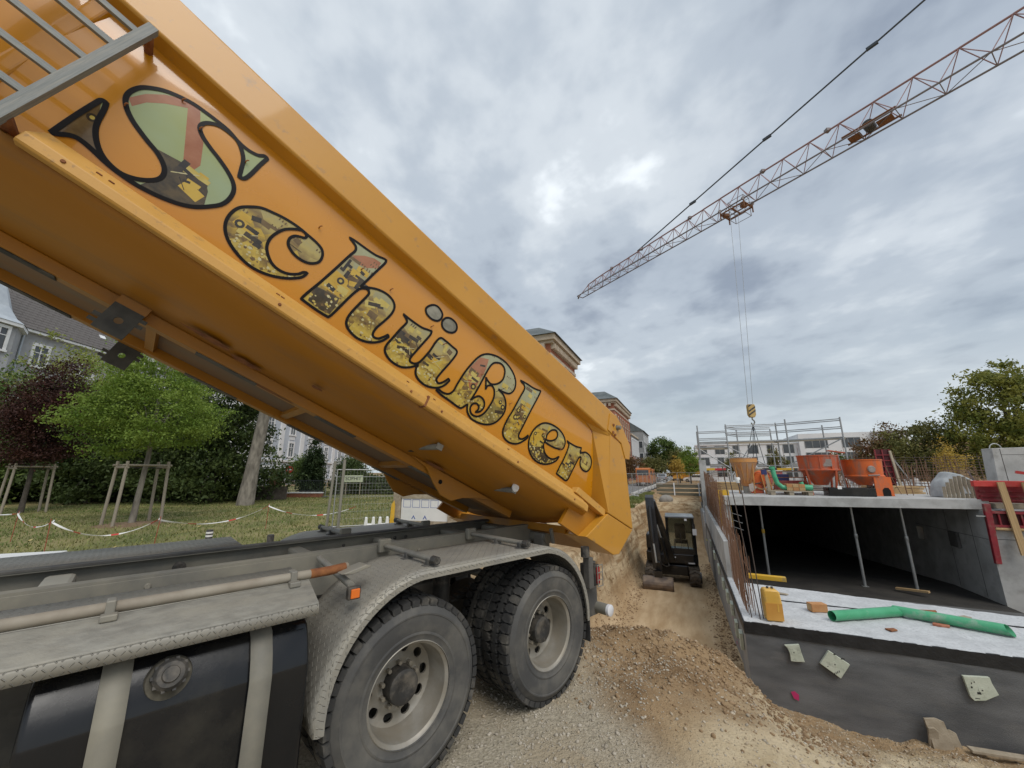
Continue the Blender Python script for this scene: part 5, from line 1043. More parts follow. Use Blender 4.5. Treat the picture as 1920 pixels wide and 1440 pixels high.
gp2 = thing('green_fitting', 'low green plastic pipe end at the right of the pallet', 'fitting', bl(7.1, 2.72, 1.383), -BA); MB().tube((-.14,0,.10), (.14,0,.09), .09, n=16).build('pipe_end', 'fitting_green', gp2, smooth=True); MB().tube((-.08,.05,.10), (-.12,.06,.26), .06, n=14).build('branch', 'fitting_green', gp2, smooth=True)
tb = thing('timber_bundle', 'bundle of brown timber offcuts lying on the pallet', 'timber', bl(7.25, 2.42, 1.383), -BA)
for i in range(3):
    for j in range(2): block(tb, 'offcut', (-.16+.16*i, 0, .05+.10*j), (.15,.5,.095), 'timber_red' if (i+j) % 2 else 'timber')
tr_ = thing('mortar_trough', 'black plastic mortar trough at the slab edge before the silos', 'trough', bl(7.15, 3.75, 1.25), -BA)
b = MB(); b.box(-.55, .55, -.28, -.25, 0, .24); b.box(-.55, .55, .25, .28, 0, .24); b.box(-.55, -.52, -.25, .25, 0, .24); b.box(.52, .55, -.25, .25, 0, .32); b.box(-.52, .52, -.25, .25, 0, .03); b.build('trough', 'black_plastic', tr_, bevel=.01); block(tr_, 'label', (-.28,-.283,.25), (.10,.006,.09), 'white_plastic')
gcage = thing('wire_crate', 'rusty steel crate behind the green fittings', 'crate', bl(8.2, 2.5, 1.25), -BA)
for x in (-.5, .5):
    for y in (-.3, .3): bar(gcage, 'post', (x,y,0), (x,y,.72), .016, 'rust')
for z in (.12, .32, .52, .72):
    for y in (-.3, .3): bar(gcage, 'rail', (-.5,y,z), (.5,y,z), .011, 'rust')
    for x in (-.5, .5): bar(gcage, 'rail', (x,-.3,z), (x,.3,z), .011, 'rust')
block(gcage, 'red_load', (0,0,.25), (.8,.5,.34), mat('red_load', (.33,.06,.05), (.42,.14,.12), scale=11, rough=.8)); block(gcage, 'blue_load', (-.2,0,.52), (.35,.4,.22), mat('blue_load', (.03,.035,.13), rough=.6))
po = thing('timber_post', 'weathered wooden post standing beside the green pipe bend', 'post', bl(7.0, 1.72, 1.25), -BA); beam(po, 'post', (0,0,0), (-.06,0,.72), .10, .08, 'timber_old'); block(po, 'cloth', (-.10,-.02,.70), (.14,.14,.16), 'blue_load')
# grey sheet draped over timber at the right end of the slab
tp_ = thing('tarpaulin', 'grey sheet draped over stacked timber at the slab end', 'sheet', bl(7.6, 6.3, 1.25), -BA)
V = []; nx, ny = 26, 14
for i in range(nx+1):
    for j in range(ny+1):
        u, v = i/nx, j/ny; prof = min(1, 3.2*u, 3.4*(1-u))*min(1, 3.5*v+.02, 3.5*(1-v)+.02); z = .02+.66*prof**.45*(1-.18*u)+.05*math.sin(u*14+v*3)*prof+.03*math.sin(v*9+u*5)*prof; V.append((-.45+.95*u+.04*math.sin(v*7), -.35+.7*v+.05*math.sin(u*9), z))
MB().add(V, [(i*(ny+1)+j, (i+1)*(ny+1)+j, (i+1)*(ny+1)+j+1, i*(ny+1)+j+1) for i in range(nx) for j in range(ny)]).build('sheet', mat('tarp_grey', (.30,.32,.33), (.42,.44,.44), scale=4, rough=.7, bump=.15), tp_, smooth=True, angle=80)
for k in range(9): beam(tp_, 'board', (-.40+.09*k,-.38,0), (-.38+.09*k,-.36,.30+.3*math.sin(.4*k)), .07, .03, 'timber_old')
beam(tp_, 'board', (.40,-.37,0), (.22,-.3,.72), .10, .03, mat('mauve_board', (.17,.13,.13), rough=.7)); beam(tp_, 'board', (.62,-.37,0), (.40,-.3,.52), .08, .03, 'timber')

# more gear further back on the slab
for i, (a_, b_, n_, m_, lab) in enumerate(((10.5,1.0,5,'timber','stack of pale planks behind the concrete bucket'), (11.5,3.4,4,'timber_old','stack of weathered planks behind the silos'), (9.6,5.6,4,'timber','low stack of planks right of the orange silo'))):
    t = thing('plank_stack', lab, 'planks', bl(a_, b_, 1.25), -BA+R(12*i-8), 'plank stacks on the slab')
    for k in range(n_):
        for j in range(3): block(t, 'plank', (.0+rng.normal(0,.03), -.26+.26*j, .03+.062*k), (1.5+rng.uniform(-.15,.15), .22, .05), m_, Matrix.Rotation(rng.normal(0,.02), 4, 'Z'))
for i, (a_, b_, c_, h_, lab) in enumerate(((12.5,1.9,'blue_load',.8,'dark blue site box behind the small mixer'), (13.5,2.8,'red_load',.7,'faded red site box behind the green pipe bend'), (12.8,4.6,'galv',.75,'grey steel site box behind the orange silo'))):
    t = thing('site_box', lab, 'box', bl(a_, b_, 1.25), -BA+R(9*i), 'site boxes on the slab'); MB().box(-.45, .45, -.3, .3, .06, h_).build('case', c_, t, bevel=.02); MB().box(-.47, .47, -.32, .32, h_+.001, h_+.07).build('lid', 'galv', t, bevel=.01)
    for x in (-.38, .38): block(t, 'skid', (x,0,.03), (.08,.6,.06), 'timber_old')
hs_ = thing('grey_hose', 'grey hose curling over the slab behind the mortar trough', 'hose', bl(9.2, 3.2, 1.27), -BA); MB().path([(.9*math.cos(.35*k)*(1-.012*k), .35*math.sin(.35*k), .03+.004*k) for k in range(44)], .022, 8).build('hose', 'hose_grey', hs_, smooth=True)
for i, (b_, a_, sx, sy, rz_, m_, lab) in enumerate(((2.95,1.75,.16,.05,20,'rust','dark rusty scrap strip on the deck near the pipe joint'), (3.35,1.6,.10,.07,50,'timber_old','small wood scrap on the deck behind the long pipe'), (.85,1.9,.12,.05,-15,'timber_old','small wood scrap on the deck behind the jerry can'), (2.0,.45,.08,.05,35,'rust','small rusty scrap on the deck before the short pipe'))):
    t = thing('scrap', lab, 'scrap', bl(a_, b_, -.402), -BA+R(rz_), 'scraps on the deck'); MB().prism([(-sx,-sy), (sx*.7,-sy*.8), (sx,sy*.6), (-sx*.8,sy)], 0, .018, lambda x, y, h: (x, y, h)).build('piece', m_, t, bevel=.003)
# right edge: red formwork beam, its ledge, timber braces, upright concrete block
fw = thing('formwork_wall', 'dark red steel formwork with bright red top beam right of the bay', 'formwork', K, -BA)
mat('red_bright', (.52,.035,.03), (.58,.06,.05), scale=5, rough=.45, dirt=(.40,.10,.08), dscale=6, damt=.3)
MB().box(6.15, 9, 6.42, 6.55, 1.58, 1.73).build('top_beam', 'red_bright', fw, bevel=.012); MB().box(6.26, 9, 6.62, 6.68, 1.18, 1.58).build('steel_panel', 'dark_red', fw)
for z in (1.22, 1.32, 1.44): MB().box(6.30, 9, 6.575, 6.62, z, z+.04).build('rib', 'dark_red', fw, bevel=.006)
MB().box(6.52, 9, 6.55, 6.95, 1.04, 1.16).build('ledge_timber', 'timber_old', fw); MB().box(6.52, 9, 6.40, 6.8, 1.0, 1.035).build('plaster_ledge', 'concrete_light', fw)
MB().box(6.30, 9, 6.34, 6.40, .60, .66).build('lower_flange', 'dark_red', fw); MB().box(6.30, 9, 6.34, 6.40, .93, .99).build('upper_flange', 'dark_red', fw); MB().box(6.32, 9, 6.41, 6.43, .66, .93).build('web', mat('void_red', (.07,.006,.01), rough=.6), fw)
for k in range(12): MB().box(6.42+.20*k, 6.45+.20*k, 6.36, 6.41, .66, .93).build('stiffener', 'dark_red', fw)
MB().box(6.30, 9, 6.33, 6.44, .53, .595).build('curved_board', 'timber', fw, bevel=.02)
MB().box(6.203, 9, 6.445, 6.8, -3.0, .98).build('lower_wall', 'concrete', fw); MB().box(6.21, 9, 6.438, 6.444, .30, .31).build('seam', 'concrete_dark', fw)
MB().prism([(6.20,1.16), (6.33,1.16), (6.26,-.27), (6.15,-.27)], 6.34, 6.43, lambda x, z, h: (x, h, z)).build('hanging_channel', 'dark_red', fw, bevel=.01); MB().box(6.02, 6.22, 6.36, 6.44, .84, .87).build('clamp', 'galv', fw)
rs = thing('red_plank', 'loose bright red plank lying across the top of the formwork', 'plank', K, -BA); beam(rs, 'plank', (6.88,6.25,1.95), (8.3,5.7,1.62), .14, .07, 'red_bright')
for i, (x0, x1, lab) in enumerate(((6.62,6.65,'left timber brace leaning down over the red formwork'), (7.05,7.12,'right timber brace leaning down over the red formwork'))):
    tbz = thing('timber_brace', lab, 'timber', K, -BA, 'timber braces on the red formwork'); beam(tbz, 'plank', (x0,6.36,1.70), (x1,6.26,-.02), .13, .045, 'timber', (0,1,0))
cb = thing('concrete_block', 'upright pale concrete block with a steel lifting loop', 'concrete block', bl(9.0, 8.25, 1.25), -BA+R(6))
MB().prism([(-.5,0), (.5,0), (.42,1.42), (-.42,1.40)], -.2, .2, lambda x, z, h: (x, h, z)).build('slab', 'concrete', cb, bevel=.015); MB().box(-.25, -.235, -.2035, -.199, .02, 1.38).build('seam', 'concrete_dark', cb); MB().box(-.25, .42, -.2035, -.199, 1.2, 1.21).build('seam', 'concrete_dark', cb)
MB().path([(-.2+.14*math.cos(R(180-18*k)), 0, 1.38+.17*math.sin(R(18*k))) for k in range(11)], .014, 8).build('lifting_loop', 'galv', cb, smooth=True)
fwp = thing('form_shutter', 'narrow dark red formwork panel leaning right of the orange silo', 'panel', bl(10.5, 5.9, 1.25), -BA); block(fwp, 'sheet', (0,.03,.75), (.42,.03,1.5), 'void_red')
for z in np.arange(.1, 1.5, .2): block(fwp, 'rib', (0,0,z), (.44,.05,.03), 'dark_red')
for x in (-.2, 0, .2): block(fwp, 'rib', (x,0,.75), (.03,.05,1.5), 'dark_red')
beam(fwp, 'prop', (.3,-.1,0), (.22,0,1.45), .10, .03, 'timber_old'); beam(fwp, 'prop', (.75,-.1,0), (.25,.1,1.3), .04, .04, 'galv')
# shuttering timber at the wall foot in front
for i, (b0, b1, a0, z0, z1, tlt, lab) in enumerate(((2.02,2.24,-.14,-1.72,-1.26,-8,'tallest split board stuck in the soil against the dark wall'), (2.20,2.34,-.10,-1.72,-1.38,-10,'second split board stuck behind the tallest one'), (1.97,2.08,-.08,-1.75,-1.36,6,'narrow grey board behind the tallest split board'))):
    o = thing('split_board', lab, 'board', bl(a0, (b0+b1)/2, z0), -BA); bb = MB(); w_ = (b1-b0)/2; bb.prism([(-w_,0), (w_,0), (w_*.8,z1-z0-.03), (w_*.1,z1-z0), (-w_,z1-z0-.015)], -.018, .018, lambda x, z, h: (x, h, z)); q = bb.build('board', 'timber_old', o, bevel=.004); q.matrix_local = Matrix.Rotation(R(tlt), 4, 'X') @ Matrix.Rotation(R(tlt*.6), 4, 'Y')
o = thing('fallen_board', 'flat pale board lying on the soil right of the split boards', 'board', bl(-.16, 2.62, -1.52), -BA+R(6)); MB().box(-.28, .30, -.05, .05, 0, .035).build('board', 'timber_old', o, bevel=.006)

# ------------------------------------------------------------------ scaffold on the slab's far part
mat('scaf_tube', (.30,.31,.32), (.42,.43,.43), scale=5, rough=.4, metal=.5, dirt=(.28,.25,.21), dscale=5, damt=.3)
sf = thing('scaffold', 'grey tube scaffold with guard rails standing behind the buckets', 'scaffold', K, -BA)
cols = [(.30,22), (2.05,22), (4.98,22.3), (5.16,20.5), (7.9,20.6)]
colf = [(.30,24.2), (2.9,24.2), (5.0,24.4), (7.6,22.9)]
for (b_, a_) in cols: bar(sf, 'standard', (b_, a_, 1.25), (b_, a_, 5.12), .042, 'scaf_tube', 8)
for (b_, a_) in colf: bar(sf, 'standard', (b_, a_, 1.25), (b_, a_, 4.9), .042, 'scaf_tube', 8)
for z in (3.95, 4.45, 4.55, 4.92, 5.02):
    for chain in ([(2.05,22), (4.98,22.2), (7.9,20.6)], [(.30,22), (2.05,22)], [(2.05,22.6), (2.9,24.2), (5.0,24.4)]):
        for p, q in zip(chain, chain[1:]):
            zz_ = z-(0.35 if chain[0][0] < 1 else 0); bar(sf, 'guard_rail', (p[0], p[1], zz_), (q[0], q[1], zz_), .030, 'scaf_tube', 6)
for p, q, z in (((.2,22),(2.1,22.2),3.55), ((2.0,22),(5.0,22.2),3.90), ((4.9,22.1),(8.0,20.6),3.92)):
    beam(sf, 'deck_board', (p[0], p[1]+.3, z), (q[0], q[1]+.3, z), .6, .06, 'scaf_tube'); beam(sf, 'toe_board', (p[0], p[1], z-.05), (q[0], q[1], z-.05), .03, .12, 'timber_old')
for p, q in (((.30,22,3.5),(2.05,22,2.2)), ((2.05,22,3.6),(4.98,22.2,1.9)), ((7.9,20.6,3.9),(5.0,22,2.2)), ((.30,22,1.5),(1.6,22,2.4)), ((2.05,22.3,1.6),(3.6,23.4,3.8))): bar(sf, 'brace', p, q, .034, 'scaf_tube', 6)
for z in (1.95, 2.35, 2.9):
    bar(sf, 'ledger', (.3,22,z), (2.05,22,z), .022, 'scaf_tube', 6); bar(sf, 'ledger', (2.05,22,z), (7.9,20.7,z), .022, 'scaf_tube', 6)
mat('warn_red', (.45,.03,.03), rough=.5)
for k, (c_, b0, b1) in enumerate((('form_yellow',.4,1.1), ('warn_red',1.1,1.75), ('form_yellow',2.6,3.2), ('warn_red',2.2,2.6), ('hub_black',3.3,4.6), ('form_yellow',4.6,5.5))): beam(sf, 'warning_board', (b0,21.8,2.12), (b1,21.75,2.14), .03, .14, c_)

# ------------------------------------------------------------------ the mini excavator in the trench (local x right, y away from the camera)
mat('machine_black', (.006,.006,.007), (.012,.012,.013), scale=4, rough=.3, coat=.25, dirt=(.05,.042,.033), dscale=3, damt=.22); mat('track_rubber', (.035,.03,.026), (.08,.065,.05), scale=7, rough=.85, dirt=(.22,.165,.11), dscale=4, damt=.55); mat('bucket_steel', (.10,.075,.06), (.17,.125,.095), scale=3, rough=.55, metal=.3, dirt=(.25,.18,.12), dscale=3, damt=.5)
def glass(name, tint=(.75,.8,.8), f=.78):
    m = bpy.data.materials.new(name); m.use_nodes = True; t = m.node_tree; nd = t.nodes; nd.remove(nd['Principled BSDF']); o = nd['Material Output']
    tr = nd.new('ShaderNodeBsdfTransparent'); tr.inputs[0].default_value = (*tint, 1); gl = nd.new('ShaderNodeBsdfGlossy'); gl.inputs['Roughness'].default_value = .03; fr = nd.new('ShaderNodeFresnel'); fr.inputs[0].default_value = 1.5; mx = nd.new('ShaderNodeMixShader'); t.links.new(fr.outputs[0], mx.inputs[0]); t.links.new(tr.outputs[0], mx.inputs[1]); t.links.new(gl.outputs[0], mx.inputs[2]); t.links.new(mx.outputs[0], o.inputs[0]); MATS[name] = m; return m
glass('cab_glass', (.55,.60,.60))
ex = thing('mini_excavator', 'black mini excavator with its bucket lowered in the trench', 'excavator', bl(9.75, -1.50, -2.13), -BA+R(2))
for sx in (-1, 1):
    tr0 = bpy.data.objects.new('track', None); C.objects.link(tr0); tr0.parent = ex
    x0, x1 = (.57, .95) if sx > 0 else (-.95, -.57)
    pf = [(-.85+.27*math.cos(R(90+18*k)), .29+.27*math.sin(R(90+18*k))) for k in range(11)]+[(.95+.27*math.cos(R(270+18*k)), .29+.27*math.sin(R(270+18*k))) for k in range(11)]
    MB().prism(pf, x0+.02, x1-.02, lambda y, z, h: (h, y, z)).build('belt', 'track_rubber', tr0, smooth=True, angle=30)
    per = []; 
    for i in range(len(pf)): 
        p, q = Vector(pf[i]), Vector(pf[(i+1) % len(pf)]); nn = max(1, round((q-p).length/.115)) if (q-p).length > .1 else 1
        for k in range(nn): per.append((p.lerp(q, (k+.5)/nn), (q-p).normalized()))
    for i, (p, d) in enumerate(per):
        if i % 2 and (p.x < -.8 or p.x > .9): continue
        nrm = Vector((-d.y, d.x)); nrm = nrm if nrm.dot(p-Vector((.05, .29))) > 0 else -nrm
        for hx, sk in ((0, .5), (1, -.5)):
            xa = x0+(x1-x0)*(.5*hx+.02); xb = x0+(x1-x0)*(.5*hx+.48); c_ = p+nrm*.014
            beam(tr0, 'grouser', (xa, c_.x+d.x*.05*(1 if hx == 0 else -1), c_.y+d.y*.05*(1 if hx == 0 else -1)), (xb, c_.x-d.x*.05*(1 if hx == 0 else -1), c_.y-d.y*.05*(1 if hx == 0 else -1)), .05, .035, 'track_rubber', (0, nrm.x, nrm.y))
    for yy in (-.85, .95): MB().lathe([(0,-.02), (.15,-.02), (.19,0), (.19,.06)], 20, (x0-.005 if sx < 0 else x1-.02, yy, .29), 'X').build('idler', 'machine_black', tr0, smooth=True)
MB().box(-.57, .57, -.6, .7, .25, .62).build('undercarriage', 'machine_black', ex, bevel=.04)
MB().prism([(1.62,.10), (1.58,.42), (1.54,.42), (1.54,.08)], -.93, .93, lambda y, z, h: (h, y, z)).build('dozer_blade', 'machine_black', ex, bevel=.01)
for x in (-.4, .4): beam(ex, 'blade_arm', (x,1.55,.25), (x,.5,.35), .10, .12, 'machine_black')
MB().tube((0,.1,.58), (0,.1,.70), .42, n=24).build('slew_ring', 'machine_black', ex)
hs = MB(); hs.prism([(-.92,-.35), (-.70,-.62), (.80,-.62), (.95,-.45), (.95,.75), (.70,1.10), (-.70,1.10), (-.92,.75)], .68, 1.02, lambda x, y, h: (x, y, h)); hs.build('upper_deck', 'machine_black', ex, bevel=.03)
MB().prism([(-.92,.0), (-.10,.0), (-.10,1.05), (-.70,1.05), (-.92,.7)], 1.022, 1.62, lambda x, y, h: (x, y, h)).build('engine_hood', 'machine_black', ex, bevel=.07, seg=3)
block(ex, 'deck_lamp', (.12,-.63,.90), (.09,.02,.04), 'white_lens'); block(ex, 'step_plate', (.70,-.61,.72), (.22,.04,.05), 'white_lens')
cab = bpy.data.objects.new('cab', None); C.objects.link(cab); cab.parent = ex
cx0, cx1, cy0, cy1, cz0, cz1 = -.08, .88, -.58, .62, 1.02, 2.33
for (x, y) in ((cx0,cy0), (cx1,cy0), (cx0,cy1), (cx1,cy1), (cx1,.08)): beam(cab, 'pillar', (x, y, cz0), (x*.97+.01, y*.93, cz1), .075, .075, 'machine_black')
rf = MB(); rf.prism([(cx0-.05,cy0-.06), (cx1+.05,cy0-.06), (cx1+.05,cy1+.05), (cx0-.05,cy1+.05)], cz1, cz1+.07, lambda x, y, h: (x, y, h)); rf.build('roof', mat('roof_grey', (.10,.11,.125), (.16,.175,.19), scale=3, rough=.3, coat=.4), cab, bevel=.03)
block(cab, 'floor', ((cx0+cx1)/2, 0, cz0+.02), (cx1-cx0, cy1-cy0, .05), 'machine_black'); block(cab, 'front_apron', ((cx0+cx1)/2, cy0, cz0+.10), (cx1-cx0, .05, .2), 'machine_black')
MB().box(cx0+.04, cx1-.04, cy0-.008, cy0-.003, cz0+.2, cz1-.02).build('windscreen', 'cab_glass', cab); MB().box(cx0+.04, cx1-.04, cy1, cy1+.005, cz0+.6, cz1-.05).build('rear_window', 'cab_glass', cab); MB().box(cx1, cx1+.005, cy0+.05, cy1-.05, cz0+.25, cz1-.05).build('side_window', 'cab_glass', cab); MB().box(cx0-.005, cx0, cy0+.05, cy1-.05, cz0+.55, cz1-.05).build('side_window', 'cab_glass', cab)
b = MB(); b.box(.18, .62, .0, .40, 1.30, 1.42); b.box(.20, .60, .36, .48, 1.42, 2.02); b.build('seat', 'hub_black', cab, bevel=.05); bar(cab, 'control_lever', (.15,-.2,1.05), (.18,-.15,1.5), .018, 'hub_black'); bar(cab, 'control_lever', (.65,-.2,1.05), (.62,-.15,1.5), .018, 'hub_black'); bar(cab, 'grab_handle', (cx1+.05,-.30,1.2), (cx1+.05,-.28,2.1), .016, 'machine_black'); block(cab, 'wiper', (.40,cy0-.02,1.5), (.012,.01,.55), 'hub_black')
block(ex, 'mirror', (.90,-.68,1.85), (.14,.03,.22), 'white_lens'); bar(ex, 'mirror_arm', (.84,-.6,2.1), (.90,-.67,1.95), .012, 'machine_black'); block(ex, 'work_lamp', (.62,-.66,2.28), (.09,.05,.07), 'white_lens')
MB().prism([(-.45,.70), (-.15,.70), (-.18,1.05), (-.42,1.05)], -.98, -.60, lambda x, z, h: (x, h, z)).build('swing_post', 'machine_black', ex, bevel=.03)
def arm(name, pts, w, mm, fx):
    b = MB(); b.prism(pts, -w/2, w/2, lambda y, z, h: (h+fx(z), y, z)); o = b.build(name, mm, ex, bevel=.02); return o
bm_ = arm('boom', [(-.92,.78), (-.66,.86), (-.78,1.75), (-.95,2.45), (-1.50,3.08), (-1.70,3.02), (-1.70,2.82), (-1.36,2.10), (-1.16,1.50)], .31, 'machine_black', lambda z: .0-.245*(z-.8))
st_ = arm('stick', [(-1.36,3.0), (-1.58,3.24), (-1.80,3.14), (-1.90,2.75), (-2.06,1.35), (-2.10,.74), (-1.92,.72), (-1.80,1.4), (-1.54,2.4)], .30, 'machine_black', lambda z: -.46-.052*(z-.7))
for nm, p, q, r_ in (('boom_cylinder',(-.14,-1.05,.80),(-.30,-1.42,1.7),.06), ('boom_rod',(-.30,-1.42,1.7),(-.40,-1.52,2.15),.032), ('stick_cylinder',(-.46,-.95,2.45),(-.58,-1.45,3.15),.055), ('bucket_cylinder',(-.58,-1.95,2.85),(-.53,-2.18,1.6),.06), ('bucket_rod',(-.53,-2.18,1.6),(-.48,-2.26,.98),.032)): bar(ex, nm, p, q, r_, 'machine_black' if 'cyl' in nm else 'galv', 12)
MB().path([(-.36,-.8,1.0), (-.22,-1.2,1.6), (-.26,-1.25,2.2), (-.42,-1.5,2.7), (-.45,-1.8,3.0)], .018, 8).build('hydraulic_hose', 'hub_black', ex, smooth=True); MB().path([(-.20,-.75,.85), (-.08,-1.0,.65), (-.2,-1.4,.7), (-.35,-1.9,.9)], .02, 8).build('hydraulic_hose', 'hub_black', ex, smooth=True)
beam(ex, 'link', (-.43,-2.22,1.0), (-.45,-2.02,.62), .14, .05, 'machine_black'); block(ex, 'coupler', (-.45,-2.08,.56), (.26,.24,.26), 'machine_black')
bk = []
for k in range(13): a = R(60+k*18.5); bk.append((-2.12+.30*math.cos(a), .24+.25*math.sin(a)))
bkt = MB(); 
for h in (-.98, .0):
    bkt.prism(bk, h, h+.025, lambda y, z, hh: (hh, y, z))
for p, q in zip(bk, bk[1:]): bkt.quad((-.98,p[0],p[1]), (.02,p[0],p[1]), (.02,q[0],q[1]), (-.98,q[0],q[1]))
bkt.box(-.99, .03, bk[-1][0]-.03, bk[-1][0]+.06, -.002, .02)
bo = bkt.build('bucket', 'bucket_steel', ex, smooth=True, angle=45); bo.location = (0,.02,.012)

# ------------------------------------------------------------------ tower crane jib overhead
mat('jib_red', (.33,.16,.15), (.40,.23,.21), scale=5, rough=.55, dirt=(.14,.12,.12), dscale=4, damt=.4); mat('jib_dark', (.18,.155,.155), (.24,.21,.21), scale=6, rough=.6); mat('cable', (.06,.07,.08), rough=.5, metal=.3); mat('trolley_orange', (.22,.085,.025), (.15,.06,.02), scale=7, rough=.6)
JZ = 22.0; J0 = Vector((8.0, 41.8, JZ)); J1 = Vector((17.4, 26.1, JZ)); jd = (J1-J0).normalized(); jn = Vector((-jd.y, jd.x, 0)); jn = jn if jn.y < 0 else -jn
cr_ = thing('tower_crane', 'red lattice jib of a tower crane reaching across the sky', 'crane', J0)
def jp(t, side, h): v = jd*t+jn*side+Vector((0, 0, h)); return v
hh = lambda t: float(np.interp(t, [0, 3, 18, 32, 50], [.75, 1.1, 1.55, 1.75, 2.0])); hw = lambda t: float(np.interp(t, [0, 18, 50], [.42, .55, .75]))
TL = 46.0; nodes = [0.9]; st = 1.15
while nodes[-1] < TL: nodes.append(nodes[-1]+st); st = min(2.0, st*1.022)
for side in (-1, 1):
    for i in range(0, len(nodes)-1): bar(cr_, 'lower_chord', jp(nodes[i] if i else 0, side*hw(nodes[i]), 0), jp(nodes[i+1], side*hw(nodes[i+1]), 0), .055, 'jib_dark', 8)
for i in range(len(nodes)-1): 
    t0, t1 = nodes[i], nodes[i+1]; tm = (t0+t1)/2
    bar(cr_, 'upper_chord', jp(tm, 0, hh(tm)), jp(tm+(nodes[i+2]-t0)/2 if i+2 < len(nodes) else tm+1, 0, hh(tm+1)), .06, 'jib_red', 8)
    for side in (-1, 1):
        bar(cr_, 'diagonal', jp(t0, side*hw(t0), 0), jp(tm, 0, hh(tm)), .026, 'jib_red', 6); bar(cr_, 'diagonal', jp(t1, side*hw(t1), 0), jp(tm, 0, hh(tm)), .026, 'jib_red', 6)
    bar(cr_, 'floor_brace', jp(t0, hw(t0)*(1 if i % 2 else -1), 0), jp(t1, hw(t1)*(-1 if i % 2 else 1), 0), .022, 'jib_dark', 6); bar(cr_, 'floor_brace', jp(t0, -hw(t0), 0), jp(t0, hw(t0), 0), .022, 'jib_dark', 6)
    bar(cr_, 'rope', jp(t0, .12, .35), jp(t1, .12, .35), .012, 'cable', 5)
bar(cr_, 'tip_strut', jp(-.2, 0, .1), jp(nodes[0]+.6, 0, hh(1)), .04, 'jib_red'); bar(cr_, 'tip_frame', jp(0, -.42, 0), jp(0, .42, 0), .05, 'jib_dark'); bar(cr_, 'tip_frame', jp(-.3, 0, -.05), jp(.1, .3, 0), .09, 'jib_dark')
for t in (5.2, 9.2, 14.5, 20.5, 24.5): block(cr_, 'pin_joint', jp(t, 0, hh(t)+.04), (.26,.26,.2), 'jib_dark')
# pendant bar from the jib up to the tower head
PA = jp(8.7, 0, hh(8.7)+.1); PB = jp(46, 0, 9.4)
for k in range(6):
    p, q = PA.lerp(PB, k/6), PA.lerp(PB, (k+1)/6); bar(cr_, 'pendant_bar', p, q, .055, 'cable', 8); block(cr_, 'pendant_joint', q, (.55,.16,.18), 'cable', jd.to_track_quat('X', 'Z').to_matrix().to_4x4())
TT = (J1-J0).length
# trolley with its basket
tro = bpy.data.objects.new('trolley', None); C.objects.link(tro); tro.parent = cr_
for s_ in (-1, 1):
    for t in (TT-.9, TT+.9): bar(tro, 'leg', jp(t, s_*.6, .1), jp(t, s_*.6, -.75), .05, 'trolley_orange'); MB().lathe([(0,-.05), (.14,-.05), (.14,.05), (0,.05)], 12, jp(t, s_*.62, -.02)).build('wheel', 'jib_dark', tro)
    bar(tro, 'frame', jp(TT-.9, s_*.6, -.3), jp(TT+.9, s_*.6, -.3), .06, 'trolley_orange')
for t in (TT-.9, TT+.9, TT): bar(tro, 'frame', jp(t, -.6, -.3), jp(t, .6, -.3), .06, 'trolley_orange')
block(tro, 'sheave_box', jp(TT+.7, .2, -.35), (.45,.3,.22), 'trolley_orange'); block(tro, 'sheave_box', jp(TT-.7, .2, -.35), (.4,.3,.22), 'trolley_orange')
for dt in (-.9, .3):
    for ds in (-1.6, -.75): bar(tro, 'basket_post', jp(TT+dt, ds, -.3), jp(TT+dt, ds, 1.3), .025, 'jib_dark')
for z in (-.3, .5, 1.3):
    for (a, b_) in (((-.9,-1.6),(.3,-1.6)), ((-.9,-.75),(.3,-.75)), ((-.9,-1.6),(-.9,-.75)), ((.3,-1.6),(.3,-.75))): bar(tro, 'basket_rail', jp(TT+a[0], a[1], z), jp(TT+b_[0], b_[1], z), .022, 'jib_dark')
# winch platform further along the jib
wp = bpy.data.objects.new('winch', None); C.objects.link(wp); wp.parent = cr_
q_ = jd.to_track_quat('X', 'Z').to_matrix().to_4x4()
block(wp, 'platform', jp(TT+7.4, 0, .08), (.6,.6,.05), 'trolley_orange', q_); block(wp, 'platform', jp(TT+8.8, 0, .08), (.7,.6,.05), 'trolley_orange', q_); MB().lathe([(0,-.3), (.27,-.3), (.27,.3), (0,.3)], 18, (0,0,0)).build('drum', 'hub_black', wp).matrix_local = Matrix.Translation(jp(TT+8.1, 0, .32)) @ q_
bar(wp, 'side_rail', jp(TT+6.9, .5, .2), jp(TT+9.4, .5, .2), .06, 'trolley_orange'); bar(wp, 'side_rail', jp(TT+6.9, -.5, .2), jp(TT+9.4, -.5, .2), .06, 'trolley_orange')
# hook block hangs on two falls
HK = Vector((16.39, 26.1, 5.86))
hb = thing('hook_block', 'yellow and black striped crane hook block hanging over the site', 'crane hook', HK)
b = MB(); b.prism([(-.20,.62), (.20,.62), (.24,.5), (.24,-.10), (.14,-.28), (-.14,-.28), (-.24,-.10), (-.24,.5)], -.12, .12, lambda x, z, h: (x, h, z)); b.build('housing', mat('hook_yellow', (.50,.34,.12), (.42,.28,.10), scale=6, rough=.5), hb, bevel=.02)
for k in range(3): MB().prism([(-.235,-.02+.24*k-.16), (.235,.30+.24*k-.16), (.235,.42+.24*k-.16), (-.235,.10+.24*k-.16)] if k < 2 else [(-.235,.40), (.05,.60), (-.14,.60), (-.235,.52)], -.124, -.1215, lambda x, z, h: (x, h, z)).build('stripe', 'hub_black', hb)
MB().path([(0,0,-.28), (0,0,-.42), (.10,0,-.50), (.13,0,-.62), (.06,0,-.74), (-.06,0,-.74), (-.11,0,-.64)], .045, 10).build('hook', 'steel_dusty', hb, smooth=True)
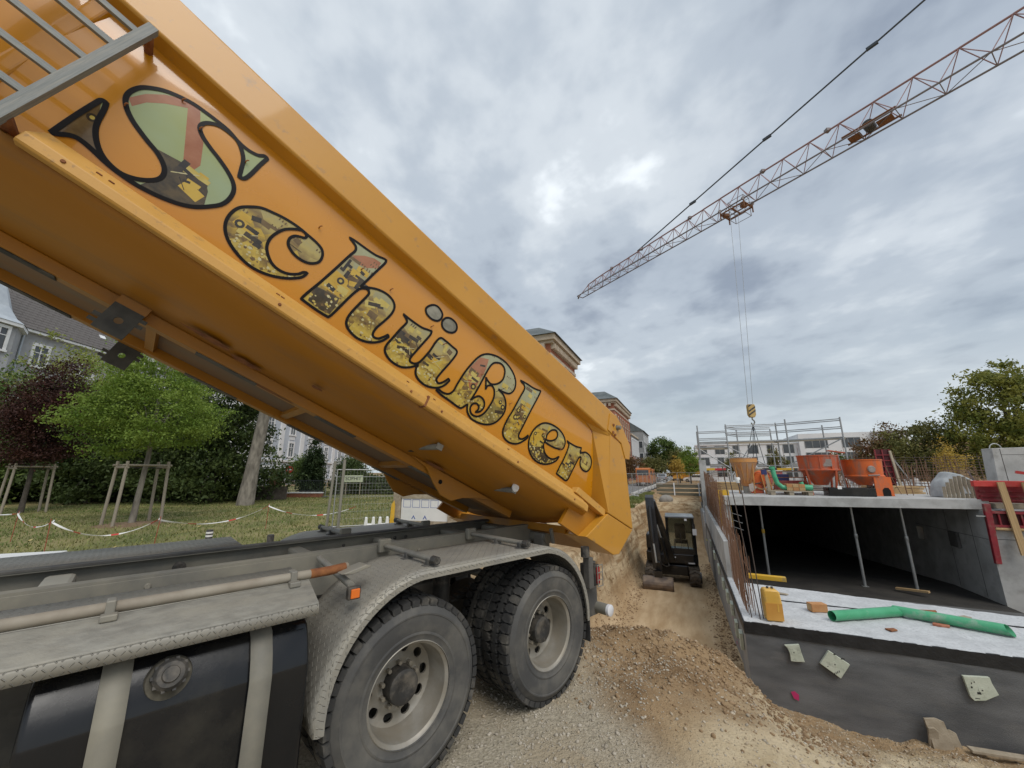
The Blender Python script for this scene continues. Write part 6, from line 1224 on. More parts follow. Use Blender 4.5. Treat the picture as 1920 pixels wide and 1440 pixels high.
for dx, tt_ in ((-.17, TT-.35), (.17, TT+.25)): bar(hb, 'hoist_rope', (dx,0,.6), J0+jp(tt_, .25, -.3)-HK, .014, 'galv', 6)
for dx, dy in ((-.45,.3), (.5,-.2), (-.05,-.3), (.1,.4)): bar(hb, 'sling_chain', (0,0,-.72), (dx-.2,dy,-3.4), .022, 'cable', 6)
# ------------------------------------------------------------------ trees and shrubs
def leaf_mat(name, c1, c2, sc_=1.2, tr=.25):
    m = mat(name, c1, c2, scale=sc_, rough=.6, spec=.3, detail=7, lo=.36, hi=.64); t = m.node_tree; nd = t.nodes; b = nd['Principled BSDF']; o = nd['Material Output']
    tl = nd.new('ShaderNodeBsdfTranslucent'); src = b.inputs['Base Color'].links[0].from_socket; t.links.new(src, tl.inputs[0]); mx = nd.new('ShaderNodeMixShader'); mx.inputs[0].default_value = tr; t.links.new(b.outputs[0], mx.inputs[1]); t.links.new(tl.outputs[0], mx.inputs[2]); t.links.new(mx.outputs[0], o.inputs[0]); return m
leaf_mat('leaf_dark', (.042,.070,.020), (.10,.135,.038), 1.0); leaf_mat('leaf_mid', (.065,.115,.024), (.15,.20,.05), 1.0); leaf_mat('leaf_bright', (.12,.20,.028), (.24,.32,.055), 1.6, .35); leaf_mat('leaf_lime', (.19,.23,.05), (.34,.36,.10), 1.4, .35); leaf_mat('leaf_purple', (.032,.014,.012), (.085,.034,.024)); leaf_mat('leaf_yellow', (.40,.27,.04), (.50,.36,.09), 2, .3); leaf_mat('leaf_olive', (.10,.11,.03), (.20,.19,.06)); leaf_mat('leaf_autumn', (.12,.155,.03), (.30,.29,.065), .8, .35); leaf_mat('leaf_red', (.13,.06,.03), (.19,.13,.05)); leaf_mat('leaf_conifer', (.020,.042,.014), (.055,.085,.028))
mat('bark', (.13,.115,.095), (.30,.27,.225), scale=5, rough=.95, bump=.9, bscale=9, stretch=(1,1,.35), detail=8); mat('bark_dark', (.06,.05,.04), (.10,.085,.07), scale=6, rough=.95, bump=.4)
def crown(parent, lobes, nclump, nleaf, size, m, spread=.5, flatten=.6, name='crown', shell_=.55, droop=0.0):
    tot = sum(l[3]*l[4]*l[5] for l in lobes); Vs = []; ctr = []
    for (cx, cy, cz, rx, ry, rz) in lobes:
        k = max(4, int(nclump*rx*ry*rz/tot)); d = rng.normal(size=(k, 3)); d /= np.linalg.norm(d, axis=1, keepdims=True)
        r = rng.random(k)**(1/3)*(1-shell_)+shell_*rng.random(k)**.25; r = r*(.66+.62*vnoise(np.arctan2(d[:, 1], d[:, 0])*2.3+cx*3, d[:, 2]*3.1+cz, 17)); c = d*r[:, None]*np.array([rx, ry, rz])+np.array([cx, cy, cz]); ctr.append(c)
    ctr = np.concatenate(ctr); ctr = ctr[vnoise(ctr[:, 0]*1.1+ctr[:, 1]*.7, ctr[:, 2]*1.2, 5) > .26]; K_ = len(ctr); sp = spread*rng.uniform(.5, 1.3, (K_, 1, 1))
    off = rng.normal(0, 1, (K_, nleaf, 3))*sp*np.array([1, 1, flatten]); P = ctr[:, None, :]+off
    if droop: P[:, :, 2] -= droop*(off[:, :, 0]**2+off[:, :, 1]**2)
    P = P.reshape(-1, 3); n = len(P); ax = rng.normal(size=(n, 3)); ax /= np.linalg.norm(ax, axis=1, keepdims=True); nr = rng.normal(size=(n, 3))+np.array([0, 0, .9]); bx = np.cross(ax, nr); bx /= np.linalg.norm(bx, axis=1, keepdims=True)+1e-9
    s = size*rng.uniform(.6, 1.35, (n, 1)); V = np.stack([P-ax*s, P+bx*s*.5+ax*s*.1, P+ax*s, P-bx*s*.5+ax*s*.1], 1).reshape(-1, 3)
    o = npmesh(name, V, np.arange(4*n).reshape(-1, 4), m, parent); return o, ctr
def tree(name, label, base, lobes, trunk_h, r, leafm, nclump, nleaf, size, spread=.5, bark='bark_dark', limbs=7, lean=(0,0), group=None, flatten=.6, cat='tree', droop=0.0, sh=.55):
    t = thing(name, label, cat, base, 0, group)
    o, ctr = crown(t, lobes, nclump, nleaf, size, leafm, spread, flatten, 'crown', sh, droop)
    tp = Vector((lean[0], lean[1], trunk_h)); b = MB(); top = Vector((lobes[0][0], lobes[0][1], lobes[0][2]+lobes[0][5]*.35))
    pts = [Vector((0,0,-.15)), Vector((lean[0]*.3, lean[1]*.3, trunk_h*.35)), tp*.75+Vector((0,0,.02)), tp, tp.lerp(top, .5), top]; b.path(pts, r, 12, [r*1.35, r*1.02, r*.92, r*.85, r*.5, r*.12])
    for k in range(limbs):
        c = Vector(ctr[rng.integers(len(ctr))]); s = tp.lerp(top, rng.uniform(0, .6)); mid = s.lerp(c, .5)+Vector((0, 0, .12*(c-s).length)); b.path([s, mid, c], r*.3, 6, [r*.34, r*.2, r*.05])
    b.build('trunk', bark, t, smooth=True, angle=80); return t
def stakes(label, c, rz, group):
    t = thing('tree_stakes', label, 'stakes', c, rz, group); w_ = .62
    for x in (-w_, w_):
        for y in (-.4, .4): bar(t, 'stake', (x*1.12, y*1.15, -.1), (x, y, 2.35), .05, 'stake_wood', 10)
    for y in (-.4, .4): bar(t, 'cross_rail', (-w_-.12, y, 2.2), (w_+.12, y, 2.2), .04, 'stake_wood', 8)
    for x in (-w_, w_): bar(t, 'cross_rail', (x, -.5, 2.12), (x, .5, 2.12), .04, 'stake_wood', 8)
    bar(t, 'tie', (-w_, 0, 2.12), (w_, 0, 2.10), .02, 'hub_black', 6)
mat('stake_wood', (.25,.215,.165), (.36,.315,.25), scale=8, rough=.9, bump=.2, stretch=(1,1,.3))
tree('young_tree', 'bright green feathery young tree held by four stakes', (-14.3,15.25,0), [(.0,0,4.6,2.4,2.0,1.55), (-.6,.2,6.1,1.6,1.5,1.3), (1.7,-.2,3.9,1.7,1.4,.75), (-2.0,0,4.2,1.5,1.4,1.0), (.5,0,3.3,1.8,1.5,.6), (-1.6,.3,3.0,1.1,1.0,.6)], 2.6, .09, 'leaf_bright', 520, 95, .05, .30, 'bark', 12, (.12,0), 'young staked trees', .30, droop=.12)
stakes('pale wooden stakes round the bright green young tree', (-14.3,15.25,0), R(64), 'tree stakes on the lawn')
tree('young_tree', 'dark purple leaved young tree held by four stakes', (-23.4,19.2,0), [(0,0,4.6,1.9,1.7,1.8), (.3,0,6.6,.9,.9,1.3), (0,0,3.2,1.6,1.6,.8), (.8,0,5.0,1.2,1.2,1.2)], 2.4, .09, 'leaf_purple', 420, 80, .06, .34, 'bark_dark', 10, (0,0), 'young staked trees')
stakes('pale wooden stakes round the purple leaved young tree', (-23.4,19.2,0), R(64), 'tree stakes on the lawn')
mul = thing('mulch_ring', 'brown mulch ring at the foot of the green young tree', 'mulch', (-14.3,15.25,0)); b = MB().lathe([(0,.10), (.6,.09), (1.0,.05), (1.3,.0)], 28, axis='Z'); b.build('mulch', mat('mulch', (.16,.10,.055), (.26,.18,.11), scale=9, rough=1, bump=.8), mul, smooth=True); mul['kind'] = 'stuff'
tree('old_tree', 'big tree with a leaning grey trunk at the lawn edge', (-15.9,23.9,0), [(.6,0,10.6,4.6,4.0,3.2), (-2.4,.5,6.4,2.4,2.4,2.2), (-1.8,2.0,3.6,1.6,1.6,2.0), (.9,1.0,2.5,.55,.5,.6)], 6.0, .36, 'leaf_dark', 300, 70, .11, .45, 'bark', 10, (.45,0))
rowt = [('dark broadleaf tree, leftmost behind the purple young tree', (-36.0,26.5,0), 9.5, 3.6, 'leaf_mid'), ('dark dense tree between the purple tree and the house', (-30.5,28.0,0), 8.6, 3.4, 'leaf_dark'), ('dark dense tree right behind the purple tree', (-27.0,25.5,0), 7.2, 3.0, 'leaf_dark'), ('tall pale green tree in front of the slate roof', (-36.0,31.5,0), 13.9, 5.4, 'leaf_lime'), ('dark dense tree behind the bright green young tree', (-23.3,26.5,0), 8.6, 3.2, 'leaf_dark'), ('dark dense tree between the green tree and the leaning trunk', (-19.6,26.0,0), 8.8, 3.0, 'leaf_dark'), ('low dark shrub tree at the lawn edge far left', (-33.0,23.5,0), 4.6, 2.6, 'leaf_mid')]
for i, (lab, p, h, r, lm) in enumerate(rowt):
    lob = [(0,0,h*.62,r,r*.9,h*.36), (-r*.5,.3,h*.42,r*.8,r*.7,h*.3), (r*.5,-.3,h*.45,r*.8,r*.7,h*.3), (0,-.4,h*.2,r*1.05,r*.8,h*.2)]
    tree('broadleaf_tree', lab, p, lob, h*.25, .18, lm, 340, 70, .115, .45, limbs=8, group='trees along the lawn edge')
for i, (p, lx, hh_, lab) in enumerate((((-31,26.8,0), 7, 2.2, 'dark clipped undergrowth along the lawn edge at the left'), ((-21.5,27.5,0), 5.5, 2.4, 'dark undergrowth between the young tree and the leaning trunk'))):
    t = thing('undergrowth', lab, 'shrub', p, R(10), 'undergrowth along the lawn'); crown(t, [(-lx*.6,0,hh_*.5,lx*.5,1.2,hh_*.55), (0,0,hh_*.5,lx*.5,1.2,hh_*.6), (lx*.6,0,hh_*.5,lx*.5,1.2,hh_*.55)], 240, 60, .11, 'leaf_dark', .4, .8, 'foliage'); MB().box(-lx, lx, -.1, .1, -.1, hh_*.4).build('stems', 'bark_dark', t)
th_ = thing('thuja', 'tall slim dark green conifer in front of the pale facade', 'conifer', (-17.4,34.6,0)); crown(th_, [(0,0,.8,1.0,1.0,.9), (0,0,1.9,.95,.95,1.1), (0,0,3.0,.75,.75,1.1), (0,0,4.1,.4,.4,.8)], 240, 60, .085, 'leaf_conifer', .2, 1.0, 'foliage', .8); bar(th_, 'trunk', (0,0,-.1), (0,0,3.8), .1, 'bark_dark')
for lab, p, r in (('round clipped bush left of the slim conifer', (-19.6,37.0,1.5), 1.5), ('round dark bush right of the slim conifer', (-16.0,39.0,1.6), 1.5)):
    t = thing('round_bush', lab, 'bush', (p[0],p[1],0), 0, 'round bushes before the facade'); crown(t, [(0,0,p[2]+.5,r,r,r*.8)], 120, 70, .09, 'leaf_mid' if r < 1.55 and p[0] < -18 else 'leaf_dark', .28, .9, 'foliage', .8); bar(t, 'stem', (0,0,-.1), (0,0,p[2]), .09, 'bark_dark')
hd = thing('hedge', 'clipped dark green hedge running behind the wire fence', 'hedge', (-12.2,35.2,0)); crown(hd, [(-2.4,0,.85,1.6,.7,.85), (-.8,0,.85,1.6,.7,.85), (.9,0,.85,1.6,.7,.85), (2.5,0,.85,1.6,.7,.85)], 320, 70, .075, 'leaf_dark', .26, .9, 'foliage', .75); MB().box(-3.7, 3.7, -.35, .35, -.1, 1.2).build('twigs', 'bark_dark', hd)

# ------------------------------------------------------------------ buildings on the left
mat('render_blue', (.46,.50,.56), (.54,.58,.63), scale=.6, rough=.9); mat('render_grey', (.34,.345,.36), (.42,.425,.44), scale=.5, rough=.9, dirt=(.28,.28,.285), dscale=.8, damt=.4); mat('trim_white', (.70,.71,.72), (.78,.78,.78), scale=2, rough=.8); mat('pane_dark', (.035,.04,.045), (.07,.075,.08), scale=.8, rough=.08, spec=.8); mat('slate', (.095,.085,.08), (.15,.135,.125), scale=2.5, rough=.8, bump=.2); mat('zinc', (.42,.46,.50), (.52,.56,.59), scale=1.4, rough=.5, metal=.3); mat('cream', (.52,.45,.34), (.58,.51,.40), scale=.7, rough=.9)
def window(parent, m, w_, h_, fr=.14, mull=1, sill=True, fm='trim_white', depth=.10):
    # one window on a wall: the frame stands proud, the pane sits back, local x along the wall, y outwards, z up
    p = MB().box(-w_/2, w_/2, .0, .02, 0, h_).build('window', 'pane_dark', parent); p.matrix_local = m
    key = ('frame', round(w_,2), round(h_,2), fm, fr, mull)
    if key not in UNIT:
        b = MB(); b.box(-w_/2-fr, -w_/2, 0, depth, -fr*.6, h_+fr*1.3); b.box(w_/2, w_/2+fr, 0, depth, -fr*.6, h_+fr*1.3); b.box(-w_/2, w_/2, 0, depth+.01, h_, h_+fr*1.3); b.box(-w_/2-fr*1.2, w_/2+fr*1.2, 0, depth*1.7, -fr*.9, -.001) if sill else None
        for k in range(mull): x = -w_/2+w_*(k+1)/(mull+1); b.box(x-.045, x+.045, .021, .06, .0, h_-.0005)
        b.box(-w_/2+.001, w_/2-.001, .021, .055, h_*.68-.035, h_*.68+.035) if h_ > 1.5 and sill else None
        o = b.build('frame', fm, p); UNIT[key] = o.data
    else: link('frame', UNIT[key], p, None)
    return p
def wallm(origin, ang): return Matrix.Translation(origin) @ Matrix.Rotation(ang, 4, 'Z')
# pale blue town house: long front facing the lawn
fh = thing('town_house', 'pale blue town house with white window surrounds behind the conifer', 'building', (-35.3,54,0))
MB().box(-12, 0, 0, 38, 0, 14).build('wall', 'render_blue', fh); MB().prism([(.4,14), (-6,18), (-12.4,14)], -.4, 38.4, lambda x, z, h: (x, h, z)).build('roof', 'slate', fh)
for i in range(7):
    for j in range(4):
        y = 2.2+5.9*i; z = .9+3.45*j; window(fh, wallm((.0,y,z), R(-90)), 1.25, 2.05 if j else 1.7, .26, 1)
    MB().box(.001, .16, 4.65+5.9*i, 5.75+5.9*i, 0, 14).build('pilaster', 'trim_white', fh)
for z in (.5, 3.5, 13.6): MB().box(.001, .22, 0, 38, z, z+.28).build('string_course', 'trim_white', fh)
for j in range(1, 4):
    for i in range(7): MB().box(.001, .08, 1.5+5.9*i, 2.9+5.9*i, 3.45*j+.05, 3.45*j+.55).build('apron', 'trim_white', fh)
ww = MB().box(-12, -.2, -.02, -.001, 0, 14).build('end_wall', 'trim_white', fh)
# grey corner house with a slate roof and a zinc turret, high at the left edge
ch = thing('corner_house', 'grey corner house with slate roof and metal turret cap, far left', 'building', (-46.3,33.5,0))
MB().box(-12, 0, 0, 24, 0, 15.2).build('wall', 'render_grey', ch); MB().box(-.2, .45, -.2, 24, 15.0, 15.22).build('gutter', 'trim_white', ch)
sl_ = math.atan2(8.2, 6.4); rfp = MB().prism([(.5,15.24), (-6.2,23.2), (-12.4,15.24)], -.3, 24.2, lambda x, z, h: (x, h, z)).build('roof', 'slate', ch)
tile = MB().prism([(-.27,0), (.27,0), (.27,.62), (-.27,.62)], .0, .035, lambda x, s_, h: (x, s_, h)); tme = bpy.data.meshes.new('tile'); tme.from_pydata(tile.v, [], tile.f); tme.update(); tme.materials.append(MATS['slate'])
rd = Vector((-6.7, 0, 7.96)).normalized(); nn_ = Vector((7.96, 0, 6.7)).normalized(); c_ = 0
for rr in range(12):
    for k in range(24):
        o = bpy.data.objects.new('roof_tile', tme); C.objects.link(o); o.parent = ch; y = .2+.56*k+(.28 if rr % 2 else 0)+rng.normal(0,.012); p = Vector((.5,0,15.24))+rd*(.45*rr)+nn_*.012+Vector((0,y,0))
        o.matrix_local = Matrix.Translation(p) @ Matrix((Vector((0,1,0)), rd, nn_)).transposed().to_4x4() @ Matrix.Rotation(R(-2.6+rng.normal(0,.5)), 4, 'X')
for y, z, wx in ((12.2,15.5,1.5),): MB().box(-.9, .3, y, y+1.9, z, z+2.3).build('dormer', 'trim_white', ch, bevel=.05)
block(ch, 'skylight', Vector((.5,8.6,15.24))+rd*2.4+nn_*.08, (.5,.6,.06), 'trim_white', Matrix.Rotation(sl_, 4, 'Y'))
tu = [(2.9*math.cos(R(22.5+45*k)), 2.9*math.sin(R(22.5+45*k))) for k in range(8)]
MB().prism(tu, 0, 14.6, lambda x, y, h: (x-.6, y-2.2, h)).build('turret', 'render_grey', ch); MB().prism([(x*1.12, y*1.12) for x, y in tu], 14.55, 14.85, lambda x, y, h: (x-.6, y-2.2, h)).build('turret_eave', 'trim_white', ch)
tc_ = MB(); 
for (r0, z0), (r1, z1) in zip([(3.3,14.85), (2.7,15.3), (2.0,16.4), (1.5,18.0), (.6,20.5), (.05,22)], [(2.7,15.3), (2.0,16.4), (1.5,18.0), (.6,20.5), (.05,22)]):
    for k in range(8):
        a, b_ = R(22.5+45*k), R(67.5+45*k); tc_.quad((r0*math.cos(a)-.6, r0*math.sin(a)-2.2, z0), (r0*math.cos(b_)-.6, r0*math.sin(b_)-2.2, z0), (r1*math.cos(b_)-.6, r1*math.sin(b_)-2.2, z1), (r1*math.cos(a)-.6, r1*math.sin(a)-2.2, z1))
tc_.build('turret_cap', 'zinc', ch)
for i in range(5):
    for j in range(4): window(ch, wallm((.0,2.6+4.4*i,1.2+3.6*j), R(-90)), 1.1, 1.9, .22, 1)
for j in range(4): window(ch, wallm((2.09,-2.2,1.2+3.7*j), R(-90)), 1.0, 1.9, .2, 1)
bar(ch, 'downpipe', (.15,.9,0), (.15,.9,15), .09, 'zinc')
cr2 = thing('cream_house', 'small cream house behind the hedge and the sign', 'building', (-15.5,47,0)); MB().box(0, 9, 0, 8, 0, 2.9).build('wall', 'cream', cr2); MB().prism([(-.5,2.9), (4.5,5.6), (9.5,2.9)], -.4, 8.4, lambda x, z, h: (x, h, z)).build('roof', 'slate', cr2); window(cr2, wallm((1.6,-.0,1.0), math.pi), .9, 1.3, .18, 1); window(cr2, wallm((5.2,-.0,1.0), math.pi), .9, 1.3, .18, 1); MB().box(-.4, 9.4, -.5, .0, 2.75, 2.92).build('eave', 'trim_white', cr2)
# brick gate pillar with low wall and iron railing
mat('old_brick', (.20,.075,.045), (.29,.115,.065), scale=9, rough=.9, bump=.4, bscale=18, dirt=(.15,.09,.07), dscale=3, damt=.4); mat('iron', (.05,.055,.06), rough=.5, metal=.4)
bpz = thing('gate_pillar', 'square red brick pillar with a wider cap at the lawn edge', 'pillar', (-18.6,31.2,0)); MB().box(-.32, .32, -.32, .32, 0, 1.95).build('shaft', 'old_brick', bpz, bevel=.01); MB().box(-.40, .40, -.40, .40, 1.951, 2.12).build('cap', 'old_brick', bpz, bevel=.02); MB().box(-.38, .38, -.38, .38, -.05, .32).build('plinth', 'old_brick', bpz, bevel=.01)
for lab, x0, x1 in (('iron railing on a low brick wall right of the brick pillar', .45, 3.8), ('iron railing on a low brick wall left of the brick pillar', -5.2, -.45)):
    t = thing('railing_wall', lab, 'railing', (-18.6,31.2,0), 0, 'railings at the brick pillar'); MB().box(x0, x1, -.16, .16, -.05, .34).build('low_wall', 'old_brick', t); MB().box(x0, x1, -.2, .2, .341, .42).build('coping', 'trim_white' if x0 > 0 else 'old_brick', t)
    for x in np.arange(x0+.05, x1, .13): bar(t, 'baluster', (x,0,.42), (x,0,1.38), .012, 'iron', 5)
    for z in (.55, 1.28): bar(t, 'rail', (x0,0,z), (x1,0,z), .018, 'iron', 6)
sg = thing('no_entry_sign', 'small round red traffic sign behind the brick pillar', 'sign', (-19.2,34.0,0)); MB().lathe([(0,-.02), (.30,-.02), (.30,.0), (0,.0)], 24, (0,0,2.15)).build('disc', 'red_bright', sg); block(sg, 'bar', (0,-.025,2.15), (.40,.006,.09), 'white_plastic'); bar(sg, 'post', (0,.03,0), (0,.03,2.5), .03, 'galv'); block(sg, 'plate', (0,-.02,1.70), (.42,.02,.14), 'white_plastic')
bn_ = thing('name_board', 'pale green board lettered in capitals above the hedge', 'sign', (-13.45,33.6,0)); MB().box(-.80, .80, -.03, .0, 1.12, 1.68).build('board', mat('pale_green', (.55,.60,.42), rough=.6), bn_)
for x in (-.6, .6): bar(bn_, 'post', (x,.04,0), (x,.04,1.5), .03, 'timber_old')
def lettering(parent, txt, size, mtx, m, ex_=.004):
    cu = bpy.data.curves.new('lettering', 'FONT'); cu.body = txt; cu.size = size; cu.align_x = 'CENTER'; cu.align_y = 'CENTER'; cu.extrude = ex_; tmp = bpy.data.objects.new('tmp', cu); C.objects.link(tmp); bpy.context.view_layer.update()
    me = bpy.data.meshes.new_from_object(tmp.evaluated_get(bpy.context.evaluated_depsgraph_get())); bpy.data.objects.remove(tmp); o = link('lettering', me, parent, None); me.materials.clear(); me.materials.append(MATS[m]); o.matrix_local = mtx; return o
lettering(bn_, 'SOPHIT', .40, Matrix.Translation((0,-.036,1.40)) @ Matrix.Rotation(R(90), 4, 'X'), 'iron')

# ------------------------------------------------------------------ lawn-side site furniture
mat('tape_white', (.75,.74,.72), rough=.5); mat('tape_red', (.55,.05,.04), rough=.5); mat('pin_red', (.28,.06,.035), (.36,.10,.05), scale=9, rough=.8)
pins = [(-18.5,13.3), (-14.2,11.6), (-11.0,9.7), (-8.9,10.2), (-8.6,14.2), (-5.4,13.9)]
for i, (x, y) in enumerate(pins[1:5]):
    t = thing('tape_pin', 'thin red iron pin carrying the tape, %s from the left' % ['first', 'second', 'third', 'fourth'][i], 'pin', (x,y,0), 0, 'pins of the barrier tape'); bar(t, 'rod', (0,0,-.1), (rng.normal(0,.03),0,.86), .009, 'pin_red', 6); MB().path([(0,0,.78), (.02,.02,.82), (.03,0,.78)], .012, 6).build('tape_knot', 'tape_white', t)
for i in range(5):
    p, q = Vector((*pins[i], .78)), Vector((*pins[i+1], .78)); t = thing('barrier_tape', 'sagging red and white barrier tape, %s span from the left' % ['first', 'second', 'third', 'fourth', 'fifth'][i], 'tape', p, 0, 'barrier tape along the lawn'); sag = [.10, .22, .34, .30, .30][i]; n = 28
    P_ = lambda u: (q-p)*u-Vector((0, 0, 4*sag*u*(1-u))); tw = lambda u: Vector((.012*math.sin(u*9), .012*math.cos(u*9), .012+.004*math.sin(u*23)))
    for k0, k1, col in ((0,6,'tape_white'), (6,8,'tape_red'), (8,16,'tape_white'), (16,18,'tape_red'), (18,26,'tape_white'), (26,28,'tape_red')):
        b = MB(); m_ = k1-k0; b.add([v for k in range(k0, k1+1) for v in (P_(k/n)-tw(k/n), P_(k/n)+tw(k/n))], [(2*k, 2*k+2, 2*k+3, 2*k+1) for k in range(m_)])
        o = b.build('white_stretch' if col == 'tape_white' else 'red_stretch', col, t); sd = o.modifiers.new('thickness', 'SOLIDIFY'); sd.thickness = .003
for i, (x, y, h, lab) in enumerate(((-6.3,8.5,.775,'black bollard with two white bands beyond the truck frame'), (-4.72,8.0,.755,'plain black bollard top beyond the truck frame'))):
    t = thing('bollard', lab, 'bollard', (x,y,0), 0, 'bollards beyond the truck'); MB().lathe([(0,h), (.055,h), (.062,h-.02), (.06,0)], 18, axis='Z').build('post', 'hub_black', t, smooth=True)
    if i == 0:
        for z in (.66, .725): MB().lathe([(.0625,z-.02), (.0625,z+.015)], 18, axis='Z').build('band', 'white_plastic', t, smooth=True)
# wire fence panels on the lawn side, then the timber crate with its white sheet
def fence_panel(label, p, q, h, group, wires=22, rows=8, lean=0.0):
    p, q = Vector(p), Vector(q); d = (q-p); L_ = d.length; ang = math.atan2(d.y, d.x); t = thing('fence_panel', label, 'fence panel', p, ang, group)
    for x in (0, L_): bar(t, 'post', (x,0,-.05), (x+lean,0,h), .021, 'galv', 8)
    for z in (.12, h-.02): bar(t, 'rail', (0,0,z), (L_,0,z), .018, 'galv', 6)
    for k in range(1, wires): x = L_*k/wires; bar(t, 'wire', (x,0,.12), (x,0,h-.02), .0028, 'galv', 4)
    for k in range(1, rows): z = .12+(h-.14)*k/rows; bar(t, 'cross_wire', (0,0,z), (L_,0,z), .0028, 'galv', 4)
    block(t, 'foot', (0,0,.06), (.22,.6,.12), 'concrete_dark')
    return t
fence_panel('wire fence panel with stout leaning posts beyond the truck', (-6.15,13.9,0), (-3.2,15.4,0), 2.05, 'fence panels beyond the truck', 30, 8, .0)
po2 = thing('steel_post', 'stout grey tube post, left of the two before the hedge', 'post', (-6.35,13.9,0), 0, 'tube posts before the hedge'); bar(po2, 'tube', (0,0,-.05), (.09,0,2.33), .045, 'frame_grey', 12)
po3 = thing('steel_post', 'stout grey tube post, right of the two before the hedge', 'post', (-5.95,13.9,0), 0, 'tube posts before the hedge'); bar(po3, 'tube', (0,0,-.05), (.02,0,2.38), .05, 'frame_grey', 12)
fence_panel('low wire fence panel in front of the hedge', (-14.5,31.0,0), (-8.5,31.5,0), 1.6, 'fence panels beyond the truck', 26, 6)
ck = thing('board_hoarding', 'white printed board between two timber posts beyond the truck', 'hoarding', (-4.15,14.75,0), math.atan2(-.55, 2.1))
for x in (-.05, 2.12): MB().box(x-.14, x+.14, -.10, .10, -.05, 1.5).build('post', 'timber_old', ck, bevel=.01)
MB().box(.12, 1.95, -.03, .03, .25, 1.02).build('board', mat('board_white', (.68,.68,.66), (.74,.74,.72), scale=3, rough=.7), ck); MB().box(.12, 1.95, -.06, .06, 1.02, 1.28).build('top_plank', 'timber_old', ck); MB().box(.12, 1.95, -.06, .06, .05, .25).build('bottom_plank', 'timber_old', ck); MB().box(.15, 1.6, -.02, .02, 1.281, 1.52).build('upper_board', 'board_white', ck)
mat('ink_blue', (.05,.10,.35), rough=.6)
for k in range(4):
    x = .20+.36*k
    for (x0, x1, z0, z1) in ((x,x+.30,.96,.975), (x,x+.30,.70,.712), (x,x+.012,.71,.96), (x+.288,x+.30,.71,.96)): MB().box(x0, x1, -.0335, -.0305, z0, z1).build('printed_line', 'ink_blue', ck)
for x in (.55, 1.0):
    MB().prism([(x,.30), (x+.08,.44), (x+.16,.30), (x+.125,.30), (x+.08,.38), (x+.035,.30)], .0305, .0335, lambda x_, z, h: (x_, -h, z)).build('printed_arrow', 'ink_blue', ck)
lettering(ck, 'ME', .22, Matrix.Translation((.42,-.0245,1.40)) @ Matrix.Rotation(R(90), 4, 'X'), 'ink_blue', .002)
for i, (x, y, lab) in enumerate(((-4.95,14.1,'left white plastic barrier foot beside the hoarding'), (-4.5,14.2,'right white plastic barrier foot beside the hoarding'))):
    t = thing('plastic_barrier', lab, 'barrier', (x,y,0), R(20), 'white barrier feet'); b = MB().prism([(-.20,0), (.20,0), (.16,.42), (.08,.42), (.06,.2), (-.06,.2), (-.08,.42), (-.16,.42)], -.09, .09, lambda x_, z, h: (x_, h, z)); b.build('moulding', 'white_plastic', t, bevel=.02)
yl = thing('warning_beacon', 'narrow yellow warning plate left of the hoarding', 'warning plate', (-4.32,14.55,0)); MB().prism([(-.08,0), (.08,0), (.09,.75), (.05,.95), (-.04,.8)], -.02, .02, lambda x_, z, h: (x_, h, z)).build('plate', 'form_yellow', yl, bevel=.005)
wc = thing('trestle_table', 'white table edge lying at the far left behind the deck', 'table', (-7.2,5.4,0), R(20)); MB().box(-1.6, .9, -.3, .3, .78, .84).build('panel', 'white_plastic', wc, bevel=.01); [MB().box(x-.04, x+.04, -.04, .04, 0, .78).build('leg', 'galv', wc) for x in (-1.2, .6)]

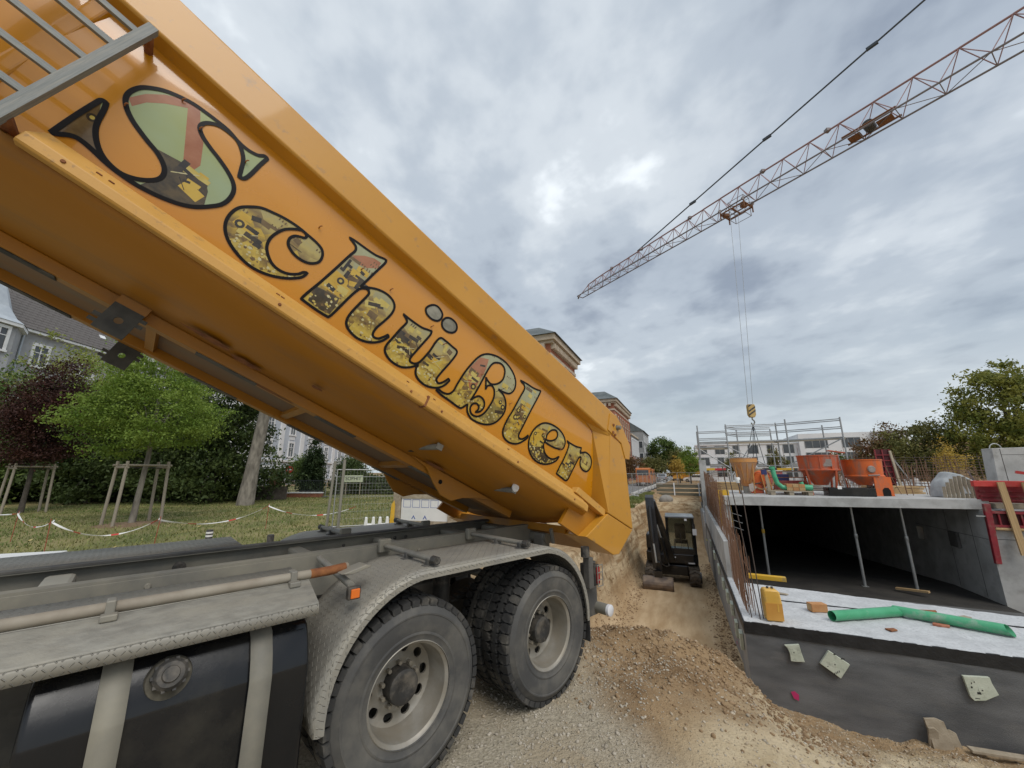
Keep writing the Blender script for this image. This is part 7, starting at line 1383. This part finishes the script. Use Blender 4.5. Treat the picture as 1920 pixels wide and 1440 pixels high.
# ------------------------------------------------------------------ down the street
sfence = 'construction fence along the dig'
for k in range(10): fence_panel('construction fence panel along the street, %s from the truck' % ['nearest', 'second', 'third', 'fourth', 'fifth', 'sixth', 'seventh', 'eighth', 'ninth', 'farthest'][k], bl(17.5+3.5*k, -4.75+.06*k, 0), bl(20.95+3.5*k, -4.69+.06*k, 0), 1.85, sfence, 14, 4)
for k in range(5): fence_panel('fence panel crossing the far end of the dig, %s from the left' % ['first', 'second', 'third', 'fourth', 'fifth'][k], bl(52+1.5*k, -3.5+1.6*k, 0), bl(53.4+1.5*k, -2.0+1.6*k, 0), 1.9, 'fence at the far end of the dig', 8, 3)
def vehicle(name, label, cat, a_, b_, L_, W_, H_, hood, m, van, group, rot=0, glassy=True):
    t = thing(name, label, cat, bl(a_, b_, .02), -BA+rot, group); z0 = .28
    if van: pf = [(-L_/2,z0), (-L_/2+.02,H_*.55), (-L_/2+.10,H_*.96), (-L_/2+.25,H_), (L_/2-1.3,H_), (L_/2-.75,H_*.58), (L_/2-.05,H_*.45), (L_/2,z0)]
    else: pf = [(-L_/2,z0), (-L_/2+.03,H_*.62), (-L_/2+.45,H_*.68), (-L_/2+.85,H_), (L_/2-2.0,H_), (L_/2-1.25,H_*.66), (L_/2-.15,H_*.52), (L_/2,z0)]
    MB().prism(pf, -W_/2, W_/2, lambda y, z, h: (h*(1-.06*max(0, (z-H_*.5)/H_)), y, z)).build('body', m, t, bevel=.05)
    hz_ = H_*.60; MB().box(-W_*.40, W_*.40, -L_/2-.012, -L_/2+.04, hz_, H_*.88).build('rear_window', 'pane_dark', t) if van else MB().prism([(-W_*.40,H_*.70), (W_*.40,H_*.70), (W_*.36,H_*.95), (-W_*.36,H_*.95)], 0, .02, lambda x, z, h: (x, -L_/2+.46+(z-H_*.7)/(H_*.3)*.4-.03+h, z)).build('rear_window', 'pane_dark', t)
    for s_ in (-1, 1):
        x = s_*W_/2; MB().box(min(x*.985, x*1.004), max(x*.985, x*1.004), -L_*.30, L_*.12, H_*.62, H_*.88).build('side_window', 'pane_dark', t)
        for y in (-L_*.30, L_*.32):
            wl = bpy.data.objects.new('wheel', None); C.objects.link(wl); wl.parent = t; MB().lathe([(.17,-.10), (.30,-.10), (.32,-.07), (.32,.07), (.30,.10), (.17,.10)], 18, (x*.93,y,.30), 'X').build('tyre', 'rubber', wl); MB().lathe([(0,-.09), (.18,-.105), (.18,.105), (0,.09)], 14, (x*.93,y,.30), 'X').build('rim', 'rim_steel', wl)
        block(t, 'tail_light', (s_*W_*.43,-L_/2-.01,H_*.5), (.14,.05,.34 if van else .16), 'red_lens'); block(t, 'headlight', (s_*W_*.38,L_/2-.03,H_*.36), (.3,.06,.16), 'white_lens'); block(t, 'mirror', (s_*(W_/2+.10),L_*.22,H_*.62), (.18,.08,.16), 'hub_black')
    block(t, 'bumper', (0,-L_/2-.04,.40), (W_*.96,.12,.22), 'hub_black'); block(t, 'number_plate', (0,-L_/2-.106,.43), (.52,.015,.11), 'white_plastic'); return t
mat('van_orange', (.55,.17,.03), (.50,.15,.03), scale=2, rough=.3, coat=.4); mat('van_yellow', (.60,.29,.03), rough=.3, coat=.4); mat('car_silver', (.42,.44,.46), rough=.25, metal=.5, coat=.5)
vehicle('van', 'orange van parked nearest on the street, seen from behind', 'van', 52.5, -6.3, 5.0, 1.95, 2.5, 0, 'van_orange', True, 'vehicles on the street')
vehicle('van', 'rust orange van parked in front of the nearest van', 'van', 60.5, -6.5, 5.0, 1.95, 2.4, 0, mat('van_rust', (.40,.14,.05), rough=.4), True, 'vehicles on the street')
vehicle('car', 'silver car on the street between the orange vans', 'car', 80, -5.4, 4.3, 1.8, 1.6, 0, 'car_silver', False, 'vehicles on the street')
vehicle('van', 'yellow orange van far down the street, left one', 'van', 90, -2.6, 5.2, 2.0, 2.5, 0, 'van_yellow', True, 'vehicles on the street')
vehicle('van', 'yellow orange van far down the street, right one', 'van', 88, .2, 5.2, 2.0, 2.5, 0, 'van_yellow', True, 'vehicles on the street', R(60))
vehicle('car', 'white car parked behind the far fence', 'car', 78, .8, 4.3, 1.8, 1.5, 0, 'white_plastic', False, 'vehicles on the street', R(80))
# timber shoring beyond the dig
so = thing('timber_shoring', 'dark horizontal planks shoring the far end of the dig', 'shoring', bl(30.5, -3.2, 0), -BA)
for z in (-.1, .25, .6): block(so, 'plank', (2.6,0,z+.12), (5.4,.06,.26), mat('shoring_wood', (.13,.12,.085), (.2,.18,.13), scale=4, rough=.9))
for x in (1.4, 3.4): block(so, 'white_post', (x,-.06,.45), (.10,.06,1.1), 'trim_white')
block(so, 'capping', (2.6,0,.92), (5.4,.16,.06), 'timber_old')
bo_ = thing('boulder', 'grey boulder on the bank at the end of the trench', 'boulder', bl(25.4, -2.3, -.15), 0); V = icv*np.array([.75,.6,.55])*(1+.25*rng.normal(0,.5,(12,1))); o = npmesh('rock', V, icf, mat('boulder_grey', (.26,.24,.21), (.36,.33,.29), scale=3, rough=.95, bump=.5), bo_); sb_ = o.modifiers.new('round', 'SUBSURF'); sb_.levels = 1; sb_.render_levels = 1

# red brick building with corner pavilions along the street
mat('facade_brick', (.30,.105,.06), (.40,.16,.095), scale=1.2, rough=.9, bump=.1, dirt=(.24,.12,.08), dscale=.6, damt=.4); mat('sandstone', (.44,.36,.27), (.52,.44,.34), scale=1.0, rough=.9); mat('slate_green', (.07,.085,.085), (.12,.135,.135), scale=.8, rough=.6); mat('facade_grey', (.25,.255,.25), (.31,.315,.31), scale=.8, rough=.9)
rb2 = thing('brick_building', 'long red brick building with stone cornices and hipped corner roofs', 'building', bl(30.5, -12.9, 0), -BA)
def pavilion(y0, y1, x0, x1, h, z_r, cw):
    MB().box(x0, x1, y0, y1, 0, h).build('wall', 'facade_brick', rb2)
    for z, e_, t_ in ((h-2.3,.12,.35), (h-.9,.35,.3), (h-.6,.65,.6), (4.6,.12,.3)): MB().box(x0-e_, x1+e_, y0-e_, y1+e_, z, z+t_).build('cornice', 'sandstone', rb2)
    for k in range(int((y1-y0)/.55)): MB().box(x1, x1+.5, y0+.15+.55*k, y0+.42+.55*k, h-1.45, h-.9).build('corbel', 'sandstone', rb2)
    for k in range(int((x1-x0)/.9)): MB().box(x0+.3+.9*k, x0+.75+.9*k, y0-.5, y0, h-1.45, h-.9).build('corbel', 'sandstone', rb2)
    b = MB(); xm, ym = (x0+x1)/2, (y0+y1)/2; e_ = .9; dx_, dy_ = (x1-x0)/2-2.2, max(.4, (y1-y0)/2-2.6); P0 = [(x0-e_,y0-e_,h), (x1+e_,y0-e_,h), (x1+e_,y1+e_,h), (x0-e_,y1+e_,h)]; Q0 = [(xm-dx_,ym-dy_,z_r), (xm+dx_,ym-dy_,z_r), (xm+dx_,ym+dy_,z_r), (xm-dx_,ym+dy_,z_r)]
    b.add(P0+Q0, [(0,1,5,4), (1,2,6,5), (2,3,7,6), (3,0,4,7), (4,5,6,7), (3,2,1,0)]); b.build('roof', 'slate_green', rb2)
    for y in np.arange(y0+1.6, y1-1, cw):
        for z in (1.2, 5.4, 9.4, 12.0) if h > 15 else (1.2, 5.4, 9.4): window(rb2, wallm((x1,y,z), R(-90)), 1.2, 2.3 if z < 11 else 1.2, .22, 1, True, 'sandstone')
        MB().box(x1, x1+.18, y+cw/2-.25, y+cw/2+.25, 0, h-2.3).build('pilaster', 'facade_brick', rb2)
pavilion(-.5, 9.6, -13, 0, 16.4, 18.6, 2.5); pavilion(40, 62, -13, 0, 16.4, 18.6, 3.1); pavilion(10.55, 39.05, -15, -4.6, 13.4, 15.2, 3.3)
MB().box(.02, 1.0, 38, 63, 5.0, 5.5).build('pink_canopy', mat('pink_stone', (.42,.22,.18), rough=.9), rb2)
gb = thing('office_building', 'grey office block with tall grid windows beyond the brick building', 'building', bl(95, -12.9, 0), -BA)
MB().box(-13, 0, 0, 15, 0, 11.2).build('wall', 'facade_grey', gb); MB().box(-13, 1.6, 15.05, 33, 0, 13.6).build('wall', 'facade_grey', gb); MB().prism([(-13.4,13.62), (2.0,13.62), (-2,16.4), (-10,16.4)], 14.8, 33.4, lambda x, z, h: (x, h, z)).build('roof', 'slate_green', gb); MB().box(-13, .3, -.2, 15, 11.21, 11.6).build('parapet', 'sandstone', gb)
for i in range(6):
    for j in range(2): window(gb, wallm((0,1.5+2.4*i,1.0+5.1*j), R(-90)), 1.5, 4.2, .2, 0, False, 'trim_white', .25)
for i in range(4):
    for j in range(4): window(gb, wallm((1.6,17.5+4*i,1.2+3.1*j), R(-90)), 2.2, 1.9, .1, 1, False, 'trim_white')
for x in range(1): 
    for j in range(3): window(gb, wallm((.8,15.05,2+3.4*j), math.pi), 1.0, 1.8, .1, 0, False)
tree('street_tree', 'tall dark tree past the grey office block', bl(118,-6.5,0), [(0,0,8.2,4.2,4.2,4.0), (1.8,0,6.2,3.0,3.0,3.0), (-1.5,0,4.4,2.6,2.6,2.2)], 3, .3, 'leaf_mid', 220, 60, .26, .7, group='trees down the street')
tree('street_tree', 'slim bright green tree on the street, left one', bl(72,-1.9,0), [(0,0,3.6,1.8,1.8,1.9), (.3,0,5.2,.9,.9,1.0)], 1.6, .1, 'leaf_olive', 130, 60, .13, .4, group='trees down the street')
tree('street_tree', 'slim bright green tree on the street, right one', bl(66,-.1,0), [(0,0,3.5,1.7,1.7,1.9), (-.2,0,5.3,.9,.9,1.1)], 1.6, .1, 'leaf_bright', 130, 60, .12, .4, group='trees down the street')
tree('street_tree', 'brownish low tree before the brick building', bl(60,-9.8,0), [(0,0,2.9,2.6,2.6,2.1)], 1.5, .14, 'leaf_red', 140, 60, .14, .5, group='trees down the street')
tree('street_tree', 'low green tree between the vans and the office block', bl(96,-8.2,0), [(0,0,3.2,3.2,3.0,2.4)], 1.2, .15, 'leaf_olive', 140, 60, .2, .6, group='trees down the street')
tree('street_tree', 'dark purple tree behind the far vans', bl(104,-2.4,0), [(0,0,3.0,3.0,3.0,2.6)], 1.2, .2, 'leaf_purple', 120, 60, .22, .6, group='trees down the street')
tree('street_tree', 'dark broad tree closing the street', bl(112,1.5,0), [(0,0,3.2,4.2,4.0,3.0)], 1.2, .2, 'leaf_dark', 120, 60, .24, .7, group='trees down the street')
lp = thing('lamp_post', 'thin grey lamp post before the brick building', 'lamp post', bl(46, -8.3, 0), -BA); bar(lp, 'pole', (0,0,0), (0,0,4.6), .05, 'galv'); block(lp, 'lamp_head', (.25,0,4.6), (.6,.18,.1), 'galv')
tb3 = thing('brick_shed', 'low building with red tiled roof behind the street trees', 'building', bl(96, -.9, 0), -BA); MB().box(0, 3.4, 0, 8, 0, 3.6).build('wall', 'trim_white', tb3); MB().prism([(-.4,3.6), (-.4,3.75), (1.7,5.6), (3.8,3.75), (3.8,3.6)], -.4, 8.4, lambda x, z, h: (x, h, z)).build('roof', 'facade_brick', tb3); window(tb3, wallm((2.2,0,1.0), math.pi), 1.2, 1.4, .12)

# ------------------------------------------------------------------ behind the site: white apartment house and trees
ap = thing('apartment_house', 'white flat roofed apartment house with balconies behind the scaffold', 'building', (47.0,100.0,0), -BA)
mat('render_white', (.68,.69,.70), (.75,.76,.76), scale=.3, rough=.9)
MB().box(0, 22, 0, 14, 0, 8.6).build('wall', 'render_white', ap); MB().box(22.02, 41.5, -1.0, 14, 0, 10.6).build('wall', 'render_white', ap); MB().box(1, 20, 1.5, 14, 8.61, 9.6).build('roof_storey', 'facade_grey', ap); MB().box(-.15, 22, -.2, .1, 8.5, 8.75).build('parapet', 'trim_white', ap)
for i in range(6):
    for j in range(3): window(ap, wallm((2.0+3.6*i,0,.8+2.75*j), math.pi), 2.0 if (i+j) % 2 else 1.3, 1.9, .10, 1, False, 'facade_grey', .06)
for i, (x, w_) in enumerate(((25.2,4.2), (31.6,3.2))):
    for j in range(3): window(ap, wallm((x,-1.0,.9+3.2*j), math.pi), w_, 2.1, .1, 2, False, 'facade_grey', .06)
for j in range(3): MB().box(35.4, 41.2, -2.6, -.99, 2.9+3.05*j-(0 if j < 2 else .2), 3.05+3.05*j-(0 if j < 2 else .2)).build('balcony_slab', 'trim_white', ap); MB().box(36.2, 40.6, -1.03, -1.001, .5+3.05*j, 2.7+3.05*j).build('balcony_recess', 'pane_dark', ap); MB().box(35.4, 41.2, -2.6, -2.54, 3.06+3.05*j, 3.9+3.05*j).build('balcony_front', 'render_white' if j == 2 else 'cab_glass', ap)
MB().box(35.2, 41.5, -2.7, -1.0, 10.4, 10.6).build('balcony_roof', 'trim_white', ap)
for k in range(4): MB().box(3+5*k, 6.5+5*k, -1.4, -.001, 2.85, 3.0).build('balcony_slab', 'trim_white', ap); MB().box(3+5*k, 6.5+5*k, -1.4, -1.35, 3.0, 3.9).build('balcony_front', 'facade_grey', ap)
bb_ = thing('brown_block', 'plain brown block right behind the white apartment house', 'building', (90.0,86.0,0), -BA); MB().box(0, 14, 0, 10, 0, 8.8).build('wall', mat('render_brown', (.26,.18,.10), (.30,.21,.12), scale=.5, rough=.9), bb_); MB().box(-.2, 14.2, -.2, 10.2, 8.8, 9.0).build('roof_edge', 'trim_white', bb_); window(bb_, wallm((3,0,5.4), math.pi), 1.4, 1.6, .1)
tree('site_tree', 'tall full tree at the right edge of the picture', (47.2,36.5,0), [(0,0,8.2,4.2,4.0,3.6), (.3,0,10.6,2.2,2.2,1.9), (-2.0,0,5.6,3.2,3.0,2.4), (1.5,-1,4.6,3.4,3.0,2.6), (-1.0,0,2.8,3.6,3.0,2.0)], 2.6, .32, 'leaf_autumn', 460, 60, .15, .5, group='trees right of the site')
tree('site_tree', 'dark bushy tree left of the tall right tree', (43.5,41.0,0), [(0,0,4.4,3.6,3.0,2.5), (-1.8,0,3.2,2.8,2.5,2.2), (1.5,0,6.0,1.4,1.4,1.2)], 1.8, .2, 'leaf_olive', 240, 60, .15, .5, group='trees right of the site')
tree('site_tree', 'reddish brown bushy tree beside the white apartment house', (42.0,44.0,0), [(-.5,0,3.6,2.6,2.4,2.4), (1.2,0,6.2,1.0,1.0,1.3)], 1.5, .15, 'leaf_red', 170, 60, .14, .45, group='trees right of the site')
tree('site_tree', 'small golden yellow tree before the dark bushes', (32.2,28.8,0), [(0,0,2.7,.8,.8,.8), (0,0,3.9,.38,.38,.8)], 1.2, .05, 'leaf_yellow', 70, 30, .07, .26, group='trees right of the site')
for i, (x, y, h, lm, lab) in enumerate(((26.0,62.0,4.2,'leaf_yellow','young yellowing tree behind the scaffold, leftmost'), (32.5,58.0,4.8,'leaf_olive','young thin tree behind the scaffold, second from left'), (38.0,56.0,5.2,'leaf_olive','young tree behind the silos, in the middle'), (46.0,55.0,4.8,'leaf_mid','young pointed tree behind the orange silo, left one'), (49.5,55.0,4.6,'leaf_lime','young pointed tree behind the orange silo, right one'))):
    tree('young_street_tree', lab, (x,y,0), [(0,0,h*.62,h*.24,h*.24,h*.28), (0,0,h*.85,h*.12,h*.12,h*.2)], h*.3, .06, lm, 70, 50, .11, .26, group='young trees before the apartment house')
rows_ = thing('mesh_stack', 'rows of stored reinforcing mats leaning before the right trees', 'rebar', bl(15, 9, 1.25), -BA)
for k in range(12): bar(rows_, 'long_bar', (-3.5,0,.10+.11*k), (4.5,-.3,.12+.11*k), .010, 'rebar_dark', 5)
for k in range(24): bar(rows_, 'cross_bar', (-3.4+.33*k,0,0), (-3.4+.33*k,0,1.45), .008, 'rebar_dark', 5)
